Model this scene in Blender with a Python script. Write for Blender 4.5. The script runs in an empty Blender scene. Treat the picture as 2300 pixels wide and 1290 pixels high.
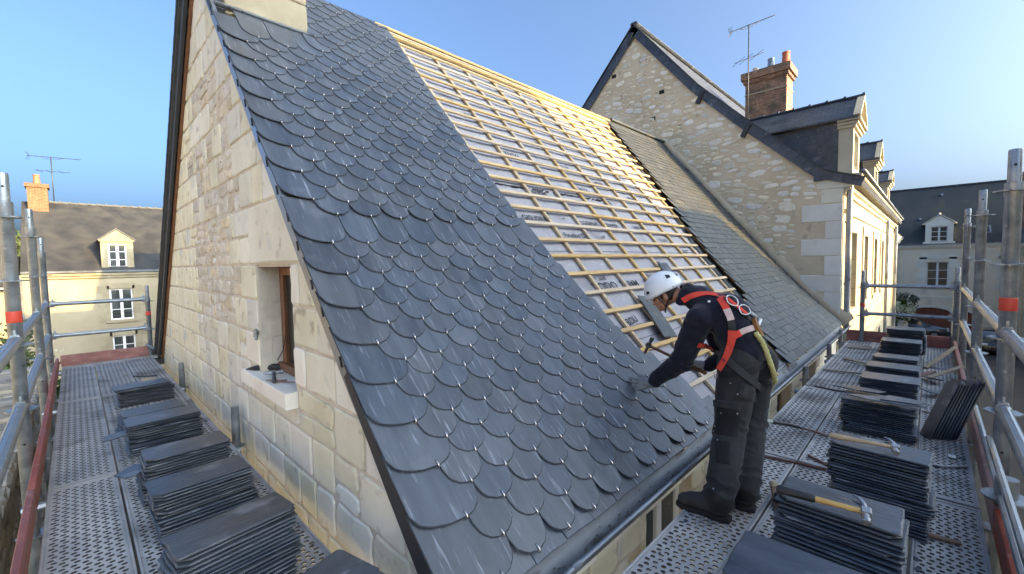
import bpy, bmesh, math, random
from mathutils import Vector, Matrix, noise
from mathutils.bvhtree import BVHTree
R = math.radians
random.seed(11)
col = bpy.context.scene.collection
sc = bpy.context.scene

# ------------------------------------------------------------------ camera, sky, sun, exposure
CAM = Vector((0, 0, 1.5))
FPX = 961.33
CR = Vector((0.6989, -0.7150, -0.0181))      # camera right
CD = Vector((-0.0533, -0.0275, -0.9982))     # camera down
CF = Vector((0.7132, 0.6986, -0.0573))       # camera forward
cd = bpy.data.cameras.new('camera')
cam = bpy.data.objects.new('camera', cd)
col.objects.link(cam)
CR.normalize()
CF = (CF - CR * CF.dot(CR)).normalized()
CD = CF.cross(CR).normalized()
rot = Matrix((CR, -CD, -CF)).transposed()
cam.matrix_world = Matrix.Translation(CAM) @ rot.to_4x4()
cd.sensor_width = 36
cd.lens = FPX / 2300 * 36
cd.clip_start = 0.05
cd.clip_end = 1500
sc.camera = cam

SUN = Vector((0.6, -2.0, 0.58)).normalized()
world = bpy.data.worlds.new('World')
sc.world = world
world.use_nodes = True
nt = world.node_tree
nt.nodes.clear()
sky = nt.nodes.new('ShaderNodeTexSky')
sky.sky_type = 'NISHITA'
sky.sun_disc = False
sky.sun_elevation = math.asin(SUN.z)
sky.sun_rotation = math.atan2(SUN.x, SUN.y)
sky.air_density = 0.45
sky.dust_density = 9.0
sky.ozone_density = 5.0
bg = nt.nodes.new('ShaderNodeBackground')
bg.inputs['Strength'].default_value = 0.15
wo = nt.nodes.new('ShaderNodeOutputWorld')
tint = nt.nodes.new('ShaderNodeVectorMath')      # warm daylight balance of the whole sky, the same in every direction
tint.operation = 'MULTIPLY'
tint.inputs[1].default_value = (1.05, 1.03, 0.86)
nt.links.new(sky.outputs[0], tint.inputs[0])
nt.links.new(tint.outputs[0], bg.inputs[0])
nt.links.new(bg.outputs[0], wo.inputs[0])
sl = bpy.data.lights.new('sun', 'SUN')
sl.energy = 2.0
sl.angle = R(0.5)
sl.color = (1.0, 0.64, 0.22)
so = bpy.data.objects.new('sun', sl)
col.objects.link(so)
so.rotation_euler = SUN.to_track_quat('Z', 'Y').to_euler()
sc.view_settings.view_transform = 'Standard'
sc.view_settings.look = 'None'
sc.view_settings.gamma = 1
sc.view_settings.use_curve_mapping = False
sc.view_settings.exposure = 2.5

# ------------------------------------------------------------------ helpers
def V(*a):
    return Vector(a)

def ray(px, py):
    return CR * (px - 1150) + CD * (py - 645) + CF * FPX

def at(px, py, axis, val):
    d = ray(px, py)
    return CAM + d * ((val - CAM[axis]) / d[axis])

def dep(px, py, d):
    return CAM + (CR * ((px - 1150) / FPX) + CD * ((py - 645) / FPX) + CF) * d

WO = {}

def thing(name, label, cat, loc=(0, 0, 0), group=None, kind=None):
    o = bpy.data.objects.new(name, None)
    o.empty_display_size = 0.1
    col.objects.link(o)
    o.location = loc
    o['label'] = label
    o['category'] = cat
    if group: o['group'] = group
    if kind: o['kind'] = kind
    WO[o.name] = Vector(loc)
    return o

def tag(o, label=None, cat=None, group=None, kind=None):
    if label: o['label'] = label
    if cat: o['category'] = cat
    if group: o['group'] = group
    if kind: o['kind'] = kind
    return o

class MB:
    def __init__(self):
        self.v = []; self.f = []; self.m = []
    def add(self, vs, fs, mi=0):
        b = len(self.v)
        self.v += [Vector(p) for p in vs]
        self.f += [tuple(i + b for i in f) for f in fs]
        self.m += [mi] * len(fs)
        return self
    def frame_box(self, o, u, v, w, su, sv, sw, mi=0, bev=0):
        """box with corner-centre o, half sizes su sv sw along u v w"""
        o = Vector(o); u = Vector(u).normalized(); v = Vector(v).normalized(); w = Vector(w).normalized()
        if bev <= 0:
            vs = [o + u * (a * su) + v * (b * sv) + w * (c * sw) for a in (-1, 1) for b in (-1, 1) for c in (-1, 1)]
            fs = [(0, 1, 3, 2), (4, 6, 7, 5), (0, 4, 5, 1), (2, 3, 7, 6), (0, 2, 6, 4), (1, 5, 7, 3)]
            return self.add(vs, fs, mi)
        # chamfered long edges (section v,w), extruded along u
        b = min(bev, sv * .9, sw * .9)
        sec = [(-sv + b, -sw), (sv - b, -sw), (sv, -sw + b), (sv, sw - b), (sv - b, sw), (-sv + b, sw), (-sv, sw - b), (-sv, -sw + b)]
        vs = [o + u * (a * su) + v * y + w * z for a in (-1, 1) for y, z in sec]
        fs = [(i, (i + 1) % 8, 8 + (i + 1) % 8, 8 + i) for i in range(8)]
        fs += [tuple(range(7, -1, -1)), tuple(range(8, 16))]
        return self.add(vs, fs, mi)
    def box(self, lo, hi, mi=0, bev=0):
        lo = Vector(lo); hi = Vector(hi)
        c = (lo + hi) / 2; h = (hi - lo) / 2
        ax = [V(1, 0, 0), V(0, 1, 0), V(0, 0, 1)]
        if bev:
            k = max(range(3), key=lambda i: h[i])
            o = [k, (k + 1) % 3, (k + 2) % 3]
            return self.frame_box(c, ax[o[0]], ax[o[1]], ax[o[2]], h[o[0]], h[o[1]], h[o[2]], mi, bev)
        return self.frame_box(c, *ax, h.x, h.y, h.z, mi)
    def bar(self, p0, p1, w, h, up=(0, 0, 1), mi=0, bev=0):
        p0 = Vector(p0); p1 = Vector(p1); u = (p1 - p0); L = u.length; u.normalize()
        up = Vector(up)
        s = u.cross(up)
        if s.length < 1e-4: s = u.cross(V(1, 0, 0))
        s.normalize(); n = s.cross(u).normalized()
        return self.frame_box((p0 + p1) / 2, u, s, n, L / 2, w / 2, h / 2, mi, bev)
    def tube(self, pts, r, n=10, mi=0, cap=True, closed=False):
        pts = [Vector(p) for p in pts]
        rs = r if isinstance(r, (list, tuple)) else [r] * len(pts)
        N = len(pts); vs = []; prev = None
        for i, p in enumerate(pts):
            if closed: t = pts[(i + 1) % N] - pts[i - 1]
            else: t = pts[min(i + 1, N - 1)] - pts[max(i - 1, 0)]
            t.normalize()
            if prev is None:
                a = V(0, 0, 1) if abs(t.z) < .9 else V(1, 0, 0)
                s = t.cross(a).normalized()
            else:
                s = (prev - t * prev.dot(t)).normalized()
            prev = s
            b = t.cross(s)
            for k in range(n):
                an = 2 * math.pi * k / n
                vs.append(p + (s * math.cos(an) + b * math.sin(an)) * rs[i])
        fs = []
        for i in range(N if closed else N - 1):
            j = (i + 1) % N
            for k in range(n):
                fs.append((i * n + k, i * n + (k + 1) % n, j * n + (k + 1) % n, j * n + k))
        if cap and not closed:
            fs.append(tuple(range(n - 1, -1, -1)))
            fs.append(tuple((N - 1) * n + k for k in range(n)))
        return self.add(vs, fs, mi)
    def lathe(self, prof, c, n=16, axis=(0, 0, 1), mi=0):
        c = Vector(c); ax = Vector(axis).normalized()
        a = V(0, 0, 1) if abs(ax.z) < .9 else V(1, 0, 0)
        s = ax.cross(a).normalized(); b = ax.cross(s)
        vs = []
        for r, h in prof:
            for k in range(n):
                an = 2 * math.pi * k / n
                vs.append(c + ax * h + (s * math.cos(an) + b * math.sin(an)) * r)
        fs = []
        for i in range(len(prof) - 1):
            for k in range(n):
                fs.append((i * n + k, i * n + (k + 1) % n, (i + 1) * n + (k + 1) % n, (i + 1) * n + k))
        fs.append(tuple(range(n - 1, -1, -1)))
        fs.append(tuple((len(prof) - 1) * n + k for k in range(n)))
        return self.add(vs, fs, mi)
    def prism(self, poly, o, u, v, n, d, mi=0, bev=0, bev_r=None):
        """poly 2D (u,v) extruded from -d (back) to 0 (front) along n, optional front bevel"""
        o = Vector(o); u = Vector(u); v = Vector(v); n = Vector(n)
        N = len(poly)
        cx = sum(p[0] for p in poly) / N; cy = sum(p[1] for p in poly) / N
        rings = [(0, -d), (0, -bev)] if bev else [(0, -d), (0, 0)]
        if bev: rings.append((bev_r if bev_r else bev, 0))
        vs = []
        for ins, h in rings:
            for x, y in poly:
                dx, dy = x - cx, y - cy
                L = math.hypot(dx, dy) or 1
                k = max(0, 1 - ins * 1.3 / L)
                vs.append(o + u * (cx + dx * k) + v * (cy + dy * k) + n * h)
        fs = []
        for rr in range(len(rings) - 1):
            for i in range(N):
                j = (i + 1) % N
                fs.append((rr * N + i, rr * N + j, (rr + 1) * N + j, (rr + 1) * N + i))
        fs.append(tuple((len(rings) - 1) * N + i for i in range(N)))
        fs.append(tuple(range(N - 1, -1, -1)))
        return self.add(vs, fs, mi)
    def sheet(self, grid, mi=0):
        h = len(grid); w = len(grid[0])
        vs = [p for row in grid for p in row]
        fs = [(i * w + j, i * w + j + 1, (i + 1) * w + j + 1, (i + 1) * w + j) for i in range(h - 1) for j in range(w - 1)]
        return self.add(vs, fs, mi)
    def mesh(self, name, mats, smooth=False, off=None):
        me = bpy.data.meshes.new(name)
        o = off or Vector((0, 0, 0))
        me.from_pydata([tuple(p - o) for p in self.v], [], self.f)
        for m in (mats if isinstance(mats, (list, tuple)) else [mats]): me.materials.append(m)
        if any(self.m): me.polygons.foreach_set('material_index', self.m)
        me.update()
        bm = bmesh.new(); bm.from_mesh(me)
        bmesh.ops.recalc_face_normals(bm, faces=bm.faces)
        bm.to_mesh(me); bm.free()
        if smooth:
            me.polygons.foreach_set('use_smooth', [True] * len(me.polygons))
            if smooth != 'all':
                me.set_sharp_from_angle(angle=R(40))
        return me
    def build(self, name, mats, parent=None, smooth=False, **k):
        off = WO[parent.name] if parent else k.pop('loc', None) and Vector(k.get('loc', (0, 0, 0)))
        if parent is None:
            # origin at the base centre of the piece
            xs = [p.x for p in self.v]; ys = [p.y for p in self.v]; zs = [p.z for p in self.v]
            off = V((min(xs) + max(xs)) / 2, (min(ys) + max(ys)) / 2, min(zs))
        me = self.mesh(name, mats, smooth, off)
        o = bpy.data.objects.new(name, me)
        col.objects.link(o)
        if parent is None:
            o.location = off
        else:
            o.parent = parent
        WO[o.name] = off.copy()
        tag(o, **{a: b for a, b in k.items() if a in ('label', 'cat', 'group', 'kind')})
        return o

def place(name, me, M, parent=None, local=False):
    """an instance of a shared mesh; M is a world matrix unless local"""
    o = bpy.data.objects.new(name, me)
    col.objects.link(o)
    if parent:
        o.parent = parent
        o.matrix_local = M if local else Matrix.Translation(-WO[parent.name]) @ M
    else:
        o.matrix_world = M
    WO[o.name] = M.translation.copy()
    return o

def frame(o, x, y, z):
    x = Vector(x).normalized(); z = Vector(z).normalized(); y = z.cross(x).normalized(); z = x.cross(y)
    m = Matrix((x, y, z)).transposed().to_4x4()
    m.translation = Vector(o)
    return m

# ------------------------------------------------------------------ materials
def lk(t, a, b): t.links.new(a, b)

def pmat(name, cols, scale=5, rough=.6, stretch=(1, 1, 1), var=0.0, hvar=0.0, bump=.15, bscale=60, metal=0.0,
         detail=6, spots=(), rvar=0.15, bstretch=None, spec=0.5, brick=None, coat=0, sheen=0, rot=(0, 0, 0), dist=0.0):
    m = bpy.data.materials.new(name)
    m.use_nodes = True
    t = m.node_tree; N = t.nodes
    b = N['Principled BSDF']
    tc = N.new('ShaderNodeTexCoord'); oi = N.new('ShaderNodeObjectInfo')
    off = N.new('ShaderNodeVectorMath'); off.operation = 'MULTIPLY_ADD'
    cmb = N.new('ShaderNodeCombineXYZ')
    for i in range(3): lk(t, oi.outputs['Random'], cmb.inputs[i])
    lk(t, cmb.outputs[0], off.inputs[0]); off.inputs[1].default_value = (37, 51, 23); lk(t, tc.outputs['Object'], off.inputs[2])
    mp = N.new('ShaderNodeMapping'); mp.inputs['Scale'].default_value = stretch; mp.inputs['Rotation'].default_value = rot
    lk(t, off.outputs[0], mp.inputs[0])
    n = N.new('ShaderNodeTexNoise'); n.inputs['Scale'].default_value = scale; n.inputs['Detail'].default_value = detail
    n.inputs['Roughness'].default_value = .6; n.inputs['Distortion'].default_value = dist
    lk(t, mp.outputs[0], n.inputs[0])
    cr = N.new('ShaderNodeValToRGB')
    e = cr.color_ramp.elements
    k = len(cols)
    for i, c in enumerate(cols):
        pos = .3 + .4 * i / max(1, k - 1)
        if i == 0: el = e[0]; el.position = pos
        elif i == k - 1: el = e[-1]; el.position = pos
        else: el = e.new(pos)
        el.color = (*c, 1)
    lk(t, n.outputs[0], cr.inputs[0])
    out = cr.outputs[0]
    bumps = []
    if brick:
        bt = N.new('ShaderNodeTexBrick')
        bm_ = N.new('ShaderNodeMapping'); bm_.inputs['Rotation'].default_value = brick.get('rot', (0, 0, 0))
        lk(t, tc.outputs['Object'], bm_.inputs[0]); lk(t, bm_.outputs[0], bt.inputs[0])
        bt.inputs['Scale'].default_value = 1
        bt.inputs['Brick Width'].default_value = brick['w']; bt.inputs['Row Height'].default_value = brick['h']
        bt.inputs['Mortar Size'].default_value = brick.get('gap', .006)
        bt.inputs['Mortar Smooth'].default_value = .2
        bt.inputs['Color1'].default_value = (*brick.get('c1', (.8, .8, .8)), 1)
        bt.inputs['Color2'].default_value = (*brick.get('c2', (1.15, 1.15, 1.15)), 1)
        bt.inputs['Mortar'].default_value = (*brick.get('cm', (.6, .6, .6)), 1)
        mx = N.new('ShaderNodeMix'); mx.data_type = 'RGBA'; mx.blend_type = 'MULTIPLY'; mx.inputs[0].default_value = 1
        lk(t, out, mx.inputs[6]); lk(t, bt.outputs['Color'], mx.inputs[7]); out = mx.outputs[2]
        inv = N.new('ShaderNodeMath'); inv.operation = 'SUBTRACT'; inv.inputs[0].default_value = 1
        lk(t, bt.outputs['Fac'], inv.inputs[1]); bumps.append((inv.outputs[0], brick.get('bump', .8), .01))
    for (c, s, th, soft, st) in spots:
        n2 = N.new('ShaderNodeTexNoise'); n2.inputs['Scale'].default_value = s; n2.inputs['Detail'].default_value = 5
        m2 = N.new('ShaderNodeMapping'); m2.inputs['Scale'].default_value = st; m2.inputs['Location'].default_value = (s, s * 2, 3); m2.inputs['Rotation'].default_value = rot
        lk(t, off.outputs[0], m2.inputs[0]); lk(t, m2.outputs[0], n2.inputs[0])
        mr = N.new('ShaderNodeMapRange'); mr.inputs[1].default_value = th; mr.inputs[2].default_value = th + soft
        lk(t, n2.outputs[0], mr.inputs[0])
        mx = N.new('ShaderNodeMix'); mx.data_type = 'RGBA'
        lk(t, mr.outputs[0], mx.inputs[0]); lk(t, out, mx.inputs[6]); mx.inputs[7].default_value = (*c, 1)
        out = mx.outputs[2]
    if var or hvar:
        hs = N.new('ShaderNodeHueSaturation')
        mr = N.new('ShaderNodeMapRange'); mr.inputs[3].default_value = 1 - var; mr.inputs[4].default_value = 1 + var
        lk(t, oi.outputs['Random'], mr.inputs[0]); lk(t, mr.outputs[0], hs.inputs['Value'])
        mu = N.new('ShaderNodeMath'); mu.operation = 'MULTIPLY'; mu.inputs[1].default_value = 7.31
        fr = N.new('ShaderNodeMath'); fr.operation = 'FRACT'
        lk(t, oi.outputs['Random'], mu.inputs[0]); lk(t, mu.outputs[0], fr.inputs[0])
        mr2 = N.new('ShaderNodeMapRange'); mr2.inputs[3].default_value = 1 - hvar * 4; mr2.inputs[4].default_value = 1 + hvar * 4
        lk(t, fr.outputs[0], mr2.inputs[0]); lk(t, mr2.outputs[0], hs.inputs['Saturation'])
        lk(t, out, hs.inputs['Color']); out = hs.outputs[0]
    lk(t, out, b.inputs['Base Color'])
    b.inputs['Metallic'].default_value = metal
    b.inputs['Specular IOR Level'].default_value = spec
    if coat: b.inputs['Coat Weight'].default_value = coat
    if sheen: b.inputs['Sheen Weight'].default_value = sheen
    rr = N.new('ShaderNodeMapRange'); rr.inputs[3].default_value = max(.02, rough - rvar); rr.inputs[4].default_value = min(1, rough + rvar)
    rr.inputs[1].default_value = .3; rr.inputs[2].default_value = .7
    lk(t, n.outputs[0], rr.inputs[0]); lk(t, rr.outputs[0], b.inputs['Roughness'])
    if bump:
        n3 = N.new('ShaderNodeTexNoise'); n3.inputs['Scale'].default_value = bscale; n3.inputs['Detail'].default_value = 4
        m3 = N.new('ShaderNodeMapping'); m3.inputs['Scale'].default_value = bstretch or stretch; m3.inputs['Rotation'].default_value = rot
        lk(t, off.outputs[0], m3.inputs[0]); lk(t, m3.outputs[0], n3.inputs[0])
        bumps.append((n3.outputs[0], bump, .004))
    last = None
    for s, st, d in bumps:
        bp = N.new('ShaderNodeBump'); bp.inputs['Strength'].default_value = st; bp.inputs['Distance'].default_value = d
        lk(t, s, bp.inputs['Height'])
        if last: lk(t, last, bp.inputs['Normal'])
        last = bp.outputs[0]
    if last: lk(t, last, b.inputs['Normal'])
    return m

S1 = (1, 1, 1)
m_slate = pmat('blue_slate', [(0.052, 0.06, 0.074), (0.074, 0.084, 0.101), (0.102, 0.113, 0.131)], 3.5, .40, (3, .6, 1), .16, .08, .5, 26, spec=.55,
               spots=[((.24, .26, .30), 15, .61, .14, (3.5, .3, 1)), ((.14, .15, .17), 4.0, .66, .14, (1, 1, 1)), ((.085, .07, .065), 3, .62, .2, S1)], bstretch=(3, .45, 1), rvar=.1, rot=(0, 0, .25))
m_slate_c = pmat('cut_slate', [(0.034, 0.041, 0.052), (0.052, 0.061, 0.075), (0.08, 0.091, 0.108)], 3.5, .36, (.7, 2.5, 1), .2, .08, .8, 22, spec=.5,
                 spots=[((.26, .27, .3), 11, .67, .12, (.5, 3.0, 1)), ((.15, .16, .18), 5, .60, .1, (1, 1, 1))], bstretch=(.5, 2.5, 1), rvar=.1, rot=(0, 0, .3))
m_slate_old = pmat('weathered_slate', [(0.035, 0.042, 0.046), (0.055, 0.061, 0.064), (0.08, 0.085, 0.084)], 4, .62, S1, .2, .1, .5, 40,
                   spots=[((.13, .125, .105), 7, .58, .15, S1), ((.085, .072, .052), 2.2, .56, .2, S1)])
m_roof_far = pmat('far_slate_roof', [(0.024, 0.025, 0.026), (0.038, 0.038, 0.037), (0.056, 0.053, 0.048)], 1.2, .65, S1, 0, 0, .3, 30,
                  spots=[((.055, .052, .045), .5, .58, .2, (1, 1, 1))])
m_stone = pmat('tuffeau_stone', [(0.63, 0.6, 0.475), (0.73, 0.7, 0.575), (0.8, 0.775, 0.66)], 2.2, .85, S1, .09, .10, .5, 45, spec=.25,
               spots=[((.46, .42, .34), 7, .60, .12, S1), ((.36, .31, .24), 24, .70, .06, S1), ((.50, .52, .53), 3.0, .60, .15, S1)])
m_stone_new = pmat('new_cut_stone', [(0.74, 0.695, 0.59), (0.79, 0.75, 0.655), (0.84, 0.805, 0.72)], 2.5, .85, S1, .05, .05, .3, 60, spec=.25,
                   spots=[((.55, .50, .42), 9, .66, .1, S1)])
m_stone_old = pmat('pitted_stone', [(0.5, 0.44, 0.34), (0.62, 0.565, 0.46), (0.71, 0.66, 0.56)], 9, .9, S1, .14, .12, 1.0, 40, spec=.2,
                   spots=[((.27, .21, .14), 20, .62, .1, S1)])
m_mortar = pmat('lime_mortar', [(0.54, 0.485, 0.395), (0.62, 0.56, 0.465), (0.69, 0.635, 0.535)], 6, .95, S1, 0, 0, .8, 70, spec=.15,
                spots=[((.34, .30, .24), 3, .6, .2, S1)])
m_render = pmat('rubble_mortar', [(0.6, 0.49, 0.325), (0.68, 0.565, 0.395), (0.74, 0.635, 0.465)], 1.6, .95, S1, 0, 0, 1.0, 30, spec=.15,
                spots=[((.36, .31, .23), 4, .62, .12, S1)])
m_rubble = pmat('rubble_stone', [(0.7, 0.63, 0.49), (0.8, 0.74, 0.61), (0.88, 0.83, 0.72)], 9, .9, S1, .16, .12, .8, 45, spec=.2,
                spots=[((.34, .28, .2), 14, .64, .1, S1)])
m_wood = pmat('new_pine', [(0.42, 0.285, 0.155), (0.53, 0.385, 0.225), (0.61, 0.47, 0.3)], 7, .7, (.6, 6, 6), .1, .08, .25, 60, spec=.3,
              spots=[((.30, .17, .07), 14, .70, .05, (.8, 3, 3))])
m_wood_old = pmat('weathered_wood', [(.20, .16, .12), (.28, .235, .18), (.37, .32, .26)], 6, .85, (1, 6, 6), .2, .1, .4, 50)
m_under = pmat('roof_underlay', [(0.275, 0.265, 0.29), (0.32, 0.31, 0.335), (0.365, 0.355, 0.375)], 5, .8, S1, 0, 0, .4, 90, spec=.3, dist=.4,
               spots=[((.42, .41, .43), 40, .58, .12, S1), ((.21, .195, .21), 2.5, .62, .1, S1)])
m_slate_edge_shade = pmat('slate_edge_shade', [(.022, .026, .034), (.04, .046, .056)], 40, .7, S1, .1, 0, .4, 60)  # edge faces darkened to paint the shadow line round each slate
m_ink = pmat('printing_ink', [(0.012, 0.013, 0.02), (0.02, 0.02, 0.03), (0.035, 0.035, 0.045)], 30, .8, S1, 0, 0, 0)
m_galv = pmat('galvanised_steel', [(0.2, 0.225, 0.25), (0.29, 0.32, 0.345), (0.4, 0.43, 0.455)], 9, .42, (1, 1, 1), .1, 0, .12, 60, metal=.75, dist=.5,
              spots=[((.22, .22, .22), 6, .68, .08, S1), ((.62, .64, .66), 22, .66, .06, S1)])
m_deck = pmat('steel_deck', [(0.29, 0.285, 0.28), (0.41, 0.4, 0.39), (0.54, 0.53, 0.52)], 3, .62, (1, 1, 1), .12, 0, .2, 80, metal=.35,
              spots=[((.17, .165, .16), 2.3, .55, .15, S1), ((.48, .47, .45), 9, .64, .12, S1)])
m_toe = pmat('red_brown_toe_board', [(0.17, 0.045, 0.035), (0.25, 0.075, 0.055), (0.35, 0.13, 0.1)], 4, .5, (1, .6, 3), .12, .1, .15, 40,
             spots=[((.34, .22, .19), 5, .6, .15, (3, 3, 3))], spec=.5)
m_tape = pmat('orange_tape', [(0.55, 0.05, 0.03), (0.66, 0.075, 0.04)], 8, .55, S1, 0, 0, .3, 40)
m_zinc = pmat('weathered_zinc', [(0.13, 0.14, 0.15), (0.18, 0.19, 0.205), (0.24, 0.25, 0.265)], 4, .52, (1, 1, 1), 0, 0, .12, 20, metal=.4,
              spots=[((.055, .045, .035), 5, .56, .12, (.5, 2, 2))])
m_zinc_clean = pmat('grey_zinc', [(.17, .185, .21), (.24, .26, .28), (.31, .33, .35)], 3, .4, (1, 1, 1), .05, 0, .1, 20, metal=.6)
m_hook = pmat('slate_hook_steel', [(.62, .58, .55), (.85, .8, .76)], 30, .22, S1, .2, 0, 0, metal=.95)
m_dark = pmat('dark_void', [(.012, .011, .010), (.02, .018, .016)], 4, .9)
m_verge = pmat('dark_verge', [(.028, .03, .034), (.045, .048, .054)], 6, .6, S1, .2, 0, .3, 30)
m_redwood = pmat('brown_window_wood', [(.13, .055, .028), (.19, .085, .042), (.24, .115, .06)], 6, .45, (6, 6, .8), 0, 0, .2, 30)
m_white = pmat('white_paint', [(.74, .74, .72), (.82, .82, .80)], 3, .5)
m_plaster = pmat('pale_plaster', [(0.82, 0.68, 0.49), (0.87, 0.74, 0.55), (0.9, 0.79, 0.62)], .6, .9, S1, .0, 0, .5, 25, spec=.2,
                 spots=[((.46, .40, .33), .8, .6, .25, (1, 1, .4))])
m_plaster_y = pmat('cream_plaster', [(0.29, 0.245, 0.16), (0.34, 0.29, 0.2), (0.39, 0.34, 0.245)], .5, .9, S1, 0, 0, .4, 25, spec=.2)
m_facade = pmat('ashlar_facade', [(0.36, 0.31, 0.205), (0.42, 0.365, 0.25), (0.48, 0.425, 0.31)], .8, .88, S1, 0, 0, .4, 30, spec=.2,
                spots=[((.40, .34, .27), 1.4, .66, .15, (3, 3, .5))],
                brick=dict(w=.75, h=.36, gap=.008, rot=(R(90), 0, 0), c1=(.95, .95, .95), c2=(1.05, 1.05, 1.05), cm=(.55, .5, .45), bump=.5))
m_trim = pmat('moulded_stone', [(0.4, 0.35, 0.25), (0.46, 0.41, 0.3), (0.53, 0.48, 0.365)], 1.5, .85, S1, .04, .04, .3, 30, spec=.2,
              spots=[((.34, .29, .22), 3, .66, .1, (1, 1, 3))])
m_brick = pmat('old_brick', [(.26, .10, .055), (.36, .16, .09), (.45, .24, .14)], 12, .9, S1, 0, 0, .5, 60,
               brick=dict(w=.20, h=.065, gap=.010, rot=(R(90), 0, R(0)), c1=(.75, .75, .8), c2=(1.2, 1.15, 1.1), cm=(1.3, 1.7, 2.0), bump=.8),
               spots=[((.13, .10, .07), 2.5, .55, .2, S1)])
m_brick_x = pmat('old_brick_side', [(.20, .10, .06), (.28, .15, .09), (.36, .22, .14)], 12, .9, S1, 0, 0, .5, 60,
               brick=dict(w=.20, h=.065, gap=.012, rot=(R(90), R(90), 0), c1=(.7, .7, .75), c2=(1.2, 1.15, 1.1), cm=(1.2, 1.5, 1.8), bump=.8),
               spots=[((.10, .085, .06), 2.5, .5, .2, S1)])
m_terra = pmat('terracotta', [(.42, .12, .06), (.52, .17, .09)], 6, .8, S1, .1, 0, .2, 30)
m_glass = pmat('window_glass', [(.02, .022, .022), (.04, .045, .045), (.09, .095, .09)], 1.2, .22, S1, 0, 0, 0, rvar=.04, spec=.35)
m_hoodie = pmat('navy_fleece', [(.008, .009, .017), (.012, .0135, .024), (.019, .021, .034)], 9, .92, S1, 0, 0, .35, 160, sheen=.15, spec=.15)
m_trouser = pmat('charcoal_workwear', [(.014, .0145, .015), (.022, .0225, .023), (.036, .036, .037)], 5, .85, S1, 0, 0, .35, 200, sheen=.1, spec=.2,
                 spots=[((.055, .055, .053), 6, .60, .2, S1)])
m_pocket = pmat('black_pocket_cloth', [(.008, .008, .009), (.014, .014, .015)], 8, .85, S1, 0, 0, .3, 200, sheen=.1, spec=.2)
m_boot = pmat('dark_work_boot', [(0.03, 0.028, 0.028), (0.055, 0.05, 0.049)], 10, .75, S1, 0, 0, .4, 90, spec=.3)
m_sole = pmat('black_rubber', [(.014, .014, .015), (.026, .026, .027)], 10, .7, S1, 0, 0, .2, 60, spec=.3)
m_skin = pmat('skin', [(.36, .17, .11), (.43, .22, .145), (.49, .27, .18)], 12, .5, S1, 0, 0, .15, 120, spec=.4)
m_hair = pmat('dark_hair', [(.012, .009, .007), (.025, .018, .013)], 20, .6, (1, 1, 6))
m_helmet = pmat('white_helmet_shell', [(.74, .77, .80), (.80, .83, .86)], 3, .28, S1, 0, 0, .04, 30, spots=[((.35, .34, .33), 40, .70, .05, S1)])
m_black = pmat('black_plastic', [(.012, .012, .013), (.025, .025, .027)], 8, .5)
m_red = pmat('red_webbing', [(.62, .055, .035), (.74, .085, .055)], 20, .75, (1, 1, 1), 0, 0, .35, 220, spec=.25)
m_reflect = pmat('grey_reflective_tape', [(0.5, 0.36, 0.33), (0.62, 0.47, 0.43)], 20, .5, S1, 0, 0, .2, 100)
m_webblack = pmat('black_webbing', [(.015, .017, .018), (.03, .033, .034)], 20, .8, S1, 0, 0, .3, 220)
m_glove = pmat('grey_work_glove', [(0.22, 0.23, 0.23), (0.3, 0.31, 0.31)], 14, .85, S1, .15, 0, .35, 160)
m_rope = pmat('yellow_green_rope', [(.42, .40, .16), (.56, .53, .24)], 30, .85, S1, 0, 0, .6, 120)
m_rope2 = pmat('pale_rope', [(.42, .45, .36), (.55, .57, .46)], 30, .85, S1, 0, 0, .6, 120)
m_steel = pmat('worn_tool_steel', [(.22, .22, .225), (.38, .38, .38), (.5, .5, .5)], 12, .38, S1, 0, 0, .2, 60, metal=.85)
m_iron = pmat('dark_forged_iron', [(.055, .058, .062), (.10, .105, .11)], 12, .5, S1, 0, 0, .2, 60, metal=.6)
m_handle = pmat('worn_ash_handle', [(.42, .29, .14), (.56, .41, .22)], 8, .6, (1, 1, 1), .1, .1, .15, 50)
m_handle_d = pmat('brown_hammer_handle', [(.16, .085, .045), (.26, .15, .085)], 8, .6, (1, 1, 1), .1, .1, .15, 50)
m_rust = pmat('rusty_steel', [(.10, .055, .045), (.20, .10, .08), (.26, .2, .18)], 9, .7, S1, .2, 0, .3, 60, metal=.2)
m_asphalt = pmat('asphalt', [(.045, .045, .044), (.06, .06, .058), (.08, .078, .074)], .8, .9, S1, 0, 0, .6, 40, spec=.3,
                 spots=[((.10, .095, .085), .35, .58, .15, S1), ((.035, .035, .033), .7, .6, .1, S1)])
m_pave = pmat('stone_kerb', [(0.1, 0.098, 0.092), (0.15, 0.146, 0.135)], 2, .9, S1, .1, 0, .4, 30)
m_grass = pmat('rough_grass_ground', [(.04, .055, .02), (.07, .08, .03), (.12, .11, .06)], 1.2, .95, S1, 0, 0, .8, 20, spec=.1)
m_leaf = pmat('leaf', [(.035, .055, .018), (.055, .085, .028), (.085, .12, .04)], 3, .6, S1, .2, .1, 0, spec=.3)
m_leaf2 = pmat('lighter_leaf', [(.05, .075, .02), (.08, .11, .03), (.11, .14, .045)], 3, .6, S1, .2, .1, 0, spec=.3)  # lighter, yellower leaf tone
m_flower = pmat('pale_blossom', [(.50, .52, .34), (.68, .68, .52)], 6, .7, S1, .1, 0, 0)
m_bark = pmat('bark', [(.08, .06, .045), (.14, .11, .08)], 6, .9, (1, 1, .3), 0, 0, .6, 40)
m_garden = pmat('garden_wall_stone', [(.22, .19, .15), (.30, .27, .22), (.40, .36, .30)], 5, .95, S1, .2, .1, .8, 30, spec=.15,
                spots=[((.12, .10, .08), 6, .6, .1, S1)])
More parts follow.
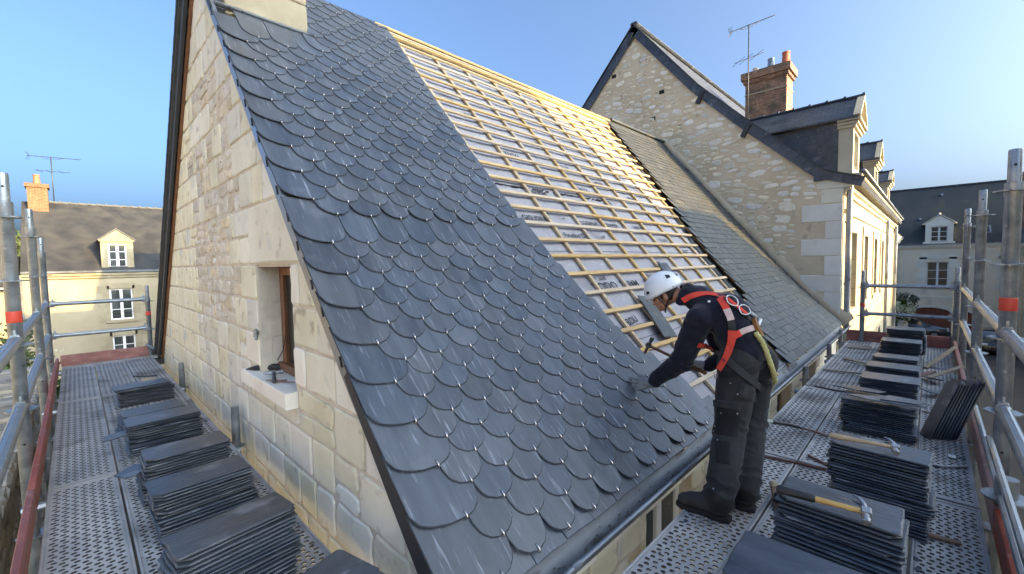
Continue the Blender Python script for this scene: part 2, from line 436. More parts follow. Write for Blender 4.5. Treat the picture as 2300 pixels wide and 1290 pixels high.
m_carpaint = pmat('dark_car_paint', [(.016, .02, .024), (.024, .028, .032)], 2, .18, S1, 0, 0, 0, rvar=.05, coat=.8)
m_carsilver = pmat('grey_car_paint', [(.10, .11, .12), (.14, .15, .16)], 2, .2, S1, 0, 0, 0, rvar=.05, coat=.8, metal=.4)
m_carglass = pmat('car_glass', [(.015, .018, .02), (.03, .035, .038)], 2, .04, S1, 0, 0, 0, rvar=.01, spec=.8)
m_lamp = pmat('headlamp_glass', [(.7, .72, .75), (.8, .8, .82)], 5, .1, S1, 0, 0, 0, rvar=.02)
m_red_lamp = pmat('tail_lamp', [(.5, .02, .02), (.6, .03, .03)], 5, .2)
m_brown_door = pmat('oxblood_gate_paint', [(0.19, 0.06, 0.035), (0.26, 0.085, 0.05)], 2, .55, (6, 6, 1), .03, 0, .2, 20)
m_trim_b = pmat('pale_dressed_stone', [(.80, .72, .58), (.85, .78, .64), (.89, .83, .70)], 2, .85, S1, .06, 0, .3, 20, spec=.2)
m_trim_l = pmat('courtyard_dressed_stone', [(.25, .21, .135), (.30, .255, .17), (.36, .31, .22)], 2, .85, S1, .05, 0, .3, 20, spec=.2)  # even stone tone for the courtyard house dressings
m_chimstone = pmat('chimney_limestone', [(.30, .25, .17), (.36, .305, .21), (.42, .36, .26)], 3, .9, S1, .05, 0, .5, 40, spec=.2)
m_slot_shade = pmat('slot_shade_dark', [(.035, .032, .03), (.055, .05, .046)], 4, .8, (1, 6, 1))  # dark tone that paints shade into the deck slots and the planks below
# ------------------------------------------------------------------ ground and street
GZ = -4.7
g = MB()
g.sheet([[V(-400, -400, GZ), V(700, -400, GZ)], [V(-400, 700, GZ), V(700, 700, GZ)]])
g.build('ground', m_grass, kind='structure')
g = MB(); g.sheet([[V(-30, -8.4, GZ + .004), V(60, -8.4, GZ + .004)], [V(-30, 1.3, GZ + .004), V(60, 1.3, GZ + .004)]])
g.build('street', m_asphalt, kind='structure')
g = MB(); g.box((1.0, .55, GZ), (48, 1.38, GZ + .12), bev=.02)
g.build('pavement', m_pave, kind='structure')
g = MB(); g.box((-30, -4.6, GZ), (39.9, -3.9, GZ + .12), bev=.02)
g.build('pavement', m_pave, kind='structure')
g = MB(); g.sheet([[V(-14, 10, GZ + .004), V(12, 10, GZ + .004)], [V(-14, 33.8, GZ + .004), V(12, 33.8, GZ + .004)]])
g.build('courtyard_ground', m_pave, kind='structure')

# ------------------------------------------------------------------ slate-roofed house being re-covered
PROF = [(1.25, .04), (1.7, .48), (2.1, .89), (2.5, 1.34), (3.0, 1.93), (5.27, 4.63)]
SS = [0]
for a, b_ in zip(PROF, PROF[1:]): SS.append(SS[-1] + math.hypot(b_[0] - a[0], b_[1] - a[1]))
STOP = SS[-1]

def sy(y):
    for i in range(len(PROF) - 1):
        if y <= PROF[i + 1][0] or i == len(PROF) - 2:
            return SS[i] + (y - PROF[i][0]) / (PROF[i + 1][0] - PROF[i][0]) * (SS[i + 1] - SS[i])

def pz(y):
    for i in range(len(PROF) - 1):
        if y <= PROF[i + 1][0] or i == len(PROF) - 2:
            return PROF[i][1] + (y - PROF[i][0]) / (PROF[i + 1][0] - PROF[i][0]) * (PROF[i + 1][1] - PROF[i][1])

def RF(x, s, h=0):
    i = 0
    while i < len(SS) - 2 and s > SS[i + 1]: i += 1
    t = (s - SS[i]) / (SS[i + 1] - SS[i])
    a, b_ = PROF[i], PROF[i + 1]
    dy, dz = b_[0] - a[0], b_[1] - a[1]
    L = math.hypot(dy, dz)
    return V(x, a[0] + dy * t - dz / L * h, a[1] + dz * t + dy / L * h)

def BACK(y):                     # rear slope of the same roof
    return 4.63 - (y - 5.27) * 1.085

def lerp(tab, v):
    if v <= tab[0][0]: return tab[0][1]
    for (a, b_), (c, d) in zip(tab, tab[1:]):
        if v <= c: return b_ + (d - b_) * (v - a) / (c - a)
    return tab[-1][1]

H = thing('slate_roofed_house', 'stone house at centre whose steep roof is half covered in new scalloped slates', 'house', (1.2, 1.45, GZ))
GX = 1.012
WY0, WY1, WZ0, WZ1 = 3.05, 3.83, .655, 1.52
top = lambda y: (pz(y) if y < 5.27 else BACK(y)) - .10
w = MB()
ys = [1.40, 1.7, 2.1, 2.5, WY0, 3.4, WY1, 4.5, 5.27, 6, 7, 8, 9, 9.35]
for a, b_ in zip(ys, ys[1:]):
    segs = [(GZ, None)]
    if WY0 <= a < WY1: segs = [(GZ, WZ0 - .11), (WZ1, None)]
    for z0, z1 in segs:
        if z1 is None: za, zb = top(a), top(b_)
        else: za = zb = z1
        vs = [V(x, y, z) for x in (GX, 1.46) for y, z in ((a, z0), (b_, z0), (b_, zb), (a, za))]
        w.add(vs, [(0, 3, 2, 1), (4, 5, 6, 7), (0, 4, 7, 3), (1, 2, 6, 5), (3, 7, 6, 2), (0, 1, 5, 4)])
w.build('gable_wall', m_mortar, H)

# --- stones of the gable
def poly_rect(x0, x1, y0, y1, rng, jit=.006, corner=.022):
    c = lambda: corner * rng.uniform(.5, 1.4)
    j = lambda: rng.uniform(-jit, jit)
    cs = [min(c(), (x1 - x0) * .3, (y1 - y0) * .3) for _ in range(4)]
    P = [(x0 + cs[0], y0 + j()), ((x0 + x1) / 2, y0 + j()), (x1 - cs[1], y0 + j()), (x1 + j(), y0 + cs[1]), (x1 + j(), (y0 + y1) / 2), (x1 + j(), y1 - cs[2]),
         (x1 - cs[2], y1 + j()), ((x0 + x1) / 2, y1 + j()), (x0 + cs[3], y1 + j()), (x0 + j(), y1 - cs[3]), (x0 + j(), (y0 + y1) / 2), (x0 + j(), y0 + cs[0])]
    return P

def clip(poly, a, b_, c):
    """keep a*x+b*y<=c"""
    out = []
    for i in range(len(poly)):
        p, q = poly[i], poly[(i + 1) % len(poly)]
        dp = a * p[0] + b_ * p[1] - c; dq = a * q[0] + b_ * q[1] - c
        if dp <= 0: out.append(p)
        if (dp < 0 < dq) or (dq < 0 < dp):
            t = dp / (dp - dq); out.append((p[0] + (q[0] - p[0]) * t, p[1] + (q[1] - p[1]) * t))
    return out

rng = random.Random(5)
zs = [-1.24, -.97, -.70, -.42, -.14, .13, .41, .70, .97, 1.24, 1.52, 1.75, 1.98, 2.27, 2.55, 2.84, 3.12, 3.4, 3.68, 3.96, 4.24, 4.6]
stones = []
def put_stone(y0, y1, z0, z1, kind):
    g_ = .011 if kind != 'old' else .013
    P = poly_rect(y0 + g_, y1 - g_, z0 + g_, z1 - g_, rng, .004 if kind == 'cut' else .010, .012 if kind == 'cut' else .03)
    yc = (y0 + y1) / 2
    if yc < 5.27:
        i = max(k for k in range(len(PROF) - 1) if PROF[k][0] <= max(yc, 1.26))
        (ya, za), (yb, zb) = PROF[i], PROF[i + 1]
        m = (zb - za) / (yb - ya)
        P = clip(P, -m, 1, za - m * ya - .12)
        if y1 > 5.0: P = clip(P, 1.085, 1, 4.63 + 1.085 * 5.27 - .12)
    else:
        P = clip(P, 1.085, 1, 4.63 + 1.085 * 5.27 - .12)
    if len(P) < 3: return
    A = abs(sum(P[k][0] * P[(k + 1) % len(P)][1] - P[(k + 1) % len(P)][0] * P[k][1] for k in range(len(P)))) / 2
    if A < .0035: return
    stones.append((P, kind))
for z0, z1 in zip(zs, zs[1:]):
    h = z1 - z0
    def fill(ya, yb):
        y = ya
        while y < yb - .02:
            yc = y
            near = yc < 3
            wd = rng.uniform(.24, .46) if near else rng.uniform(.22, .42)
            if yc > 6.3: wd = rng.uniform(.2, .34)
            patch = 4.15 < yc < 6.1 and .7 < z0 < 3.3
            if patch: wd = rng.uniform(.16, .36)
            y2 = y + wd
            if yb - y2 < .13: y2 = yb
            if patch and rng.random() < .75:
                zz = z0
                nn = rng.choice([2, 2, 2, 3])
                cuts = [z0] + sorted(z0 + h * (k + rng.uniform(-.18, .18)) / nn for k in range(1, nn)) + [z1]
                for c0, c1 in zip(cuts, cuts[1:]):
                    if rng.random() < .4 and y2 - y > .2:
                        ym = y + (y2 - y) * rng.uniform(.35, .65)
                        put_stone(y, ym, c0, c1, 'old'); put_stone(ym, y2, c0, c1, 'old')
                    else: put_stone(y, y2, c0, c1, 'old')
            elif rng.random() < .16 and z0 < .9:
                zm = z0 + h * rng.uniform(.4, .6)
                put_stone(y, y2, z0, zm, 'mid'); put_stone(y, y2, zm, z1, 'mid')
            else:
                kd = 'cut' if (yc < 4.1 and z0 > .1) or yc > 6.3 else rng.choice(['cut', 'mid', 'mid'])
                put_stone(y, y2, z0, z1, kd)
            y = y2
    lim = 9.38 if z0 > -1.1 else 4.6
    lim = min(lim, 5.27 + (4.63 - z0) / 1.085)
    lo = 1.40 if z0 < .13 else max(1.4, [y for y in [1.3 + k * .02 for k in range(200)] if pz(y) > z0 + .1][0])
    if z0 >= 1.52 and z1 <= 1.99:
        if z0 < 1.6:
            pass
        fill(lo, 2.83); fill(3.97, lim)
    elif z0 >= .70 - .01 and z1 <= 1.53:
        fill(lo, WY0); fill(WY1, lim)
    elif abs(z0 - .41) < .01:
        fill(lo, 3.0)
        y = WY0
        for yy in (3.0, 3.42, 3.78, 4.14): pass
        put_stone(3.0, 3.5, .41, .54, 'mid'); put_stone(3.5, 4.12, .41, .54, 'mid')
        fill(4.13, lim)
    else: fill(lo, lim)
put_stone(2.83, 3.97, 1.52, 1.98, 'cut')
stones.sort(key=lambda s: (1.5 * 0 + min(p[0] for p in s[0])))
mats_ = {'cut': m_stone, 'mid': m_stone, 'old': m_stone_old}
rest = MB()
for i, (P, kd) in enumerate(stones):
    cy_ = sum(p[0] for p in P) / len(P); cz = sum(p[1] for p in P) / len(P)
    mb = MB()
    pr = rng.uniform(.008, .014) if kd != 'old' else rng.uniform(.004, .014)
    Q = [(p[0] - cy_, p[1] - cz) for p in P]
    if i < 300:
        mb.prism(Q, V(0, 0, 0), V(0, 1, 0), V(0, 0, 1), V(-1, 0, 0), .05, 0, .006, .010)
        me = mb.mesh('stone', m_stone_new if (kd == 'cut' and rng.random() < .3) else mats_[kd])
        place('stone', me, Matrix.Translation((GX - pr, cy_, cz)), H)
    else:
        rest.prism(P, V(GX - pr, 0, 0), V(0, 1, 0), V(0, 0, 1), V(-1, 0, 0), .05, 0, .006, .010)
if rest.v: rest.build('far_stones', m_stone, H, kind='stuff')

# --- window of the gable
wn = MB(); wn.box((.93, 3.03, .545), (1.44, 4.10, .655), bev=.006); wn.build('windowsill', m_stone_new, H)
wn = MB()
for z0_, z1_ in ((.656, .93), (.936, 1.21), (1.216, 1.50)): wn.box((1.10, WY1 - .012, z0_), (1.455, WY1 + .12, z1_), bev=.004)
wn.box((1.025, WY1 - .004, .656), (1.095, WY1 + .12, 1.60)); wn.box((1.025, WY0 - .12, .656), (1.455, WY0 + .006, 1.60)); wn.box((1.025, WY0 + .007, WZ1 - .02), (1.455, WY1 - .013, 1.7))
wn.build('window_reveal', m_mortar, H)
wf = MB()
wf.box((1.17, WY0 + .012, .66), (1.24, WY0 + .07, 1.497), bev=.006); wf.box((1.17, WY1 - .085, .66), (1.24, WY1 - .014, 1.497), bev=.006)
wf.box((1.172, WY0 + .07, 1.43), (1.238, WY1 - .085, 1.496), bev=.006); wf.box((1.13, WY0 + .012, .657), (1.23, WY1 - .014, .72), bev=.006)
wf.box((1.18, 3.40, .72), (1.23, 3.47, 1.43), bev=.006)
fo = wf.build('window_frame', m_redwood, H)
gl = MB(); gl.box((1.20, WY0 + .07, .72), (1.206, 3.40, 1.43)); gl.box((1.20, 3.47, .72), (1.206, WY1 - .085, 1.43)); gl.build('pane', m_glass, fo)
hg = MB(); hg.box((.99, 3.84, .93), (1.0, 3.92, .99)); hg.tube([V(.985, 3.825, .92), V(.985, 3.825, 1.01)], .012, 8); hg.build('hinge_pin', m_galv, H)
ws = MB(); ws.tube([V(1.165, 3.70, .95), V(1.15, 3.74, .82), V(1.12, 3.85, .70), V(1.06, 3.92, .67)], .004, 5); ws.build('cable', m_black, H)

# --- front wall under the gutter
fy = 1.40
w = MB()
wins = [(2.75, 3.55), (4.55, 5.35), (6.35, 7.15), (8.15, 8.95)]
xs_ = [1.46]
for a, b_ in wins: xs_ += [a, b_]
xs_ += [11.3]
for i in range(len(xs_) - 1):
    if i % 2: w.box((xs_[i], fy + .001, -.30), (xs_[i + 1], fy + .4, -.02)); w.box((xs_[i], fy + .001, GZ), (xs_[i + 1], fy + .4, -2.2))
    else: w.box((xs_[i], fy, GZ), (xs_[i + 1], fy + .401, -.021))
w.build('front_wall', m_mortar, H)
x = 1.02
while x < 11.2:
    wd = rng.uniform(.35, .6); x2 = min(x + wd, 11.28)
    mb = MB(); mb.frame_box((0, 0, 0), (1, 0, 0), (0, 0, 1), (0, 1, 0), (x2 - x) / 2 - .004, .105, .03, 0, .008)
    place('eaves_stone', mb.mesh('eaves_stone', m_stone_new if rng.random() < .5 else m_stone), Matrix.Translation(((x + x2) / 2, fy - .028, -.135)), H)
    x = x2
zc = [-.245, -.47, -.74, -1.0, -1.27, -1.55]
for z1, z0 in zip(zc, zc[1:]):
    x = 1.02
    while x < 8.6:
        wd = rng.uniform(.22, .5); x2 = x + wd
        for a, b_ in wins:
            if x < a < x2 + .1: x2 = a
            if a - .01 <= x < b_: x = b_; x2 = x + wd
        mb = MB(); P = poly_rect(-(x2 - x) / 2 + .012, (x2 - x) / 2 - .012, -(z1 - z0) / 2 + .012, (z1 - z0) / 2 - .012, rng, .012, .03)
        mb.prism(P, V(0, 0, 0), V(1, 0, 0), V(0, 0, 1), V(0, -1, 0), .04, 0, .006, .01)
        place('wall_stone', mb.mesh('wall_stone', m_stone if rng.random() < .6 else m_stone_old), Matrix.Translation(((x + x2) / 2, fy - .012, (z0 + z1) / 2)), H)
        x = x2
for a, b_ in wins:
    f = MB()
    f.box((a + .002, fy + .10, -2.19), (a + .07, fy + .16, -.302), bev=.006); f.box((b_ - .07, fy + .10, -2.19), (b_ - .002, fy + .16, -.302), bev=.006)
    f.box((a + .07, fy + .102, -.37), (b_ - .07, fy + .158, -.304), bev=.006); f.box(((a + b_) / 2 - .04, fy + .09, -2.18), ((a + b_) / 2 + .04, fy + .15, -.37), bev=.006)
    for zz in (-.95, -1.55): f.box((a + .07, fy + .105, zz), (b_ - .07, fy + .145, zz + .03))
    fo = f.build('window', m_white if a < 3 else m_wood_old, H)
    p = MB(); p.box((a + .07, fy + .125, -2.18), (b_ - .07, fy + .131, -.37)); p.build('pane', m_glass, fo)

# --- roof structure: boarding, underlay, battens
w = MB()
w.sheet([[RF(x, s, -.115) for x in (1.0, 11.29)] for s in [i * STOP / 24 for i in range(25)]])
w.sheet([[V(x, y, BACK(y) - .09) for x in (1.0, 11.29)] for y in (5.27, 7, 9.45)])
w.build('roof_boarding', m_wood_old, H)
w = MB()
nx, ns = 60, 70
grid = []
for i in range(ns + 1):
    s = .12 + (STOP - .13) * i / ns
    row = []
    for j in range(nx + 1):
        x = 2.7 + (8.75 - 2.7) * j / nx
        sag = -.008 * abs(math.sin((x - 3.22) / .57 * math.pi)) + .006 * noise.noise(V(x * 3, s * 5, 1)) + .004 * noise.noise(V(x * 11, s * 9, 4))
        row.append(RF(x, s, -.078 + sag))
    grid.append(row)
w.sheet(grid); w.build('underlay', m_under, H, smooth='all')
xend = [(1.3, 6.6), (1.65, 7.1), (1.8, 7.35), (2.31, 7.45), (2.9, 7.52), (3.5, 7.85), (3.94, 8.1), (5.2, 8.38)]
w = MB(); w.sheet([[RF(lerp(xend, RF(0, s).y) - .05 + k * .045, s, -.066 + .006 * noise.noise(V(k * .4, s * 6, 0))) for k in range(12)] for s in [i * STOP / 60 for i in range(61)]])
w.build('black_membrane', m_verge, H)
for k in range(-1, 10):
    x = 3.22 + .57 * k
    if x < 2.9: continue
    pts = [RF(x + rng.uniform(-.01, .01), STOP * t / 14 + .05 * (t == 0) - .04 * (t == 14), -.056) for t in range(15)]
    mb = MB()
    for p, q in zip(pts, pts[1:]):
        d = (q - p).normalized()
        mb.bar(p - d * .001, q + d * .001, .042, .026, (0, -1, 1))
    mb.build('counter_batten', m_wood, H)
bat_y = [1.40, 1.56, 1.73, 1.895] + [2.06 + .162 * i for i in range(4)] + [2.70 + .151 * i for i in range(17)]
xend = [(1.3, 6.6), (1.65, 7.1), (1.8, 7.35), (2.31, 7.45), (2.9, 7.52), (3.5, 7.85), (3.94, 8.1), (5.2, 8.38)]
for i, y in enumerate(bat_y):
    if y > 5.16: continue
    s = sy(y)
    e = lerp(xend, y) + rng.uniform(-.05, .06)
    if y < 1.6: e = 6.3
    a, b_ = 3.0, e
    dirn = (RF(0, s + .05) - RF(0, s - .05)).normalized()
    nn = V(1, 0, 0).cross(dirn)
    cuts = [a, rng.uniform(4.5, 6.5), b_]
    for p, q in zip(cuts, cuts[1:]):
        dz = rng.uniform(-.006, .006)
        mb = MB(); L = (q - p) / 2 - .0015
        mb.frame_box((0, 0, 0), (1, 0, 0), (0, 1, 0), (0, 0, 1), L, .021, .012, 0, .002)
        c = RF((p + q) / 2, s + dz, -.030)
        m_ = frame(c, V(1, 0, rng.uniform(-.002, .002)), dirn, nn)
        place('batten', mb.mesh('batten', m_wood), m_, H)
for h_, s_off in ((.0, .06), (-.002, .13)):
    mb = MB(); mb.bar(RF(3.0, STOP - s_off, -.012), RF(8.55, STOP - s_off, -.012), .05, .034, (0, -1, 1), bev=.003); mb.build('ridge_batten', m_wood, H)
mb = MB(); mb.bar(V(2.9, 5.27, 4.635), V(8.6, 5.27, 4.635), .07, .035, bev=.004); mb.build('ridge_board', m_wood, H)
mb = MB(); mb.bar(V(8.6, 5.27, 4.665), V(11.28, 5.27, 4.665), .16, .05, bev=.015); mb.build('ridge_cap', m_slate_old, H)

# printing on the underlay
def lettering(txt, x, y, size, rotz=0, flip=False, sx=1.0):
    cu = bpy.data.curves.new('printed_lettering', 'FONT')
    cu.body = txt; cu.size = size * 1.12; cu.align_x = 'CENTER'; cu.align_y = 'CENTER'; cu.extrude = 0.0004; cu.offset = size * .016
    o = bpy.data.objects.new('printed_lettering', cu)
    dg = bpy.context.evaluated_depsgraph_get()
    col.objects.link(o); bpy.context.view_layer.update()
    me = bpy.data.meshes.new_from_object(o.evaluated_get(bpy.context.evaluated_depsgraph_get()))
    bpy.data.objects.remove(o)
    me.materials.clear(); me.materials.append(m_ink)
    s = sy(y)
    d = (RF(0, s + .05) - RF(0, s - .05)).normalized(); n_ = V(1, 0, 0).cross(d)
    base = frame(RF(x, s, -.0655), V(1, 0, 0), d, n_)
    rm = Matrix.Rotation(rotz, 4, 'Z') @ Matrix.Diagonal((-sx if flip else sx, 1, 1, 1))
    ob = place('printed_lettering', me, base @ rm, H)
    return ob
Y = lambda i: (bat_y[i] + bat_y[i + 1]) / 2
lettering('TODO', 3.98, Y(6) - .028, .125, 0, False, 1.1)
lettering('JIIWT  a.co', 3.95, Y(6) + .045, .055, R(180))
lettering('MAIVL', 4.50, Y(6) - .022, .13, R(180), False, .95)
lettering('TIOND', 5.06, Y(6) - .024, .115, 0, True)
lettering('WIIITO', 5.05, Y(6) + .04, .06, R(180))
lettering('Firvelos CU', 4.13, Y(9), .085)
lettering('SP', 4.72, Y(9), .06)
lettering('GISUSINIIT', 3.62, Y(10) + .0, .095)
lettering('co', 4.12, Y(10) + .03, .05)
lettering('CGISIPNIE', 4.62, Y(10) - .004, .085)
lettering('ESIVPEIR', 5.15, Y(10) - .004, .085)
lettering('MINNII', 4.0, Y(12), .08, 0, True)
lettering('INIIT', 5.6, Y(12), .075)
lettering('BOU', 3.98, Y(4) - .01, .10, R(8))
lettering('HHI', 4.35, Y(4) + .02, .09, R(80))
lettering('TUSTOI', 5.9, Y(10), .075)
lettering('TOLUS', 6.4, Y(9), .075)
lettering('NIVIX', 5.15, Y(13), .08)
lettering('TIVIXI', 4.0, Y(15), .09)
lettering('NUITI', 5.1, Y(15), .08, 0, True)
lettering('MINIIX', 5.8, Y(14), .08)
lettering('WINII', 6.5, Y(13), .08, R(180))
lettering('SIIVI', 4.9, Y(17), .08)
lettering('IWX', 4.45, Y(1) + .01, .11, R(70))
lettering('NHI', 4.85, Y(1), .10, R(100))
lettering('WIIJ', 5.9, Y(5), .12, R(12))
lettering('NIIK', 6.5, Y(4), .12, R(30))
lettering('VIIM', 5.6, Y(7), .09, R(10))
lettering('SIUTO', 6.9, Y(8), .08)
lettering('HIIO', 6.1, Y(11), .07)
lettering('INXII', 3.7, Y(18), .08)
mb = MB()
for (x0, x1, yy) in ((3.3, 7.3, Y(8) - .01), (3.3, 5.0, Y(3) + .01), (3.7, 5.6, Y(2) - .02), (3.3, 6.5, Y(4) - .045)):
    k = 40
    pts = [RF(x0 + (x1 - x0) * i / k, sy(yy) + .01 * noise.noise(V(i * .3, yy * 7, 0)), -.069) for i in range(k + 1)]
    mb.tube(pts, .0022, 4)
for (x0, x1, yy, rr) in ((3.3, 5.6, bat_y[13] - .045, .011),):
    for i in range(46):
        x = x0 + (x1 - x0) * i / 45
        if rng.random() < .8: mb.tube([RF(x, sy(yy), -.068), RF(x + .05, sy(yy) + rng.uniform(-.008, .01), -.066)], rr * rng.uniform(.6, 1.2), 5)
mb.build('printed_line', m_ink, H)

# --- new scalloped slates with their hooks
TH = .0068
rngs = random.Random(3)
def slate_mesh(xl, xr, length=.42, drop=.112):
    P = []
    n = 9
    for k in range(n + 1):
        t = -1 + k / n
        P.append((-xl * (1 if t else 0) * 1 if False else xl * t, drop * (1 - math.sqrt(max(0, 1 - t * t))) + rngs.uniform(-.0018, .0018)))
    for k in range(1, n + 1):
        t = k / n
        P.append((xr * t, drop * (1 - math.sqrt(max(0, 1 - t * t))) + rngs.uniform(-.0018, .0018)))
    P.append((xr, length)); P.append((-xl, length))
    mb = MB(); N = len(P)
    cx, cy_ = (xr - xl) / 2, .2
    vs = []
    for h, ins in ((0, 0), (TH * .45, -.0015), (TH, .0035)):
        for (x, y) in P:
            dx, dy = x - cx, y - cy_; L = math.hypot(dx, dy)
            j = rngs.uniform(-.0012, .0012) if h else 0
            k = 1 - (ins + j) / L
            vs.append(V(cx + dx * k, cy_ + dy * k, h))
    fs = []
    for r in range(2):
        for i in range(N):
            j = (i + 1) % N
            fs.append((r * N + i, r * N + j, (r + 1) * N + j, (r + 1) * N + i))
    mb.add(vs, fs, 1)
    mb.add(vs[2 * N:], [tuple(range(N))]); mb.add(vs[:N], [tuple(range(N - 1, -1, -1))])
    return mb
SW = .2385
std = [slate_mesh(SW / 2 - .0015, SW / 2 - .0015) for _ in range(8)]
std_me = [m.mesh('slate', [m_slate, m_slate_edge_shade]) for m in std]
hk = MB()
hk.tube([V(0, -.007, -.012), V(0, -.010, .001), V(0, -.007, .0095), V(0, .004, .0115), V(0, .024, .0105), V(0, .030, .008)], [.0026, .0034, .0038, .004, .0038, .0026], 8)
hk_me = hk.mesh('hook', m_hook, smooth='all')
rows = [(1.32, 0), (1.42, 1), (1.525, 0), (1.62, 1), (1.715, 0), (1.80, 1), (1.89, 0)] + [(1.89 + .0857 * k, k % 2) for k in range(1, 11)]
rows[-1] = (2.745, 0)
rows += [(2.915, 1)] + [(3.0 + .0882 * k, k % 2) for k in range(0, 26)]
x0tab = [(1.32, 1.235), (1.6, 1.20), (1.9, 1.18), (2.7, 1.16), (3.1, 1.148), (4.4, 1.13), (5.3, 1.125)]
xrt = [(1.32, 3.80), (1.42, 3.72), (1.6, 3.60), (1.8, 3.47), (2.17, 3.38), (2.55, 3.28), (3.0, 3.17), (4.0, 3.09), (5.25, 3.07)]
LEFT = .955
cand = []
for ri, (y, par) in enumerate(rows):
    s = sy(y)
    x0 = lerp(x0tab, y); xr = lerp(xrt, y) + rngs.uniform(-.02, .02)
    x = x0 + (SW / 2 if par else 0)
    first = True
    while x < xr - .03:
        xl = SW / 2 - .0015; xrr = SW / 2 - .0015
        custom = False
        if first and not par: xl = x - LEFT; custom = True
        if x + SW + .03 > xr: xrr = max(.06, min(xr - x, SW * .9)); custom = True
        first = False
        lft = x - xl
        if y > 4.40 and x < 1.82:
            x += SW; continue
        if y > 4.45 and lft < 1.82 < x: xl = x - 1.82; custom = True
        cand.append((x, y, s, xl, xrr, custom)); x += SW
cand.sort(key=lambda c: (V(c[0], c[1], pz(c[1])) - CAM).length)
st = MB(); sth = MB()
for i, (x, y, s, xl, xrr, custom) in enumerate(cand):
    p0 = RF(x, s, .027 + rngs.uniform(0, .003)); p1 = RF(x, min(s + .42, STOP + .3), .001)
    if s + .42 > STOP:
        dd = (RF(x, STOP) - RF(x, STOP - .3)).normalized(); p1 = p0 + dd * .42 - V(0, -.5, .8) * 0 ; p1 = RF(x, STOP, .001) + dd * (s + .42 - STOP)
    d = (p1 - p0).normalized()
    a = rngs.uniform(-.006, .006)
    xa = V(1, 0, 0) * math.cos(a) + d * math.sin(a)
    nn = V(1, 0, 0).cross(d)
    ln = .42 if s + .42 <= STOP + .01 else max(.10, STOP + .005 - s)
    M_ = frame(p0 + V(rngs.uniform(-.0015, .0015), 0, 0), xa, d, nn)
    if custom or ln < .42: mb = slate_mesh(xl, xrr, ln)
    else:
        k = rngs.randrange(8); mb = std[k]
    if i < 300:
        me = mb.mesh('slate', [m_slate, m_slate_edge_shade]) if (custom or ln < .42) else std_me[k]
        o = place('slate', me, M_, H)
        hm = Matrix.Translation((rngs.uniform(-.003, .003), 0, 0)) @ Matrix.Rotation(rngs.uniform(-.12, .12), 4, 'Z')
        place('hook', hk_me, hm, o, local=True)
    else:
        b0_ = len(st.v); st.v += [M_ @ v for v in mb.v]; st.f += [tuple(i_ + b0_ for i_ in f_) for f_ in mb.f]; st.m += mb.m
        sth.add([M_ @ v for v in hk.v], hk.f)
st.build('upper_slates', [m_slate, m_slate_edge_shade], H, kind='stuff'); sth.build('upper_hooks', m_hook, H, smooth='all', kind='stuff')
# starter slates and the uncovered bare slates at the working edge
for (xa, xb, y) in ((3.45, 3.75, 1.62), (3.3, 3.55, 1.86), (3.6, 3.9, 1.40), (3.25, 3.5, 2.1), (3.12, 3.36, 2.4)):
    mb = MB(); P = poly_rect(-(xb - xa) / 2, (xb - xa) / 2, 0, .34, rngs, .008, .02)
    mb.prism(P, V(0, 0, 0), V(1, 0, 0), V(0, 1, 0), V(0, 0, 1), TH, 0, .003)
    s = sy(y); p0 = RF((xa + xb) / 2, s, .013); p1 = RF((xa + xb) / 2, s + .34, .002); d = (p1 - p0).normalized()
    place('starter_slate', mb.mesh('starter_slate', m_slate), frame(p0, (1, 0, 0), d, V(1, 0, 0).cross(d)), H)
x = .96
while x < 3.9:
    mb = MB(); P = poly_rect(-.118, .118, 0, .22, rngs, .004, .006)
    mb.prism(P, V(0, 0, 0), V(1, 0, 0), V(0, 1, 0), V(0, 0, 1), TH, 0, .003)
    p0 = RF(x + .12, .055, .010); p1 = RF(x + .12, .26, .004); d = (p1 - p0).normalized()
    place('starter_slate', mb.mesh('starter_slate', m_slate), frame(p0, (1, 0, 0), d, V(1, 0, 0).cross(d)), H)
    x += .24

# --- verge on the near gable
def strip_along(x0, x1, h0, h1, s0, s1, n=24, j=0):
    mb = MB(); pts = [s0 + (s1 - s0) * i / n for i in range(n + 1)]
    vs = []
    for s in pts:
        for (x, h) in ((x0, h0), (x0, h1), (x1, h1), (x1, h0)): vs.append(RF(x, s, h + (rngs.uniform(-j, j) if j else 0)))
    fs = []
    for i in range(n):
        for k in range(4): fs.append((i * 4 + k, i * 4 + (k + 1) % 4, (i + 1) * 4 + (k + 1) % 4, (i + 1) * 4 + k))
    fs += [(3, 2, 1, 0), tuple(n * 4 + k for k in range(4))]
    mb.add(vs, fs); return mb
strip_along(.972, 1.0, -.095, -.004, .02, STOP).build('verge_board', m_zinc_clean, H)
mb = MB(); vs = []
for i in range(15):
    s = -.02 + 1.3 * i / 14; dpt = .125 - .075 * i / 14
    for (x, h) in ((.960, -dpt), (.960, .004), (.971, .004), (.971, -dpt)): vs.append(RF(x, s, h))
mb.add(vs, [(i * 4 + k, i * 4 + (k + 1) % 4, (i + 1) * 4 + (k + 1) % 4, (i + 1) * 4 + k) for i in range(14) for k in range(4)] + [(3, 2, 1, 0), (56, 57, 58, 59)])
mb.build('verge_capping', m_verge, H)
k = .72
while k < STOP - .1:
    mb = MB(); mb.frame_box((0, 0, 0), (1, 0, 0), (0, 1, 0), (0, 0, 1), .004, .030, .006)
    p = RF(.968, k, -.035 + rngs.uniform(-.01, .01)); d = (RF(0, k + .05) - RF(0, k)).normalized(); a = .35
    d2 = d * math.cos(a) + V(1, 0, 0).cross(d) * math.sin(a)
    place('verge_clip', mb.mesh('verge_clip', m_verge), frame(p, (1, 0, 0), d2, V(1, 0, 0).cross(d2)), H)
    k += rngs.uniform(.2, .34)
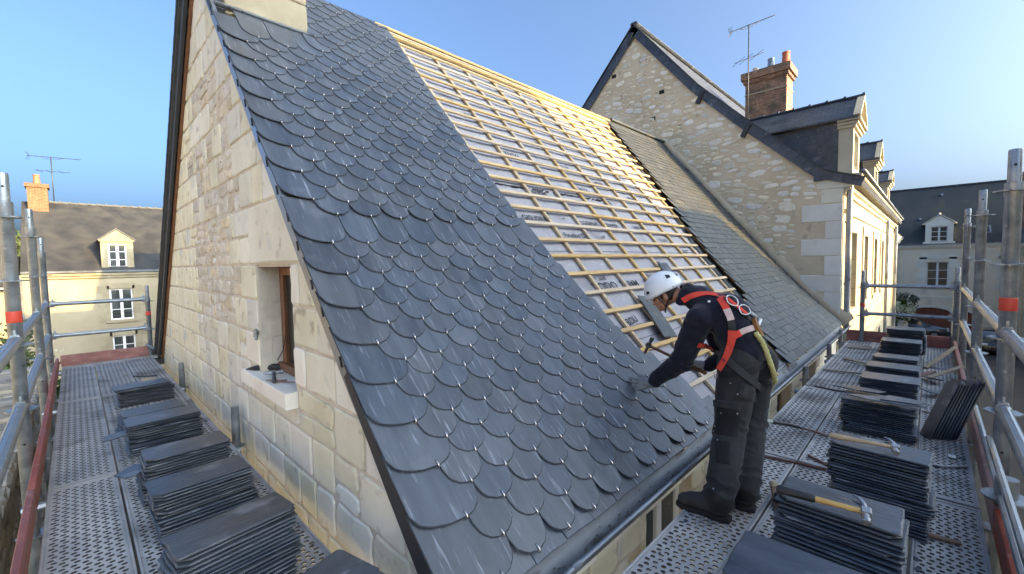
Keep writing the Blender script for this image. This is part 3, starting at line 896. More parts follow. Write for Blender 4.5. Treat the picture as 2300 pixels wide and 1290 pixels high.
# rear slope with its dark slated verge
mb = MB()
n = 26
for (x0, x1, h0, h1) in ((.90, 11.25, -.02, .035),):
    vs = []
    for i in range(n + 1):
        y = 5.29 + (9.50 - 5.29) * i / n
        for (x, h) in ((x0, h0), (x0, h1 + rngs.uniform(-.008, .008)), (x1, h1), (x1, h0)): vs.append(V(x, y + h * .73, BACK(y) + h * .68))
    fs = []
    for i in range(n):
        for k in range(4): fs.append((i * 4 + k, i * 4 + (k + 1) % 4, (i + 1) * 4 + (k + 1) % 4, (i + 1) * 4 + k))
    fs += [(3, 2, 1, 0), tuple(n * 4 + k for k in range(4))]
    mb.add(vs, fs)
mb.build('rear_slope', m_slate_old, H)
for i in range(30):
    y = 5.35 + i * .14
    mb = MB(); mb.bar(V(.905, y, BACK(y) + .062), V(.905, y + .15, BACK(y + .15) + .042), .035, .05, (0, .73, .68)); mb.build('verge_slate', m_verge, H)
mb = MB(); mb.bar(V(.94, 5.25, BACK(5.25) - .10), V(.94, 9.45, BACK(9.45) - .10), .03, .12, (0, .73, .68)); mb.build('rear_verge_board', m_verge, H)
mb = MB(); mb.bar(V(.985, 5.25, BACK(5.25) - .18), V(.985, 9.45, BACK(9.45) - .18), .03, .04, (0, .73, .68)); mb.build('rear_verge_trim', m_redwood, H)
mb = MB(); mb.bar(V(.86, 9.55, .05), V(11.2, 9.55, .05), .12, .1, bev=.03); mb.bar(V(.86, 9.45, -.08), V(1.3, 9.45, -.08), .2, .09); mb.build('rear_gutter', m_verge, H)

# --- chimney on the near gable
ch = MB(); ch.box((1.10, 4.64, 3.6), (1.78, 5.9, 5.8)); ch = ch.build('chimney', m_chimstone, H)
for (x0, x1, z0, z1) in ((1.08, 1.80, 3.80, 4.14), (1.08, 1.545, 4.15, 4.50), (1.555, 1.80, 4.15, 4.50), (1.08, 1.36, 4.51, 4.86), (1.37, 1.80, 4.51, 4.86), (1.08, 1.80, 4.87, 5.2)):
    mb = MB(); P = poly_rect(-(x1 - x0) / 2, (x1 - x0) / 2, -(z1 - z0) / 2, (z1 - z0) / 2, rngs, .003, .01)
    mb.prism(P, V(0, 0, 0), V(1, 0, 0), V(0, 0, 1), V(0, -1, 0), 1.26, 0, .006, .01)
    place('chimney_stone', mb.mesh('chimney_stone', m_chimstone), Matrix.Translation(((x0 + x1) / 2, 4.62, (z0 + z1) / 2)), ch)
mb = MB(); mb.bar(V(1.0, 4.60, pz(4.60) + .02), V(1.86, 4.60, pz(4.60) + .02), .04, .02, (0, -.76, .64)); mb.bar(V(1.82, 4.58, pz(4.58) + .03), V(1.82, 5.25, pz(5.25) + .03), .035, .02, (0, -.76, .64)); mb.build('chimney_flashing', m_zinc_clean, H)
mb = MB(); mb.bar(V(.965, 4.66, pz(4.6) + .02), V(1.075, 4.66, pz(4.6) + .02), .16, .05, (0, -.76, .64)); mb.build('flashing_piece', m_verge, H)

# --- old slates next to the neighbouring gable
xlt = [(1.3, 6.62), (1.72, 6.8), (1.9, 7.15), (2.0, 7.62), (2.3, 7.62), (2.9, 7.68), (3.5, 8.0), (3.94, 8.25), (5.2, 8.5)]
old = []
def old_slate_mesh(wd, ln=.25, rag=1):
    P = [(-wd / 2 + .012, 0), (-wd / 4, rngs.uniform(-.006, .004) * rag), (0, rngs.uniform(-.006, .004) * rag), (wd / 4, rngs.uniform(-.006, .004) * rag), (wd / 2 - .012, 0), (wd / 2, .012), (wd / 2, ln), (-wd / 2, ln), (-wd / 2, .012)]
    mb = MB(); mb.prism(P, V(0, 0, 0), V(1, 0, 0), V(0, 1, 0), V(0, 0, 1), .007, 0, .002); return mb
ostd = [old_slate_mesh(.176) for _ in range(6)]; ome = [m.mesh('old_slate', m_slate_old) for m in ostd]
ri = 0; y = 1.30
while y < 5.2:
    s = sy(y)
    x = lerp(xlt, y) + rngs.uniform(0, .05) + (.09 if ri % 2 else 0)
    while x < 11.26:
        old.append((x + rngs.uniform(-.004, .004), y, s)); x += .18
    y += .083; ri += 1
old.sort(key=lambda c: (V(c[0], c[1], pz(c[1])) - CAM).length)
st = MB()
for i, (x, y, s) in enumerate(old):
    p0 = RF(x, s + rngs.uniform(-.006, .006), .019 + rngs.uniform(0, .006)); p1 = RF(x, s + .25, -.001)
    if s + .25 > STOP: p1 = p0 + (RF(x, STOP) - RF(x, STOP - .3))
    d = (p1 - p0).normalized(); a = rngs.uniform(-.02, .02)
    xa = V(1, 0, 0) * math.cos(a) + d * math.sin(a)
    M_ = frame(p0, xa, d, V(1, 0, 0).cross(d)); k = rngs.randrange(6)
    if s + .25 > STOP + .03: continue
    if i < 300: place('old_slate', ome[k], M_, H)
    else: st.add([M_ @ v for v in ostd[k].v], ostd[k].f)
st.build('old_slates', m_slate_old, H, kind='stuff')
# mortar fillet against the neighbour's wall
mb = MB(); n = 60; vs = []
for i in range(n + 1):
    s = STOP * i / n + .02
    wv = .025 + .02 * noise.noise(V(i * .7, 0, 0)); hv = .17 + .09 * noise.noise(V(i * .6, 5, 0)) + .04 * (i / n < .5)
    for (x, h) in ((11.31, -.05), (11.285 - wv, .012), (11.287, hv * .6), (11.31, hv)): vs.append(RF(x, s, h))
fs = [(i * 4 + k, i * 4 + k + 1, (i + 1) * 4 + k + 1, (i + 1) * 4 + k) for i in range(n) for k in range(3)]
mb.add(vs, fs); mb.build('mortar_fillet', m_render, H, smooth='all')
mb = MB(); mb.bar(RF(10.95, STOP - 1.15, .05), RF(10.95, STOP - .55, .05), .03, .05, (0, -1, 1)); mb.bar(RF(11.05, STOP - 1.7, .05), RF(11.05, STOP - 1.1, .05), .02, .04, (0, -1, 1)); mb.build('lead_flashing', m_zinc_clean, H)

# --- gutter
mb = MB()
sec = [(1.40, .115), (1.395, .06), (1.375, .0), (1.335, -.03), (1.29, -.035), (1.245, -.018), (1.215, .02), (1.203, .066), (1.215, .070), (1.225, .03), (1.25, -.006), (1.29, -.022), (1.33, -.018), (1.365, .008), (1.385, .06), (1.39, .113)]
n = 36
vs = [V(.96 + (11.27 - .96) * i / n, 1.29 + (y - 1.29) * 1.06 - .045, z + .002 * noise.noise(V(i * .5, y, z))) for i in range(n + 1) for (y, z) in sec]
K = len(sec)
fs = [(i * K + k, i * K + (k + 1) % K, (i + 1) * K + (k + 1) % K, (i + 1) * K + k) for i in range(n) for k in range(K)]
fs += [tuple(range(K - 1, -1, -1)), tuple(n * K + k for k in range(K))]
mb.add(vs, fs); gt = mb.build('gutter', m_zinc, H, smooth=True)
mb = MB(); mb.tube([V(.96, 1.155, .07), V(11.28, 1.155, .07)], .0125, 8); mb.build('gutter_bead', m_zinc_clean, gt, smooth='all')
for x in (1.55, 2.6, 3.9, 5.1, 6.3, 7.5, 8.7, 9.9):
    mb = MB(); mb.tube([V(x, 1.155, .07), V(x + .05, 1.155, .07)], .0165, 8); mb.tube([V(x + .02, 1.15, .055), V(x + .02, 1.175, .03), V(x + .02, 1.195, .05)], .004, 6)
    mb.build('gutter_bracket', m_zinc_clean, gt, smooth=True)
mb = MB()
for i in range(420):
    x = rngs.uniform(1.2, 4.6) if rngs.random() < .8 else rngs.uniform(4.6, 9)
    y = rngs.gauss(1.245, .024); r = rngs.uniform(.003, .009)
    c = V(x, y, -.016 + abs(y - 1.245) ** 2 * 6)
    mb.add([c + V(r, 0, 0), c + V(-r * .5, r * .8, 0), c + V(-r * .5, -r * .8, 0), c + V(0, 0, r * .8)], [(0, 1, 3), (1, 2, 3), (2, 0, 3)])
mb.build('gutter_debris', m_bark, H, kind='stuff')
mb = MB(); mb.sheet([[V(.97, 1.335, .085), V(11.25, 1.335, .085)], [V(.97, 1.47, .175), V(11.25, 1.47, .175)]]); mb.build('eaves_flashing', m_zinc, H)
# ------------------------------------------------------------------ neighbouring gabled house
NX = 11.3
NG = [(1.05, 3.06), (1.55, 3.24), (1.68, 3.30), (3.08, 4.60), (4.31, 5.83), (6.1, 8.0)]
NR = [(6.1, 8.0), (11.2, 2.6)]
def nz(y):
    if y <= 6.1: return lerp(NG, y)
    return 8.0 - (y - 6.1) * 1.06
NB = thing('neighbour_house', 'rubble stone gabled house with dormers and slate roof behind the old slates on the right', 'house', (11.6, 1.6, GZ))
w = MB()
ys = [1.36, 1.68, 2.4, 3.08, 3.7, 4.31, 5.2, 6.1, 7, 8, 9, 10, 11]
for a, b_ in zip(ys, ys[1:]):
    ta, tb = min(nz(a), 9) - .10, nz(b_) - .10
    w.add([V(x, y, z) for x in (NX, 11.7) for y, z in ((a, GZ), (b_, GZ), (b_, tb), (a, ta))],
          [(0, 3, 2, 1), (4, 5, 6, 7), (0, 4, 7, 3), (1, 2, 6, 5), (3, 7, 6, 2), (0, 1, 5, 4)])
w.build('gable_wall', m_render, NB)
# rubble stones showing through the mortar
rr = random.Random(21)
cand = []
tries = 0
cells = {}
while len(cand) < 620 and tries < 24000:
    tries += 1
    y = rr.uniform(1.9, 8.6); z = rr.uniform(.1, 7.6)
    if z > nz(y) - .35: continue
    roofz = (pz(y) if y < 5.27 else BACK(y))
    if z < roofz + .16: continue
    if y < 2.25 and .5 < z < 2.75: continue
    if z > 5 and rr.random() < .45: continue
    a = rr.uniform(.05, .19) * (1 if z < 5 else .8); b_ = a * rr.uniform(.28, .6)
    gx, gz_ = int(y / .4), int(z / .4)
    bad = False
    for i in (-1, 0, 1):
        for j in (-1, 0, 1):
            for (y2, z2, a2, b2) in cells.get((gx + i, gz_ + j), ()):
                if abs(y - y2) < (a + a2) * .98 and abs(z - z2) < (b_ + b2) * 1.02: bad = True
    if bad: continue
    cells.setdefault((gx, gz_), []).append((y, z, a, b_)); cand.append((y, z, a, b_))
cand.sort(key=lambda c: -c[2] * c[3])
rest = MB()
for i, (y, z, a, b_) in enumerate(cand):
    P = []
    for k in range(11):
        t = 2 * math.pi * k / 11
        e = rr.uniform(.78, 1.08)
        P.append((abs(math.cos(t)) ** .7 * math.copysign(a, math.cos(t)) * e, abs(math.sin(t)) ** .7 * math.copysign(b_, math.sin(t)) * e))
    tl = rr.uniform(-.22, .3); P = [(p[0] * math.cos(tl) - p[1] * math.sin(tl), p[0] * math.sin(tl) + p[1] * math.cos(tl)) for p in P]
    pr = rr.uniform(.004, .014); bv = pr * .9
    if i < 300:
        mb = MB(); mb.prism(P, V(0, 0, 0), V(0, 1, 0), V(0, 0, 1), V(-1, 0, 0), .04, 0, bv, .014)
        place('stone', mb.mesh('stone', m_rubble), Matrix.Translation((NX - pr, y, z)), NB)
    else: rest.prism([(p[0] + y, p[1] + z) for p in P], V(NX - pr, 0, 0), V(0, 1, 0), V(0, 0, 1), V(-1, 0, 0), .04, 0, bv, .014)
rest.build('small_rubble', m_rubble, NB, kind='stuff')
for (y, z) in ((6.75, 6.85), (5.3, 6.0), (5.55, 5.35)):
    mb = MB(); mb.box((NX - .008, y - .07, z - .05), (NX + .05, y + .07, z + .05)); mb.build('putlog_hole', m_dark, NB)
# quoins at the street corner
qz = [2.62, 2.25, 1.88, 1.52, 1.10, .74, .36, -.02]
for i, (z1, z0) in enumerate(zip(qz, qz[1:])):
    y1 = 2.07 if i % 2 == 0 else 1.64
    mb = MB(); mb.frame_box((0, 0, 0), (0, 1, 0), (0, 0, 1), (-1, 0, 0), (y1 - 1.352) / 2, (z1 - z0) / 2 - .004, .06, 0, .008)
    place('quoin', mb.mesh('quoin', m_stone_new), Matrix.Translation((NX + .042, (y1 + 1.352) / 2, (z0 + z1) / 2)), NB)
for (y0, y1, z0, z1) in ((1.352, 1.72, 2.63, 2.93), (1.20, 1.80, 2.94, 3.14)):
    mb = MB(); mb.box((NX - .02, y0, z0), (NX + .12, y1, z1), bev=.01); mb.build('corner_stone', m_stone, NB)
# front wall with openings, facing the street
fy = 1.35
E1 = 28.0
wv = [(12.55, 13.55), (15.2, 16.2), (18.1, 19.1), (20.9, 21.9), (23.8, 24.8)]
def facade(mb, x0, x1, y0, y1, z0, z1, wins, wz):
    xs = [x0]
    for a, b_ in wins: xs += [a, b_]
    xs.append(x1)
    for i in range(len(xs) - 1):
        if i % 2 == 0: mb.box((xs[i], y0, z0), (xs[i + 1], y1, z1))
        else:
            zc_ = z0
            for (a, b_) in wz:
                mb.box((xs[i], y0 + .001, zc_), (xs[i + 1], y1 - .001, a)); zc_ = b_
            mb.box((xs[i], y0 + .001, zc_), (xs[i + 1], y1 - .001, z1 - .001))
wz = [(-3.4, -1.2), (.25, 2.05)]
mb = MB(); facade(mb, 11.42, E1, fy, 1.9, GZ, 2.95, wv, wz); mb.build('front_wall', m_facade, NB)
def casement(parent, x0, x1, y, z0, z1, mat=m_white, axis='x', bars=2, gl=m_glass, depth=.05, fw=.055):
    """frame + panes in plane; axis x: runs along X facing -Y; axis y: runs along Y facing -X"""
    f = MB()
    def bx(mb, a0, a1, z0_, z1_, d0, d1):
        if axis == 'x': mb.box((a0, y + d0, z0_), (a1, y + d1, z1_))
        else: mb.box((y + d0, a0, z0_), (y + d1, a1, z1_))
    bx(f, x0, x0 + fw, z0, z1, 0, depth); bx(f, x1 - fw, x1, z0, z1, 0, depth)
    bx(f, x0 + fw, x1 - fw, z1 - fw, z1, .002, depth); bx(f, x0 + fw, x1 - fw, z0, z0 + fw * 1.2, .002, depth)
    c = (x0 + x1) / 2
    bx(f, c - fw * .9, c + fw * .9, z0 + fw * 1.2, z1 - fw, -.008, depth)
    for k in range(1, bars + 1):
        zz = z0 + (z1 - z0) * k / (bars + 1)
        bx(f, x0 + fw, c - fw * .9, zz - .018, zz + .018, .006, depth); bx(f, c + fw * .9, x1 - fw, zz - .018, zz + .018, .006, depth)
    fo = f.build('window', mat, parent)
    edges = [z0 + fw * 1.2] + [z0 + (z1 - z0) * k / (bars + 1) for k in range(1, bars + 1)] + [z1 - fw]
    for a0, a1 in ((x0 + fw, c - fw * .9), (c + fw * .9, x1 - fw)):
        for e0, e1 in zip(edges, edges[1:]):
            p = MB(); bx(p, a0, a1, e0 + .015, e1 - .015, depth * .5, depth * .5 + .006); p.build('pane', gl, fo)
    return fo
for a, b_ in wv:
    for z0, z1 in wz:
        casement(NB, a + .004, b_ - .004, fy + .18, z0 + .004, z1 - .004, bars=2)
    mb = MB(); mb.box((a - .10, fy - .05, .12), (b_ + .10, fy + .15, .246), bev=.01); mb.build('windowsill', m_trim, NB)
    for (u0, u1) in ((a - .22, a - .005), (b_ + .005, b_ + .22)):
        mb = MB(); mb.box((u0, fy - .035, .25), (u1, fy - .001, 2.05), bev=.008); mb.build('window_surround', m_trim, NB)
    mb = MB(); mb.box((a - .22, fy - .035, 2.055), (b_ + .22, fy - .001, 2.3), bev=.008); mb.build('lintel', m_trim, NB)
# cornice
csec = [(1.349, 2.78), (1.30, 2.80), (1.29, 2.87), (1.235, 2.90), (1.22, 2.99), (1.13, 3.04), (1.09, 3.13), (1.06, 3.15), (1.05, 3.20), (1.349, 3.22)]
def extrude_x(sec, x0, x1, mat, name, parent, smooth=False):
    mb = MB(); K = len(sec)
    vs = [V(x, y, z) for x in (x0, x1) for (y, z) in sec]
    fs = [(k, (k + 1) % K, K + (k + 1) % K, K + k) for k in range(K)] + [tuple(range(K - 1, -1, -1)), tuple(K + k for k in range(K))]
    mb.add(vs, fs); return mb.build(name, mat, parent, smooth=smooth)
extrude_x(csec, NX + .01, E1, m_trim, 'cornice', NB)
extrude_x([(1.349, 2.42), (1.31, 2.43), (1.31, 2.50), (1.349, 2.51)], NX + .2, E1, m_trim, 'string_course', NB)
mb = MB(); mb.tube([V(NX, 1.03, 3.235), V(E1, 1.03, 3.235)], .045, 8); mb.build('gutter', m_zinc_clean, NB, smooth='all')
mb = MB(); mb.tube([V(11.42, 1.27, 3.02), V(11.42, 1.24, 2.95), V(11.40, 1.25, 2.85), V(11.40, 1.26, GZ)], .055, 10)
for z in (2.2, .9, -.5, -2): mb.tube([V(11.40, 1.26, z), V(11.40, 1.26, z + .04)], .064, 10)
mb.build('downpipe', m_zinc_clean, NB, smooth=True)
mb = MB(); mb.tube([V(22.6, 1.28, 3.1), V(22.6, 1.26, 2.8), V(22.6, 1.26, GZ)], .055, 8); mb.build('downpipe', m_zinc_clean, NB, smooth=True)
# roof
def slab(prof, x0, x1, th, name, mat, parent):
    mb = MB(); n = len(prof); vs = []
    for i, (y, z) in enumerate(prof):
        a = prof[max(0, i - 1)]; b_ = prof[min(n - 1, i + 1)]
        dy, dz = b_[0] - a[0], b_[1] - a[1]; L = math.hypot(dy, dz); ny, nz_ = -dz / L, dy / L
        if nz_ < 0: ny, nz_ = -ny, -nz_
        for (x, h) in ((x0, 0), (x1, 0), (x1, -th), (x0, -th)): vs.append(V(x, y + ny * h, z + nz_ * h))
    fs = [(i * 4 + k, i * 4 + (k + 1) % 4, (i + 1) * 4 + (k + 1) % 4, (i + 1) * 4 + k) for i in range(n - 1) for k in range(4)]
    fs += [(3, 2, 1, 0), tuple((n - 1) * 4 + k for k in range(4))]
    mb.add(vs, fs); return mb.build(name, mat, parent)
m_slate_course = pmat('coursed_slate_roof', [(.045, .05, .058), (.065, .07, .08), (.09, .095, .105)], 3, .5, S1, 0, 0, .3, 30,
                      brick=dict(w=.22, h=.11, gap=.007, rot=(0, 0, 0), c1=(.8, .8, .82), c2=(1.2, 1.2, 1.2), cm=(.3, .3, .3), bump=1),
                      spots=[((.10, .095, .085), 1.2, .6, .2, S1)])
slab([(y, z + .03) for y, z in NG], NX - .02, E1, .10, 'roof', m_slate_course, NB)
slab([(6.1, 8.03), (11.3, 2.52)], NX - .02, E1, .10, 'rear_roof', m_slate_course, NB)
m_slate_course_y = pmat('coursed_dormer_slate', [(.045, .05, .058), (.065, .07, .08), (.09, .095, .105)], 3, .5, S1, 0, 0, .3, 30,
                      brick=dict(w=.22, h=.075, gap=.007, rot=(0, 0, R(90)), c1=(.8, .8, .82), c2=(1.2, 1.2, 1.2), cm=(.25, .25, .25), bump=1))
# verge slates along the gable edge: individually visible
def verge_run(pts, parent, step, wd, x=NX - .05):
    for (a, b_) in zip(pts, pts[1:]):
        A = V(x, a[0], a[1]); B = V(x, b_[0], b_[1]); L = (B - A).length; n = max(1, round(L / step)); d = (B - A).normalized()
        for k in range(n):
            c = A + d * (L * (k + .5) / n)
            nn = V(-1, 0, 0); 
            mb = MB(); mb.frame_box((0, 0, 0), (1, 0, 0), (0, 1, 0), (0, 0, 1), L / n / 2 - .003, wd / 2, .007)
            up = V(-1, 0, 0).cross(d)
            if up.z < 0: up = -up
            place('verge_slate', mb.mesh('verge_slate', m_slate_c), frame(c - up * (wd / 2 - .04) + V(-.004 * (k % 2), 0, 0), d, None, nn), parent)
verge_run([(1.0, 3.07), (1.68, 3.31)], NB, .17, .20)
verge_run(NG[2:], NB, .21, .22)
verge_run([(6.1, 8.0), (8.6, 5.35)], NB, .30, .26)
mb = MB()
for (a, b_) in zip(NG, NG[1:]): mb.bar(V(NX - .045, a[0], a[1] + .055), V(NX - .045, b_[0], b_[1] + .055), .10, .02, (0, -.7, .7))
mb.bar(V(NX - .045, 6.1, 8.055), V(NX - .045, 10, 3.9), .10, .02, (0, .7, .7))
mb.build('verge_capping', m_verge, NB)
mb = MB(); mb.bar(V(NX - .045, 6.1, 8.07), V(E1, 6.1, 8.07), .22, .10, bev=.04); mb.build('ridge_cap', m_slate_c, NB)
mb = MB(); mb.box((NX - .06, 1.62, 3.12), (NX - .03, 1.86, 3.33)); mb.build('verge_end_slate', m_slate_c, NB)
for (y, z) in ((4.18, 5.72), (3.12, 4.66), (6.1, 7.86)):
    mb = MB(); mb.bar(V(NX - .06, y + .02, z - .03), V(NX - .06, y + .16, z - .30), .10, .09, (1, 0, 0), bev=.01); mb.build('bracket', m_verge, NB)
# dormers
def dormer(parent, x0, x1, yf, z0, ze, zr, ywall=3.2, apexo=.10, cheek_slates=False):
    c = (x0 + x1) / 2
    d = MB()
    d.box((x0, yf, z0), (x0 + .2, yf + .28, ze)); d.box((x1 - .2, yf, z0), (x1, yf + .28, ze))
    d.box((x0 + .2, yf + .001, ze - .22), (x1 - .2, yf + .27, ze)); d.box((x0 + .2, yf + .001, z0), (x1 - .2, yf + .27, z0 + .16))
    d.add([V(x0, yf, ze), V(x1, yf, ze), V(c, yf, zr - .10), V(x0, yf + .2, ze), V(x1, yf + .2, ze), V(c, yf + .2, zr - .10)], [(0, 1, 2), (5, 4, 3), (0, 2, 5, 3), (1, 4, 5, 2), (0, 3, 4, 1)])
    dm = d.build('dormer', m_trim, parent)
    # moulded cornice and raking trim
    t = MB()
    for (o, zz) in ((.05, ze - .16), (.09, ze - .09), (.14, ze - .02)):
        t.box((x0 - o, yf - o, zz), (x1 + o, yf - .001, zz + .06)); t.box((x0 - o, yf - .0005, zz), (x0 - .001, yf + .30, zz + .06)); t.box((x1 + .001, yf - .0005, zz), (x1 + o, yf + .30, zz + .06))
    for s in (-1, 1):
        a = V(c + s * ((x1 - x0) / 2 + .14), yf - .07, ze + .06); b_ = V(c, yf - .07, zr - .02)
        t.bar(a, b_, .14, .07, (0, 0, 1))
    t.build('dormer_cornice', m_trim, dm)
    # cheek wall
    k = MB(); k.add([V(x0 + .02, yf + .28, z0 - .1), V(x0 + .02, ywall, ze), V(x0 + .02, yf + .28, ze), V(x0 + .06, yf + .28, z0 - .1), V(x0 + .06, ywall, ze), V(x0 + .06, yf + .28, ze)],
                    [(0, 2, 1), (3, 4, 5), (0, 1, 4, 3), (0, 3, 5, 2), (2, 5, 4, 1)]); k.build('dormer_cheek', m_verge, dm)
    if cheek_slates:
        zz = ze - .10
        j = 0
        while zz > z0 - .2:
            y = yf + .285 - (.10 if j % 2 else 0)
            while y < ywall:
                y1 = y + .21
                ylim = yf + .3 + (ywall - yf - .3) * (zz - z0 + .1) / (ze - z0 + .1)
                ya = max(y, yf + .285)
                if ya < ylim and y1 - ya > .03:
                    mb = MB(); mb.frame_box((0, 0, 0), (0, 1, 0), (0, 0, 1), (1, 0, 0), (y1 - ya) / 2 - .002, .062, .004)
                    place('slate', mb.mesh('slate', m_slate_c), Matrix.Translation((x0 + .008 - .003 * (j % 2), (ya + y1) / 2, zz + .04)) @ Matrix.Rotation(-.05, 4, 'Y'), dm)
                y += .21
            zz -= .105; j += 1
    # roof
    r = MB()
    for s in (-1, 1):
        ex = c + s * ((x1 - x0) / 2 + .16)
        zb = ze + .10
        yb = 1.2 + 9
        ycut_e = ywall + .15; ycut_r = ywall + (zr - ze) * 1.02
        th = .045
        vs = [V(ex, yf - apexo, zb - .04), V(c, yf - apexo, zr), V(c, ycut_r, zr), V(ex, ycut_e, zb - .04)]
        vs += [v - V(0, 0, th) for v in vs]
        r.add(vs, [(0, 1, 2, 3), (7, 6, 5, 4), (0, 4, 5, 1), (1, 5, 6, 2), (2, 6, 7, 3), (3, 7, 4, 0)])
    r.build('dormer_roof', m_slate_course_y, dm)
    rc = MB(); y = yf - apexo - .02
    while y < ywall + .6:
        rc.bar(V(c, y, zr + .015), V(c, y + .35, zr + .005), .11, .06, bev=.02); rc.bar(V(c, y - .02, zr + .03), V(c, y + .03, zr + .03), .13, .07, bev=.02); y += .36
    rc.build('dormer_ridge_tile', m_slate_c, dm)
    casement(parent, x0 + .204, x1 - .204, yf + .12, z0 + .164, ze - .224, bars=2)
    return dm
dormer(NB, 12.92, 14.12, 1.38, 3.45, 4.68, 5.36, 3.2, cheek_slates=True)
dormer(NB, 18.2, 19.4, 1.38, 3.45, 4.55, 5.25, 3.1)
dormer(NB, 24.0, 25.2, 1.38, 3.45, 4.55, 5.1, 3.1)
# brick chimney with its pots
c_ = MB(); c_.box((14.0, 2.98, 4.4), (14.7, 4.02, 6.55)); c_.box((13.95, 2.93, 6.55), (14.75, 4.07, 6.65)); c_.box((13.9, 2.88, 6.65), (14.8, 4.12, 6.85)); 
ch = c_.build('chimney', m_brick_x, NB)
c_ = MB(); c_.sheet([[V(14.0, 2.978, 4.4), V(14.7, 2.978, 4.4)], [V(14.0, 2.978, 6.55), V(14.7, 2.978, 6.55)]]); c_.build('chimney_side_bricks', m_brick, ch)
c_ = MB(); c_.box((13.985, 2.965, 6.22), (14.715, 4.035, 6.25)); c_.build('chimney_band', m_trim, ch)
for (y, r_, h_, m_) in ((3.85, .085, .22, m_mortar), (3.45, .10, .36, m_galv), (3.08, .11, .42, m_terra)):
    mb = MB(); mb.lathe([(r_ * 1.1, 0), (r_, .03), (r_ * .85, h_ * .9), (r_ * .95, h_ * .92), (r_ * .95, h_), (r_ * .7, h_)], (14.35, y, 6.85), 14); mb.build('chimney_pot', m_, ch, smooth=True)

def antenna(label, base, h, s=1.0, yaw=0, tilt=0):
    t = thing('tv_antenna', label, 'antenna', base)
    b0 = Vector(base)
    d = V(math.cos(yaw) * math.cos(tilt), math.sin(yaw) * math.cos(tilt), math.sin(tilt)); e = V(-math.sin(yaw), math.cos(yaw), 0)
    mb = MB(); mb.tube([b0, b0 + V(0, 0, h)], .022 * s, 8); mb.build('mast', m_iron, t, smooth='all')
    tp = b0 + V(0, 0, h - .02)
    mb = MB(); mb.tube([tp - d * .85 * s, tp + d * 1.15 * s], .016 * s, 6)
    for k in range(14):
        c = tp + d * (-.5 + k * .12) * s; mb.tube([c - e * .09 * s, c + e * .09 * s], .007 * s, 5)
    mb.tube([tp - d * .4 * s, tp - d * .25 * s - V(0, 0, .10 * s), tp + d * .2 * s - V(0, 0, .10 * s), tp + d * .5 * s], .010 * s, 6)
    mb.build('boom', m_iron, t)
    mb = MB()
    for k in range(-3, 4):
        for sg in (-1, 1):
            c = tp - d * (.82 + abs(k) * .02) * s + V(0, 0, k * .055 * s); mb.tube([c, c + e * sg * .16 * s + d * .04 * s], .006 * s, 5)
    for k in (-1, 1): mb.tube([tp - d * .8 * s, tp - d * .92 * s + V(0, 0, k * .2 * s)], .008 * s, 5)
    mb.build('reflector', m_iron, t)
    mp_ = b0 + V(0, 0, h * .70)
    mb = MB(); mb.tube([mp_ - d * .62 * s, mp_ + d * .7 * s], .014 * s, 6)
    for k in (-.45, -.1, .35): mb.tube([mp_ + d * k * s - e * .5 * s, mp_ + d * k * s + e * .5 * s], .008 * s, 5)
    mb.build('lower_boom', m_iron, t)
    return t
antenna('thin tv aerial on a tall mast beside the brick chimney with three pots', (13.3, 3.75, 4.9), 3.0, .66, R(-45), R(20))

# second house of the same street row, mostly hidden
N2 = thing('row_house', 'pale stone street house beyond the neighbour house, seen edge-on past its cornice', 'house', (29, 2, GZ))
mb = MB(); facade(mb, 28.01, 37, 1.55, 10, GZ, 2.6, [(30, 31), (33, 34)], [(-3.3, -1.2), (.1, 1.8)]); mb.build('wall', m_plaster_y, N2)
extrude_x([(1.549, 2.2), (1.45, 2.3), (1.35, 2.5), (1.3, 2.62), (1.549, 2.64)], 28.02, 37, m_trim, 'cornice', N2)
slab([(1.3, 2.7), (6.0, 6.5), (10.4, 2.6)], 28.01, 37, .1, 'roof', m_roof_far, N2)
for a in (30, 33):
    for z0, z1 in ((-3.3, -1.2), (.1, 1.8)): casement(N2, a + .004, a + .996, 1.7, z0, z1)
mb = MB(); mb.tube([V(27.9, 1.25, 3.1), V(27.9, 1.25, GZ)], .06, 8); mb.build('downpipe', m_zinc_clean, N2)

# ------------------------------------------------------------------ building closing the street (faces -X)
BX = 48.0
m_roof_back = pmat('dark_mossy_roof', [(.022, .026, .026), (.034, .038, .038), (.052, .055, .052)], .5, .75, (1, 1, .45), 0, 0, .4, 6,
                   spots=[((.075, .07, .05), .8, .56, .2, (1, 1, .5))])
BB = thing('street_end_building', 'pale rendered two-storey building with dark roof closing the far end of the street', 'building', (BX + 1, -4, GZ))
def facade_y(mb, y0, y1, x0, x1, z0, z1, wins):
    """wall facing -X with rectangular holes (ya, yb, za, zb)"""
    ys = sorted({y0, y1, *[a for w_ in wins for a in w_[:2]]})
    for a, b_ in zip(ys, ys[1:]):
        hs = sorted((w_[2], w_[3]) for w_ in wins if w_[0] <= a and b_ <= w_[1])
        z = z0
        for (za, zb) in hs:
            if za > z: mb.box((x0, a, z), (x1, b_, za))
            z = zb
        mb.box((x0, a, z), (x1, b_, z1))
bw = [(-1.0, .25, -1.05, .93), (-5.2, -4.0, -1.05, .93), (3.5, 4.7, -1.05, .93)]
doors = [(-1.25, 1.15, GZ, -2.72), (-2.45, -1.62, GZ, -2.95)]
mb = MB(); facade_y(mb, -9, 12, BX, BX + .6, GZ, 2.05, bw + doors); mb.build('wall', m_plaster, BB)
mb = MB(); mb.box((BX + .7, -8.9, GZ), (BX + 8, 11.9, 2.0)); mb.build('inner_wall', m_dark, BB)
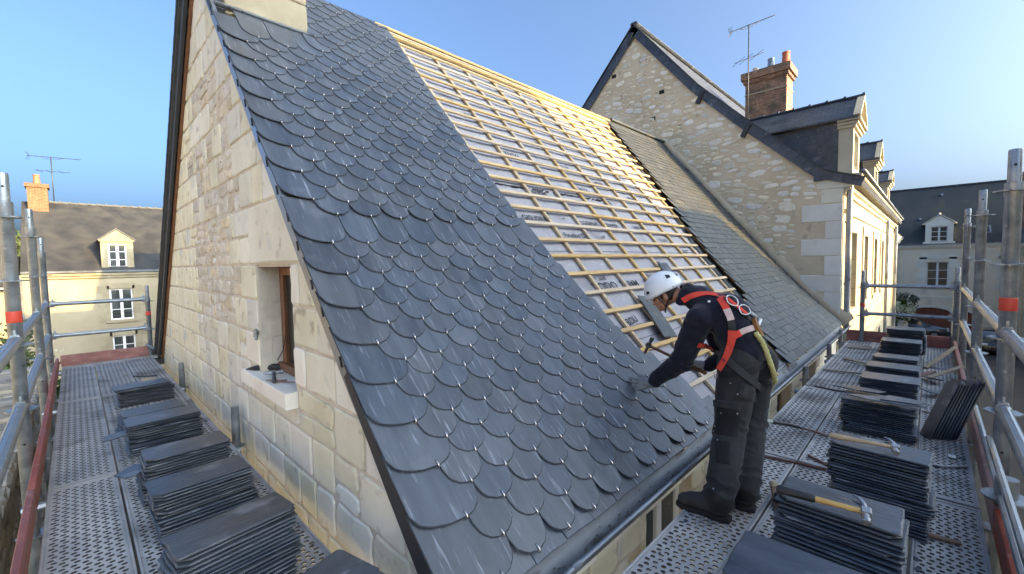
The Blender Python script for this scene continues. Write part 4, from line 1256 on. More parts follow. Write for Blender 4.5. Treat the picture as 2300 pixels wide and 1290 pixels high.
mb = MB(); mb.box((BX - .12, -9, 2.05), (BX + .6, 12, 2.16)); mb.box((BX - .2, -9, 2.16), (BX + .6, 12, 2.28)); mb.box((BX - .03, -9, .98 - 2.9), (BX, 12, -1.80)); mb.build('cornice', m_trim_b, BB)
mb = MB(); mb.box((BX - .26, -9, 2.281), (BX - .1, 12, 2.36)); mb.build('gutter', m_zinc_clean, BB)
mb = MB(); mb.add([V(BX - .2, -9.2, 2.3), V(BX - .2, 12.2, 2.3), V(BX + 4.3, 12.2, 7.3), V(BX + 4.3, -9.2, 7.3), V(BX + 8.6, -9.2, 2.3), V(BX + 8.6, 12.2, 2.3)], [(0, 1, 2, 3), (3, 2, 5, 4), (0, 3, 4), (1, 5, 2), (0, 4, 5, 1)]); mb.build('roof', m_roof_back, BB)
mb = MB(); mb.bar(V(BX + 4.3, -9.2, 7.32), V(BX + 4.3, 12.2, 7.32), .2, .1); mb.build('ridge_cap', m_slate_c, BB)
for (y0, y1, z0, z1) in bw:
    casement(BB, y0 + .003, y1 - .003, BX + .12, z0, z1, axis='y', bars=2, fw=.07)
    for k in range(6):
        z = z0 - .15 + k * .42; e = .42 if k % 2 else .62
        for (a, b_) in ((y0 - e, y0 - .004), (y1 + .004, y1 + e)):
            mb = MB(); mb.box((BX - .025, a, z), (BX - .002, b_, z + .41)); mb.build('quoin', m_trim_b, BB)
    mb = MB(); mb.box((BX - .025, y0 - .5, z1 + .23), (BX - .002, y1 + .5, z1 + .6)); mb.build('lintel', m_trim_b, BB)
    mb = MB(); mb.box((BX - .06, y0 - .15, z0 - .16), (BX - .001, y1 + .15, z0)); mb.build('windowsill', m_trim_b, BB)
def arch(y0, y1, zs_, rise, th, x0, x1, n=14):
    mb = MB(); c = (y0 + y1) / 2; hw = (y1 - y0) / 2
    vs = []
    for i in range(n + 1):
        t = -1 + 2 * i / n
        z = zs_ + rise * math.sqrt(max(0, 1 - t * t)); y = c + t * hw
        yo = c + t * (hw + th); zo = zs_ + (rise + th) * math.sqrt(max(0, 1 - t * t)) + (0 if abs(t) < 1 else 0)
        for x in (x0, x1): vs += [V(x, y, z), V(x, yo, zo)]
    fs = []
    for i in range(n):
        a = i * 4; b_ = a + 4
        fs += [(a, a + 1, b_ + 1, b_), (a + 2, b_ + 2, b_ + 3, a + 3), (a, b_, b_ + 2, a + 2), (a + 1, a + 3, b_ + 3, b_ + 1)]
    mb.add(vs, fs); return mb
# segmental gate: leaf panels, arch ring and the masonry filling above the curve
for (y0, y1, zsp, rise) in ((-1.25, 1.15, -3.15, .42), (-2.45, -1.62, -3.35, .40)):
    arch(y0, y1, zsp, rise, .20, BX - .05, BX - .004).build('gate_arch', m_trim_b, BB)
    f = MB(); n = 14; vs = []
    c = (y0 + y1) / 2; hw = (y1 - y0) / 2
    for i in range(n + 1):
        t = -1 + 2 * i / n
        for x in (BX + .002, BX + .3): vs += [V(x, c + t * hw, zsp + rise * math.sqrt(max(0, 1 - t * t))), V(x, c + t * hw, zsp + rise + .03)]
    fs = []
    for i in range(n):
        a = i * 4; b_ = a + 4; fs += [(a, b_, b_ + 1, a + 1), (a + 2, a + 3, b_ + 3, b_ + 2), (a, a + 2, b_ + 2, b_)]
    f.add(vs, fs); f.build('arch_infill', m_trim_b, BB)
    k = 8 if y1 - y0 > 1 else 3
    for i in range(k):
        a = y0 + (y1 - y0) * i / k
        mb = MB(); mb.box((BX + .20, a + .004, GZ), (BX + .24, a + (y1 - y0) / k - .004, zsp + rise)); mb.build('gate_plank', m_brown_door, BB)
# street end dormer, skylight and vents
dB = MB()
y0, y1, z0, z1 = -1.18, .40, 2.35, 3.92
dB.box((BX - .05, y0, z0), (BX + .3, y0 + .30, z1)); dB.box((BX - .05, y1 - .30, z0), (BX + .3, y1, z1)); dB.box((BX - .049, y0 + .3, z1 - .18), (BX + .3, y1 - .3, z1)); dB.box((BX - .12, y0 - .12, z0), (BX - .051, y1 + .12, z0 + .18))
dB.add([V(BX - .05, y0 - .16, z1), V(BX - .05, y1 + .16, z1), V(BX - .05, (y0 + y1) / 2, z1 + .68), V(BX + .3, y0 - .16, z1), V(BX + .3, y1 + .16, z1), V(BX + .3, (y0 + y1) / 2, z1 + .68)], [(0, 2, 1), (3, 4, 5), (0, 3, 5, 2), (1, 2, 5, 4), (0, 1, 4, 3)])
dB.box((BX + .3, y0 + .02, z0), (BX + 1.6, y1 - .02, z1)); 
db = dB.build('dormer', m_trim_b, BB)
mb = MB()
for s in (-1, 1):
    c = (y0 + y1) / 2; e = c + s * ((y1 - y0) / 2 + .2)
    vs = [V(BX - .12, e, z1 + .01), V(BX - .12, c, z1 + .73), V(BX + 2.3, c, z1 + .73), V(BX + 1.6, e, z1 + .01)]; vs += [v + V(0, 0, .05) for v in vs]
    mb.add(vs, [(0, 1, 2, 3), (7, 6, 5, 4), (0, 4, 5, 1), (1, 5, 6, 2), (2, 6, 7, 3), (3, 7, 4, 0)])
mb.lathe([(.05, 0), (.09, .06), (.05, .12), (0.01, .16)], (BX - .03, (y0 + y1) / 2, z1 + .74), 8); mb.build('dormer_roof', m_trim_b, db)
casement(BB, y0 + .305, y1 - .305, BX + .03, z0 + .19, z1 - .19, axis='y', bars=2, fw=.06)
def on_roof(y, z): return V(BX - .2 + (z - 2.3) * .9, y, z)
mb = MB(); p = on_roof(-2.9, 3.35); mb.frame_box(p, (.67, 0, .74), (0, 1, 0), (-.74, 0, .67), .38, .28, .06); sk = mb.build('skylight', m_galv, BB)
mb = MB(); mb.frame_box(p + V(-.05, 0, .05), (.67, 0, .74), (0, 1, 0), (-.74, 0, .67), .30, .20, .012); mb.build('pane', m_glass, sk)
for (y, z) in ((.75, 4.45), (-2.6, 4.55), (-.5, 6.5)):
    mb = MB(); mb.frame_box(on_roof(y, z), (.67, 0, .74), (0, 1, 0), (-.74, 0, .67), .10, .08, .10); mb.build('roof_vent', m_galv, BB)
mb = MB(); mb.tube([V(BX - .1, 2.05, 2.2), V(BX - .1, 2.05, GZ)], .06, 8); mb.build('downpipe', m_zinc_clean, BB, smooth=True)
mb = MB(); mb.tube([V(BX - .1, -3.75, 2.2), V(BX - .1, -3.75, GZ)], .06, 8); mb.build('downpipe', m_verge, BB, smooth=True)

# stone row on the right edge, street side facing +Y
RB = thing('corner_stone_house', 'stone house with red brick chimney cut by the right edge of the picture', 'house', (44, -6, GZ))
mb = MB(); mb.box((37, -10, GZ), (47.9, -4.0, 2.0)); mb.build('wall', m_facade, RB)
mb = MB(); mb.box((36.9, -4.0, 1.9), (47.9, -3.85, 2.15)); mb.build('cornice', m_trim, RB)
slab([(-3.8, 2.16), (-7, 6.0), (-10.2, 2.1)][::-1], 36.9, 47.9, .1, 'roof', m_roof_far, RB)
mb = MB(); mb.box((47.0, -5.2, 3.5), (48.6, -4.35, 7.0)); mb.box((46.9, -5.3, 7.0), (48.7, -4.25, 7.2)); mb.build('chimney', m_brick_x, RB)
for (a, z0, z1) in ((40.0, -3.4, -1.2), (43.4, -3.4, -1.2), (40.0, -.6, 1.2), (43.4, -.6, 1.2)):
    mb = MB(); mb.box((a, -3.995, z0), (a + 1.1, -3.97, z1)); w_ = mb.build('shutter', m_trim, RB)
    mb = MB(); mb.box((a - .12, -3.998, z0 - .15), (a - .01, -3.93, z1 + .15)); mb.box((a + 1.11, -3.998, z0 - .15), (a + 1.22, -3.93, z1 + .15)); mb.build('window_surround', m_trim, RB)

# ------------------------------------------------------------------ unseen buildings shaped to shade the scene; rear and west ones added for light
def plain_house(name, label, x0, x1, y0, y1, zeave, zridge, ridge_y, hip=0):
    t = thing(name, label, 'building', ((x0 + x1) / 2, (y0 + y1) / 2, GZ))
    mb = MB(); mb.box((x0, y0, GZ), (x1, y1, zeave)); 
    mb.add([V(x, y, z) for x in (x0 + .01, x1 - .01) for (y, z) in ((y0 + .01, zeave - .01), (y1 - .01, zeave - .01), (ridge_y, zridge - .1))], [(0, 2, 1), (3, 4, 5), (0, 1, 4, 3), (1, 2, 5, 4), (0, 3, 5, 2)])
    mb.build('wall', m_plaster, t)
    slab([(y0 - .3, zeave - .1), (ridge_y, zridge), (y1 + .3, zeave - .1)], x0 - .1, x1 + .1, .12, 'roof', m_roof_far, t)
    n = int((x1 - x0) / 3)
    for i in range(n):
        a = x0 + 1 + i * 3
        for z in (-3.5, -.5, 2.5):
            if z + 1.8 < zeave:
                mb = MB(); mb.box((a, y1 - .02, z), (a + 1.1, y1 + .03, z + 1.7)); mb.build('window', m_glass, t)
    return t
plain_house('tall_townhouse', 'tall rendered townhouse across the street behind the photographer', 0.5, 10.9, -16.5, -9.0, 6.2, 10.3, -12.5)
plain_house('low_townhouse', 'lower rendered house across the street beyond the tall townhouse', 11.05, 14.6, -16, -9.0, 3.6, 7.1, -12.5)
plain_house('small_townhouse', 'small rendered house across the street near the corner', 14.8, 36.8, -16, -9.5, .6, 3.0, -12.5)
plain_house('added_shade_building', 'unseen low building added behind the re-roofed house to shade the courtyard house', 2.6, 6.1, 14.5, 21, .8, 3.9, 17.8)  # added out of view to cast shade on the courtyard house wall
plain_house('added_bounce_house', 'unseen pale low house added across the garden to bounce sunlight onto the stone gable', -24, -12, -6, 26, 2.6, 6.0, 10)  # added out of view as a sunlit surface that brightens the gable
plain_house('added_shade_wing', 'unseen house added behind the roofs to shade the courtyard house', 6.2, 14.0, 14.5, 21, 3.2, 7.4, 17.8)  # added out of view, its shadow falls on the courtyard house

# ------------------------------------------------------------------ houses across the courtyard on the left
LY = 33.8
LH = thing('courtyard_house', 'pale rendered house with a slate roof and one stone dormer across the courtyard', 'house', (4, LY + 2, GZ))
lw = [(1.36, 2.36, -1.42, .38), (1.36, 2.36, -4.0, -2.36), (6.4, 7.4, -1.42, .38), (6.4, 7.4, -4.0, -2.36)]
mb = MB()
xs = sorted({-1.95, 12, *[a for w_ in lw for a in w_[:2]]})
for a, b_ in zip(xs, xs[1:]):
    hs = sorted((w_[2], w_[3]) for w_ in lw if w_[0] <= a and b_ <= w_[1]); z = GZ
    for (za, zb) in hs: mb.box((a, LY, z), (b_, LY + .5, za)); z = zb
    mb.box((a, LY, z), (b_, LY + .5, 1.2))
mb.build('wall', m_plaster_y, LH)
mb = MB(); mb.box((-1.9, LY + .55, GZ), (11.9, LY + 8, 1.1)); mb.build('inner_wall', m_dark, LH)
for (x0, x1, z0, z1) in lw:
    casement(LH, x0 + .004, x1 - .004, LY + .10, z0, z1, bars=2, fw=.07)
    for k in range(5):
        z = z0 - .1 + k * .42
        if z > z1 + .1: break
        e = .30 if k % 2 else .52
        for (a, b_) in ((x0 - e, x0 - .004), (x1 + .004, x1 + e)):
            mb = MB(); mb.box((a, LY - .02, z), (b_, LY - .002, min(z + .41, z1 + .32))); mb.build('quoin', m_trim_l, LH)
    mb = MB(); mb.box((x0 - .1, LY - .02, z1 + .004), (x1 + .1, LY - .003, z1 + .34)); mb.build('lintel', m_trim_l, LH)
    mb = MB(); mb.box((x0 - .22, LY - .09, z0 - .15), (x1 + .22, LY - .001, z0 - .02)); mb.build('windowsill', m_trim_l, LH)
    mb = MB()
    for zz in (z0 + .25, z0 + .45): mb.tube([V(x0 + .01, LY - .03, zz), V(x1 - .01, LY - .03, zz)], .012, 5)
    mb.build('window_rail', m_iron, LH)
for sec_, nm, mt in (([(LY, 1.0), (LY - .10, 1.05), (LY - .12, 1.15), (LY - .2, 1.2), (LY - .22, 1.32), (LY, 1.33)], 'cornice', m_trim_l), ([(LY - .1, 1.34), (LY - .32, 1.36), (LY - .34, 1.46), (LY - .1, 1.5)], 'gutter', m_zinc_clean)):
    extrude_x(sec_, -1.95, 12, mt, nm, LH)
slab([(LY - .3, 1.42), (LY + .4, 1.95), (LY + 4.6, 5.62)], -1.95, 12, .1, 'roof', m_roof_far, LH)
slab([(LY + 4.6, 5.62), (LY + 9, 1.5)], -1.95, 12, .1, 'rear_roof', m_roof_far, LH)
x = -1.2
while x < 12:
    mb = MB(); mb.bar(V(x, LY + 4.6, 5.66), V(x + .40, LY + 4.6, 5.64), .2, .12, bev=.05); mb.bar(V(x - .02, LY + 4.6, 5.69), V(x + .04, LY + 4.6, 5.69), .24, .14, bev=.05); mb.build('ridge_tile', m_terra if False else m_pave, LH); x += .41
d = MB(); x0, x1, z0, z1 = 1.12, 2.52, 1.50, 3.12
d.box((x0, LY - .02, z0), (x0 + .30, LY + .3, z1)); d.box((x1 - .30, LY - .02, z0), (x1, LY + .3, z1)); d.box((x0 + .3, LY - .019, z1 - .12), (x1 - .3, LY + .3, z1)); d.box((x0 + .3, LY - .019, z0), (x1 - .3, LY + .3, z0 + .12))
d.box((x0 - .06, LY - .08, z1), (x1 + .06, LY + .3, z1 + .09))
d.add([V(x0 - .04, LY - .04, z1 + .09), V(x1 + .04, LY - .04, z1 + .09), V((x0 + x1) / 2, LY - .04, z1 + .68), V(x0 - .04, LY + .3, z1 + .09), V(x1 + .04, LY + .3, z1 + .09), V((x0 + x1) / 2, LY + .3, z1 + .68)], [(0, 1, 2), (5, 4, 3), (0, 2, 5, 3), (1, 4, 5, 2), (0, 3, 4, 1)])
dl = d.build('dormer', m_trim_l, LH)
casement(LH, x0 + .304, x1 - .304, LY + .06, z0 + .125, z1 - .125, bars=2, fw=.07)
d = MB(); d.box((x0 + .02, LY + .3, z0), (x1 - .02, LY + 2.2, z1)); d.build('dormer_cheek', m_slate_c, dl)
d = MB()
for s in (-1, 1):
    c = (x0 + x1) / 2; e = c + s * .82
    vs = [V(e, LY - .12, z1 + .06), V(c, LY - .12, z1 + .72), V(c, LY + 3.4, z1 + .72), V(e, LY + 2.1, z1 + .06)]; vs += [v + V(0, 0, .05) for v in vs]
    d.add(vs, [(0, 1, 2, 3), (7, 6, 5, 4), (0, 4, 5, 1), (1, 5, 6, 2), (2, 6, 7, 3), (3, 7, 4, 0)])
d.build('dormer_roof', m_slate_c, dl)
mb = MB(); mb.box((-1.68, LY + 3.9, 4.5), (-.85, LY + 4.9, 6.42)); mb.box((-1.76, LY + 3.8, 6.42), (-.77, LY + 5, 6.64)); ch = mb.build('chimney', m_brick, LH)
m_brick_pale = pmat('courtyard_old_brick', [(.15, .065, .03), (.19, .09, .042), (.23, .12, .06)], 6, .9, S1, 0, 0, .4, 30,  # even brown brick tone for this chimney
                    brick=dict(w=.24, h=.085, gap=.014, rot=(R(90), 0, 0), c1=(.75, .75, .75), c2=(1.2, 1.2, 1.2), cm=(1.3, 1.5, 1.7), bump=.8))
ch.data.materials[0] = m_brick_pale
mb = MB(); mb.lathe([(.17, 0), (.16, .05), (.13, .5), (.15, .52), (.15, .58), (.11, .58)], (-1.27, LY + 4.4, 6.64), 12); mb.build('chimney_pot', m_terra, ch, smooth=True)
antenna('thin tv aerial on a mast behind the chimney of the courtyard house', (-.62, LY + 4.6, 5.5), 2.9, 1.15, R(-12), 0)
L2 = thing('low_roofed_house', 'lower house with a dark hipped roof left of the courtyard house', 'house', (-6, LY, GZ))
mb = MB(); mb.box((-14, LY - .5, GZ), (-2.0, LY + 6, .75)); mb.build('wall', m_plaster_y, L2)
slab([(LY - .9, .72), (LY + 3, 3.1), (LY + 6.5, .7)], -14, -2.35, .12, 'roof', m_roof_far, L2)
mb = MB(); mb.box((-3.3, LY - .35, .8), (-2.0, LY + 2, 2.3)); mb.build('slate_hung_wall', m_verge, L2)
mb = MB(); mb.bar(V(-14, LY - .9, .66), V(-2.2, LY - .9, .66), .12, .1); mb.tube([V(-1.98, LY - .12, 1.3), V(-1.98, LY - .12, GZ)], .06, 8); mb.tube([V(-2.05, LY - .12, 3.5), V(-2.05, LY - .12, 1.3)], .05, 8); mb.build('downpipe', m_zinc_clean, L2)
# ------------------------------------------------------------------ scaffolds
def deck_mesh(L, Wd):
    mb = MB()
    PX, PY = .034, .041
    nx = int((L - .08) / PX); ny = int((Wd - .045) / PY)
    x0 = -nx * PX / 2; y0 = -ny * PY / 2
    for i in range(nx):
        for j in range(ny):
            cx = x0 + (i + .5) * PX; cy = y0 + (j + .5) * PY; sh = .010 if i % 2 else -.010
            o = [(cx + a, cy + b, 0) for a, b in ((-PX / 2, -PY / 2), (PX / 2, -PY / 2), (PX / 2, PY / 2), (-PX / 2, PY / 2))]
            # raised lip then the slot itself (long axis across the panel)
            def ring(a, b, z): return [(cx - a, cy + sh * .6 - b * .55, z), (cx, cy + sh * .6 - b, z), (cx + a, cy + sh * .6 - b * .55, z), (cx + a, cy + sh * .6 + b * .55, z), (cx, cy + sh * .6 + b, z), (cx - a, cy + sh * .6 + b * .55, z)]
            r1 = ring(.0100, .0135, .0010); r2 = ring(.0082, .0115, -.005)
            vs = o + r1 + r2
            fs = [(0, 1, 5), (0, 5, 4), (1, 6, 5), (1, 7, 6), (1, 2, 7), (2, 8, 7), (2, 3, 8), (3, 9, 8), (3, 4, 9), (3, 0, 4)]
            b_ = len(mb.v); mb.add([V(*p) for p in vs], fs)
            mb.f += [(b_ + 4 + k, b_ + 4 + (k + 1) % 6, b_ + 10 + (k + 1) % 6, b_ + 10 + k) for k in range(6)]; mb.m += [1] * 6  # slot walls get the dark tone, shade painted into the holes
    hx, hy = L / 2, Wd / 2; ex, ey = -x0, -y0
    for s in (-1, 1):
        mb.box((-hx, min(s * ey, s * hy), -.055), (hx, max(s * ey, s * hy), .001))
        mb.box((-hx, min(s * (hy - .012), s * hy), .0012), (hx, max(s * (hy - .012), s * hy), .009), bev=.003)
        mb.box((-hx + .03, min(s * (hy - .024), s * (hy - .018)), .0012), (hx - .03, max(s * (hy - .024), s * (hy - .018)), .005))
        mb.box((min(s * ex, s * hx), -ey, -.054), (max(s * ex, s * hx), ey, .0009))
        mb.box((min(s * (hx - .02), s * hx), -hy + .013, .0014), (max(s * (hx - .02), s * hx), hy - .013, .006))
        mb.tube([V(s * (hx - .012), -hy + .04, -.03), V(s * (hx + .012), -hy + .04, -.03)], .012, 6)
    return mb.mesh('deck_panel', [m_deck, m_slot_shade])
SL = thing('scaffold', 'galvanised scaffold platform running along the stone gable on the left', 'scaffold', (.3, 5, GZ), 'scaffolds round the house')
SR = thing('scaffold', 'galvanised scaffold platform along the gutter on which the roofer stands', 'scaffold', (5, .3, GZ), 'scaffolds round the house')
dm_l = deck_mesh(2.70, .335)
def deck(parent, me, c, along, sx=1, sy=1):
    M_ = Matrix.Translation(c) @ (Matrix.Rotation(R(90), 4, 'Z') if along == 'y' else Matrix.Identity(4)) @ Matrix.Diagonal((sx, sy, 1, 1))
    return place('deck_panel', me, M_, parent)
for (a, b_) in ((1.56, 4.245), (4.275, 6.985), (7.015, 9.42)):
    for (x0, x1) in ((-.205, .140), (.152, .498), (.510, .86)):
        deck(SL, dm_l, V((x0 + x1) / 2, (a + b_) / 2, 0), 'y', (b_ - a) / 2.70, (x1 - x0) / .335)
mb = MB(); mb.box((-.21, 9.43, -.02), (.95, 9.66, .0)); mb.build('end_plate', m_deck, SL)
dm_r = deck_mesh(2.25, .335)
for (a, b_) in ((1.35, 3.625), (3.655, 5.90), (5.93, 7.90), (7.93, 9.62)):
    for (y0, y1) in ((.672, 1.02), (.34, .66), (.045, .328), (-.245, .033)):
        deck(SR, dm_r, V((a + b_) / 2, (y0 + y1) / 2, 0), 'x', (b_ - a) / 2.25, (y1 - y0) / .335)
deck(SR, dm_r, V(.2, .84, 0), 'x'); deck(SR, dm_r, V(.2, .5, 0), 'x')
for y in (1.55, 4.26, 7.0, 9.6):
    mb = MB(); mb.tube([V(-.33, y, -.09), V(.93, y, -.09)], .03, 8); mb.build('transom', m_galv, SL, smooth=True)
for x in (3.64, 5.915, 7.915, 9.6):
    mb = MB(); mb.tube([V(x, -.36, -.09), V(x, 1.12, -.09)], .03, 8); mb.build('transom', m_galv, SR, smooth=True)
PR = .040
def standard(parent, x, y, ztop, tape=None, zs=None, r=PR):
    mb = MB()
    prof = [(r, 0), (r, ztop - .30 - GZ), (r * 1.08, ztop - .295 - GZ), (r * 1.08, ztop - .21 - GZ), (r * .80, ztop - .205 - GZ), (r * .80, ztop - .01 - GZ), (r * .72, ztop - GZ)]
    mb.lathe(prof, (x, y, GZ), 16)
    st_ = mb.build('standard', m_galv, parent, smooth=True)
    for z in (zs if zs is not None else (-2.5, -1.5, -.52, .46, .95, 1.43, 1.90)):
        if z > ztop - .12: continue
        d = MB(); n = 32; vs = []
        for k in range(n):
            an = 2 * math.pi * k / n; ro = r * 2.15 * (1 + .06 * math.cos(8 * an))
            for h in (-.005, .005): vs.append(V(x + ro * math.cos(an), y + ro * math.sin(an), z + h))
            for h in (.005, -.005): vs.append(V(x + r * .95 * math.cos(an), y + r * .95 * math.sin(an), z + h))
        fs = [(k * 4 + q, k * 4 + (q + 1) % 4, ((k + 1) % n) * 4 + (q + 1) % 4, ((k + 1) % n) * 4 + q) for k in range(n) for q in range(4)]
        d.add(vs, fs); d.build('rosette', m_galv, st_)
    mb = MB()
    for z in (ztop - .1, .2, -.3):
        dr = (CAM - V(x, y, z)); dr.z = 0; dr.normalize(); rr_ = r * .80 if z > ztop - .2 else r
        dr = Vector((round(dr.x), round(dr.y), 0)).normalized() if abs(dr.x) > abs(dr.y) * 3 or abs(dr.y) > abs(dr.x) * 3 else dr
        mb.lathe([(.008, 0), (.008, .0015)], V(x, y, z) + dr * (rr_ - .0005), 10, dr)
    mb.build('pin_hole', m_dark, st_)
    if tape:
        z, h = tape; mb = MB(); mb.lathe([(r + .0015, 0), (r + .003, .004), (r + .0015, h * .5), (r + .003, h - .006), (r + .001, h)], (x, y, z), 16); mb.build('tape', m_tape, st_, smooth='all')
    return st_
def rail(parent, p0, p1, r=.036):
    p0 = Vector(p0); p1 = Vector(p1); d = (p1 - p0).normalized()
    mb = MB()
    # rolled tube with a seam rib on top
    mb.tube([p0, p0 + d * .05, p0 + d * .07, p1 - d * .07, p1 - d * .05, p1], [r * 1.15, r * 1.15, r, r, r * 1.15, r * 1.15], 14)
    s = d.cross(V(0, 0, 1)).normalized()
    up = V(0, 0, 1)
    for a in (-.5, .15, .75): mb.tube([p0 + d * .08 + (up * math.cos(a) + s * math.sin(a)) * r * .99, p1 - d * .08 + (up * math.cos(a) + s * math.sin(a)) * r * .99], r * .10, 6)
    ro = mb.build('guard_rail', m_galv, parent, smooth=True)
    for p, sg in ((p0, 1), (p1, -1)):
        mb = MB(); c = p + d * sg * .01
        mb.frame_box(c, d, s, up, .028, .024, .05, 0, .008); mb.bar(c + up * -.05 + d * .004 * sg, c + up * .085 + d * .004 * sg, .012, .022, d); mb.build('wedge_head', m_galv, ro)
    return ro
py_ = [1.9, 4.87, 7.5, 9.66]
for i, y in enumerate(py_): standard(SL, -.33, y, 2.22 if i < 3 else 2.0, (1.12, .085) if i == 1 else None)
for a, b_ in zip(py_, py_[1:]):
    for z in (.985, .49): rail(SL, (-.33 + .0, a + .055, z), (-.33, b_ - .055, z))
for z in (.985, .49): rail(SL, (-.27, 9.66, z), (.82, 9.66, z), .03)
standard(SL, .86, 9.66, 1.22, (.70, .07), (.46, .95), r=.034)
px_ = [1.9, 4.22, 6.62, 9.15]
for i, x in enumerate(px_):
    if i: standard(SR, x, -.365, 2.16, (1.13, .085) if i == 1 else None)
for a, b_ in zip([1.3] + px_[1:], px_[1:] + [9.62]):
    for z in (.985, .49):
        rail(SR, (a + .055, -.36, z), (b_ - .055, -.36, z), .034)
standard(SR, 9.62, -.30, 1.30, None, (.46, .95), r=.038); standard(SR, 9.62, .84, 1.25, (.62, .06), (.46, .95), r=.034)
for z in (.985, .50): rail(SR, (9.62, -.26, z), (9.62, .80, z), .028)
# added lift below: plank decks that darken the slots of both platforms
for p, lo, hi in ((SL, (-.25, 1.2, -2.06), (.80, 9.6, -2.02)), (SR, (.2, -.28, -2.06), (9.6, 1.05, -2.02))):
    mb = MB(); mb.box(lo, hi); mb.build('added_lower_deck', m_slot_shade, p)
# toe boards
def toe(parent, p0, p1, h=.15, up=(0, 0, 1), th=.034, z0=.0):
    mb = MB(); p0 = Vector(p0) + V(0, 0, h / 2 + z0); p1 = Vector(p1) + V(0, 0, h / 2 + z0)
    mb.bar(p0, p1, th, h, (0, 0, 1), bev=.004); return mb.build('toe_board', m_toe, parent)
for a, b_ in ((.6, 3.95), (3.955, 7.35), (7.355, 9.60)): toe(SL, (-.258 + rngs.uniform(-.003, .003), a, 0), (-.256 + rngs.uniform(-.004, .004), b_, 0))
toe(SL, (-.22, 9.69, 0), (.86, 9.69, 0), .17)
for a, b_ in ((1.2, 3.35), (3.355, 6.5), (6.505, 9.62)): toe(SR, (a, -.290, 0), (b_, -.293 + rngs.uniform(-.003, .003), 0))
toe(SR, (9.66, -.25, 0), (9.66, 1.05, 0), .19)
# inner standards that end just above the deck
for (x, y, z, p) in ((.935, 7.14, .24, SL), (.935, 4.40, .26, SL), (6.55, 1.125, .09, SR), (8.35, 1.125, .12, SR), (9.75, 1.15, .16, SR)):
    mb = MB(); mb.lathe([(.033, 0), (.033, z - GZ - .06), (.030, z - GZ - .058), (.030, z - GZ)], (x, y, GZ), 12); s_ = mb.build('inner_standard', m_galv, p, smooth=True)
    mb = MB(); mb.lathe([(.062, 0), (.062, .01)], (x, y, -.10), 16); mb.bar(V(x, y, -.07), V(x + (.0 if p is SR else -.09), y + (-.09 if p is SR else 0), -.07), .03, .05); mb.build('rosette', m_galv, s_)
# lower tubes below the right-hand toe board
mb = MB(); a = dep(2262, 1075, 2.3); mb.tube([a, V(a.x, a.y, GZ)], .045, 12); mb.build('lower_standard', m_galv, SR, smooth=True)
mb = MB(); mb.tube([V(a.x - 1.5, a.y + .02, a.z - .10), V(a.x + 1.9, a.y + .02, a.z - .10)], .018, 8); mb.tube([V(a.x - 1.5, a.y + .02, a.z + .0), V(a.x + .7, a.y + .02, a.z + .0)], .018, 8); mb.build('lower_ledger', m_galv, SR, smooth=True)
mb = MB(); mb.lathe([(.095, 0), (.095, .01)], V(a.x, a.y, a.z - .11), 20); mb.build('rosette', m_galv, SR)
mb = MB(); mb.box((.84, 9.5, -.02), (.99, 9.68, .03)); mb.tube([V(.93, 9.6, .0), V(.93, 9.6, .25)], .03, 8); mb.tube([V(.93, 9.55, .1), V(.80, 9.66, .2)], .02, 8); mb.build('end_coupler', m_galv, SL, smooth=True)

# ------------------------------------------------------------------ piles of slates
def pile_slate(ragged=1.0, lx=.47, ly=.27):
    P = []
    c = .02
    def edge(a, b_, n, j):
        for k in range(n):
            t = k / n; P.append((a[0] + (b_[0] - a[0]) * t + rngs.uniform(-j, j), a[1] + (b_[1] - a[1]) * t + rngs.uniform(-j, j)))
    c1, c2, c3, c4 = [rngs.uniform(.003, .016) if rngs.random() < .8 else rngs.uniform(.02, .05) for _ in range(4)]
    hx, hy = lx / 2, ly / 2
    j = .0022 * ragged
    pts = [(-hx + c1, -hy), (hx - c2, -hy), (hx, -hy + c2), (hx, hy - c3), (hx - c3, hy), (-hx + c4, hy), (-hx, hy - c4), (-hx, -hy + c1)]
    for a, b_ in zip(pts, pts[1:] + pts[:1]):
        L = math.hypot(b_[0] - a[0], b_[1] - a[1]); edge(a, b_, 5 if L > .2 else (3 if L > .1 else 1), j)
    mb = MB(); N = len(P); vs = []
    for h, ins in ((0, .001), (.004, 0), (.0085, .0045)):
        for (x, y) in P:
            jj = rngs.uniform(0, .003) if h > .008 else rngs.uniform(-.001, .001)
            k = 1 - (ins + jj) / math.hypot(x, y)
            vs.append(V(x * k, y * k, h))
    fs = [(r * N + i, r * N + (i + 1) % N, (r + 1) * N + (i + 1) % N, (r + 1) * N + i) for r in range(2) for i in range(N)]
    fs += [tuple(2 * N + i for i in range(N)), tuple(range(N - 1, -1, -1))]
    mb.add(vs, fs); return mb.mesh('slate', m_slate_c)
pm = [pile_slate() for _ in range(10)]
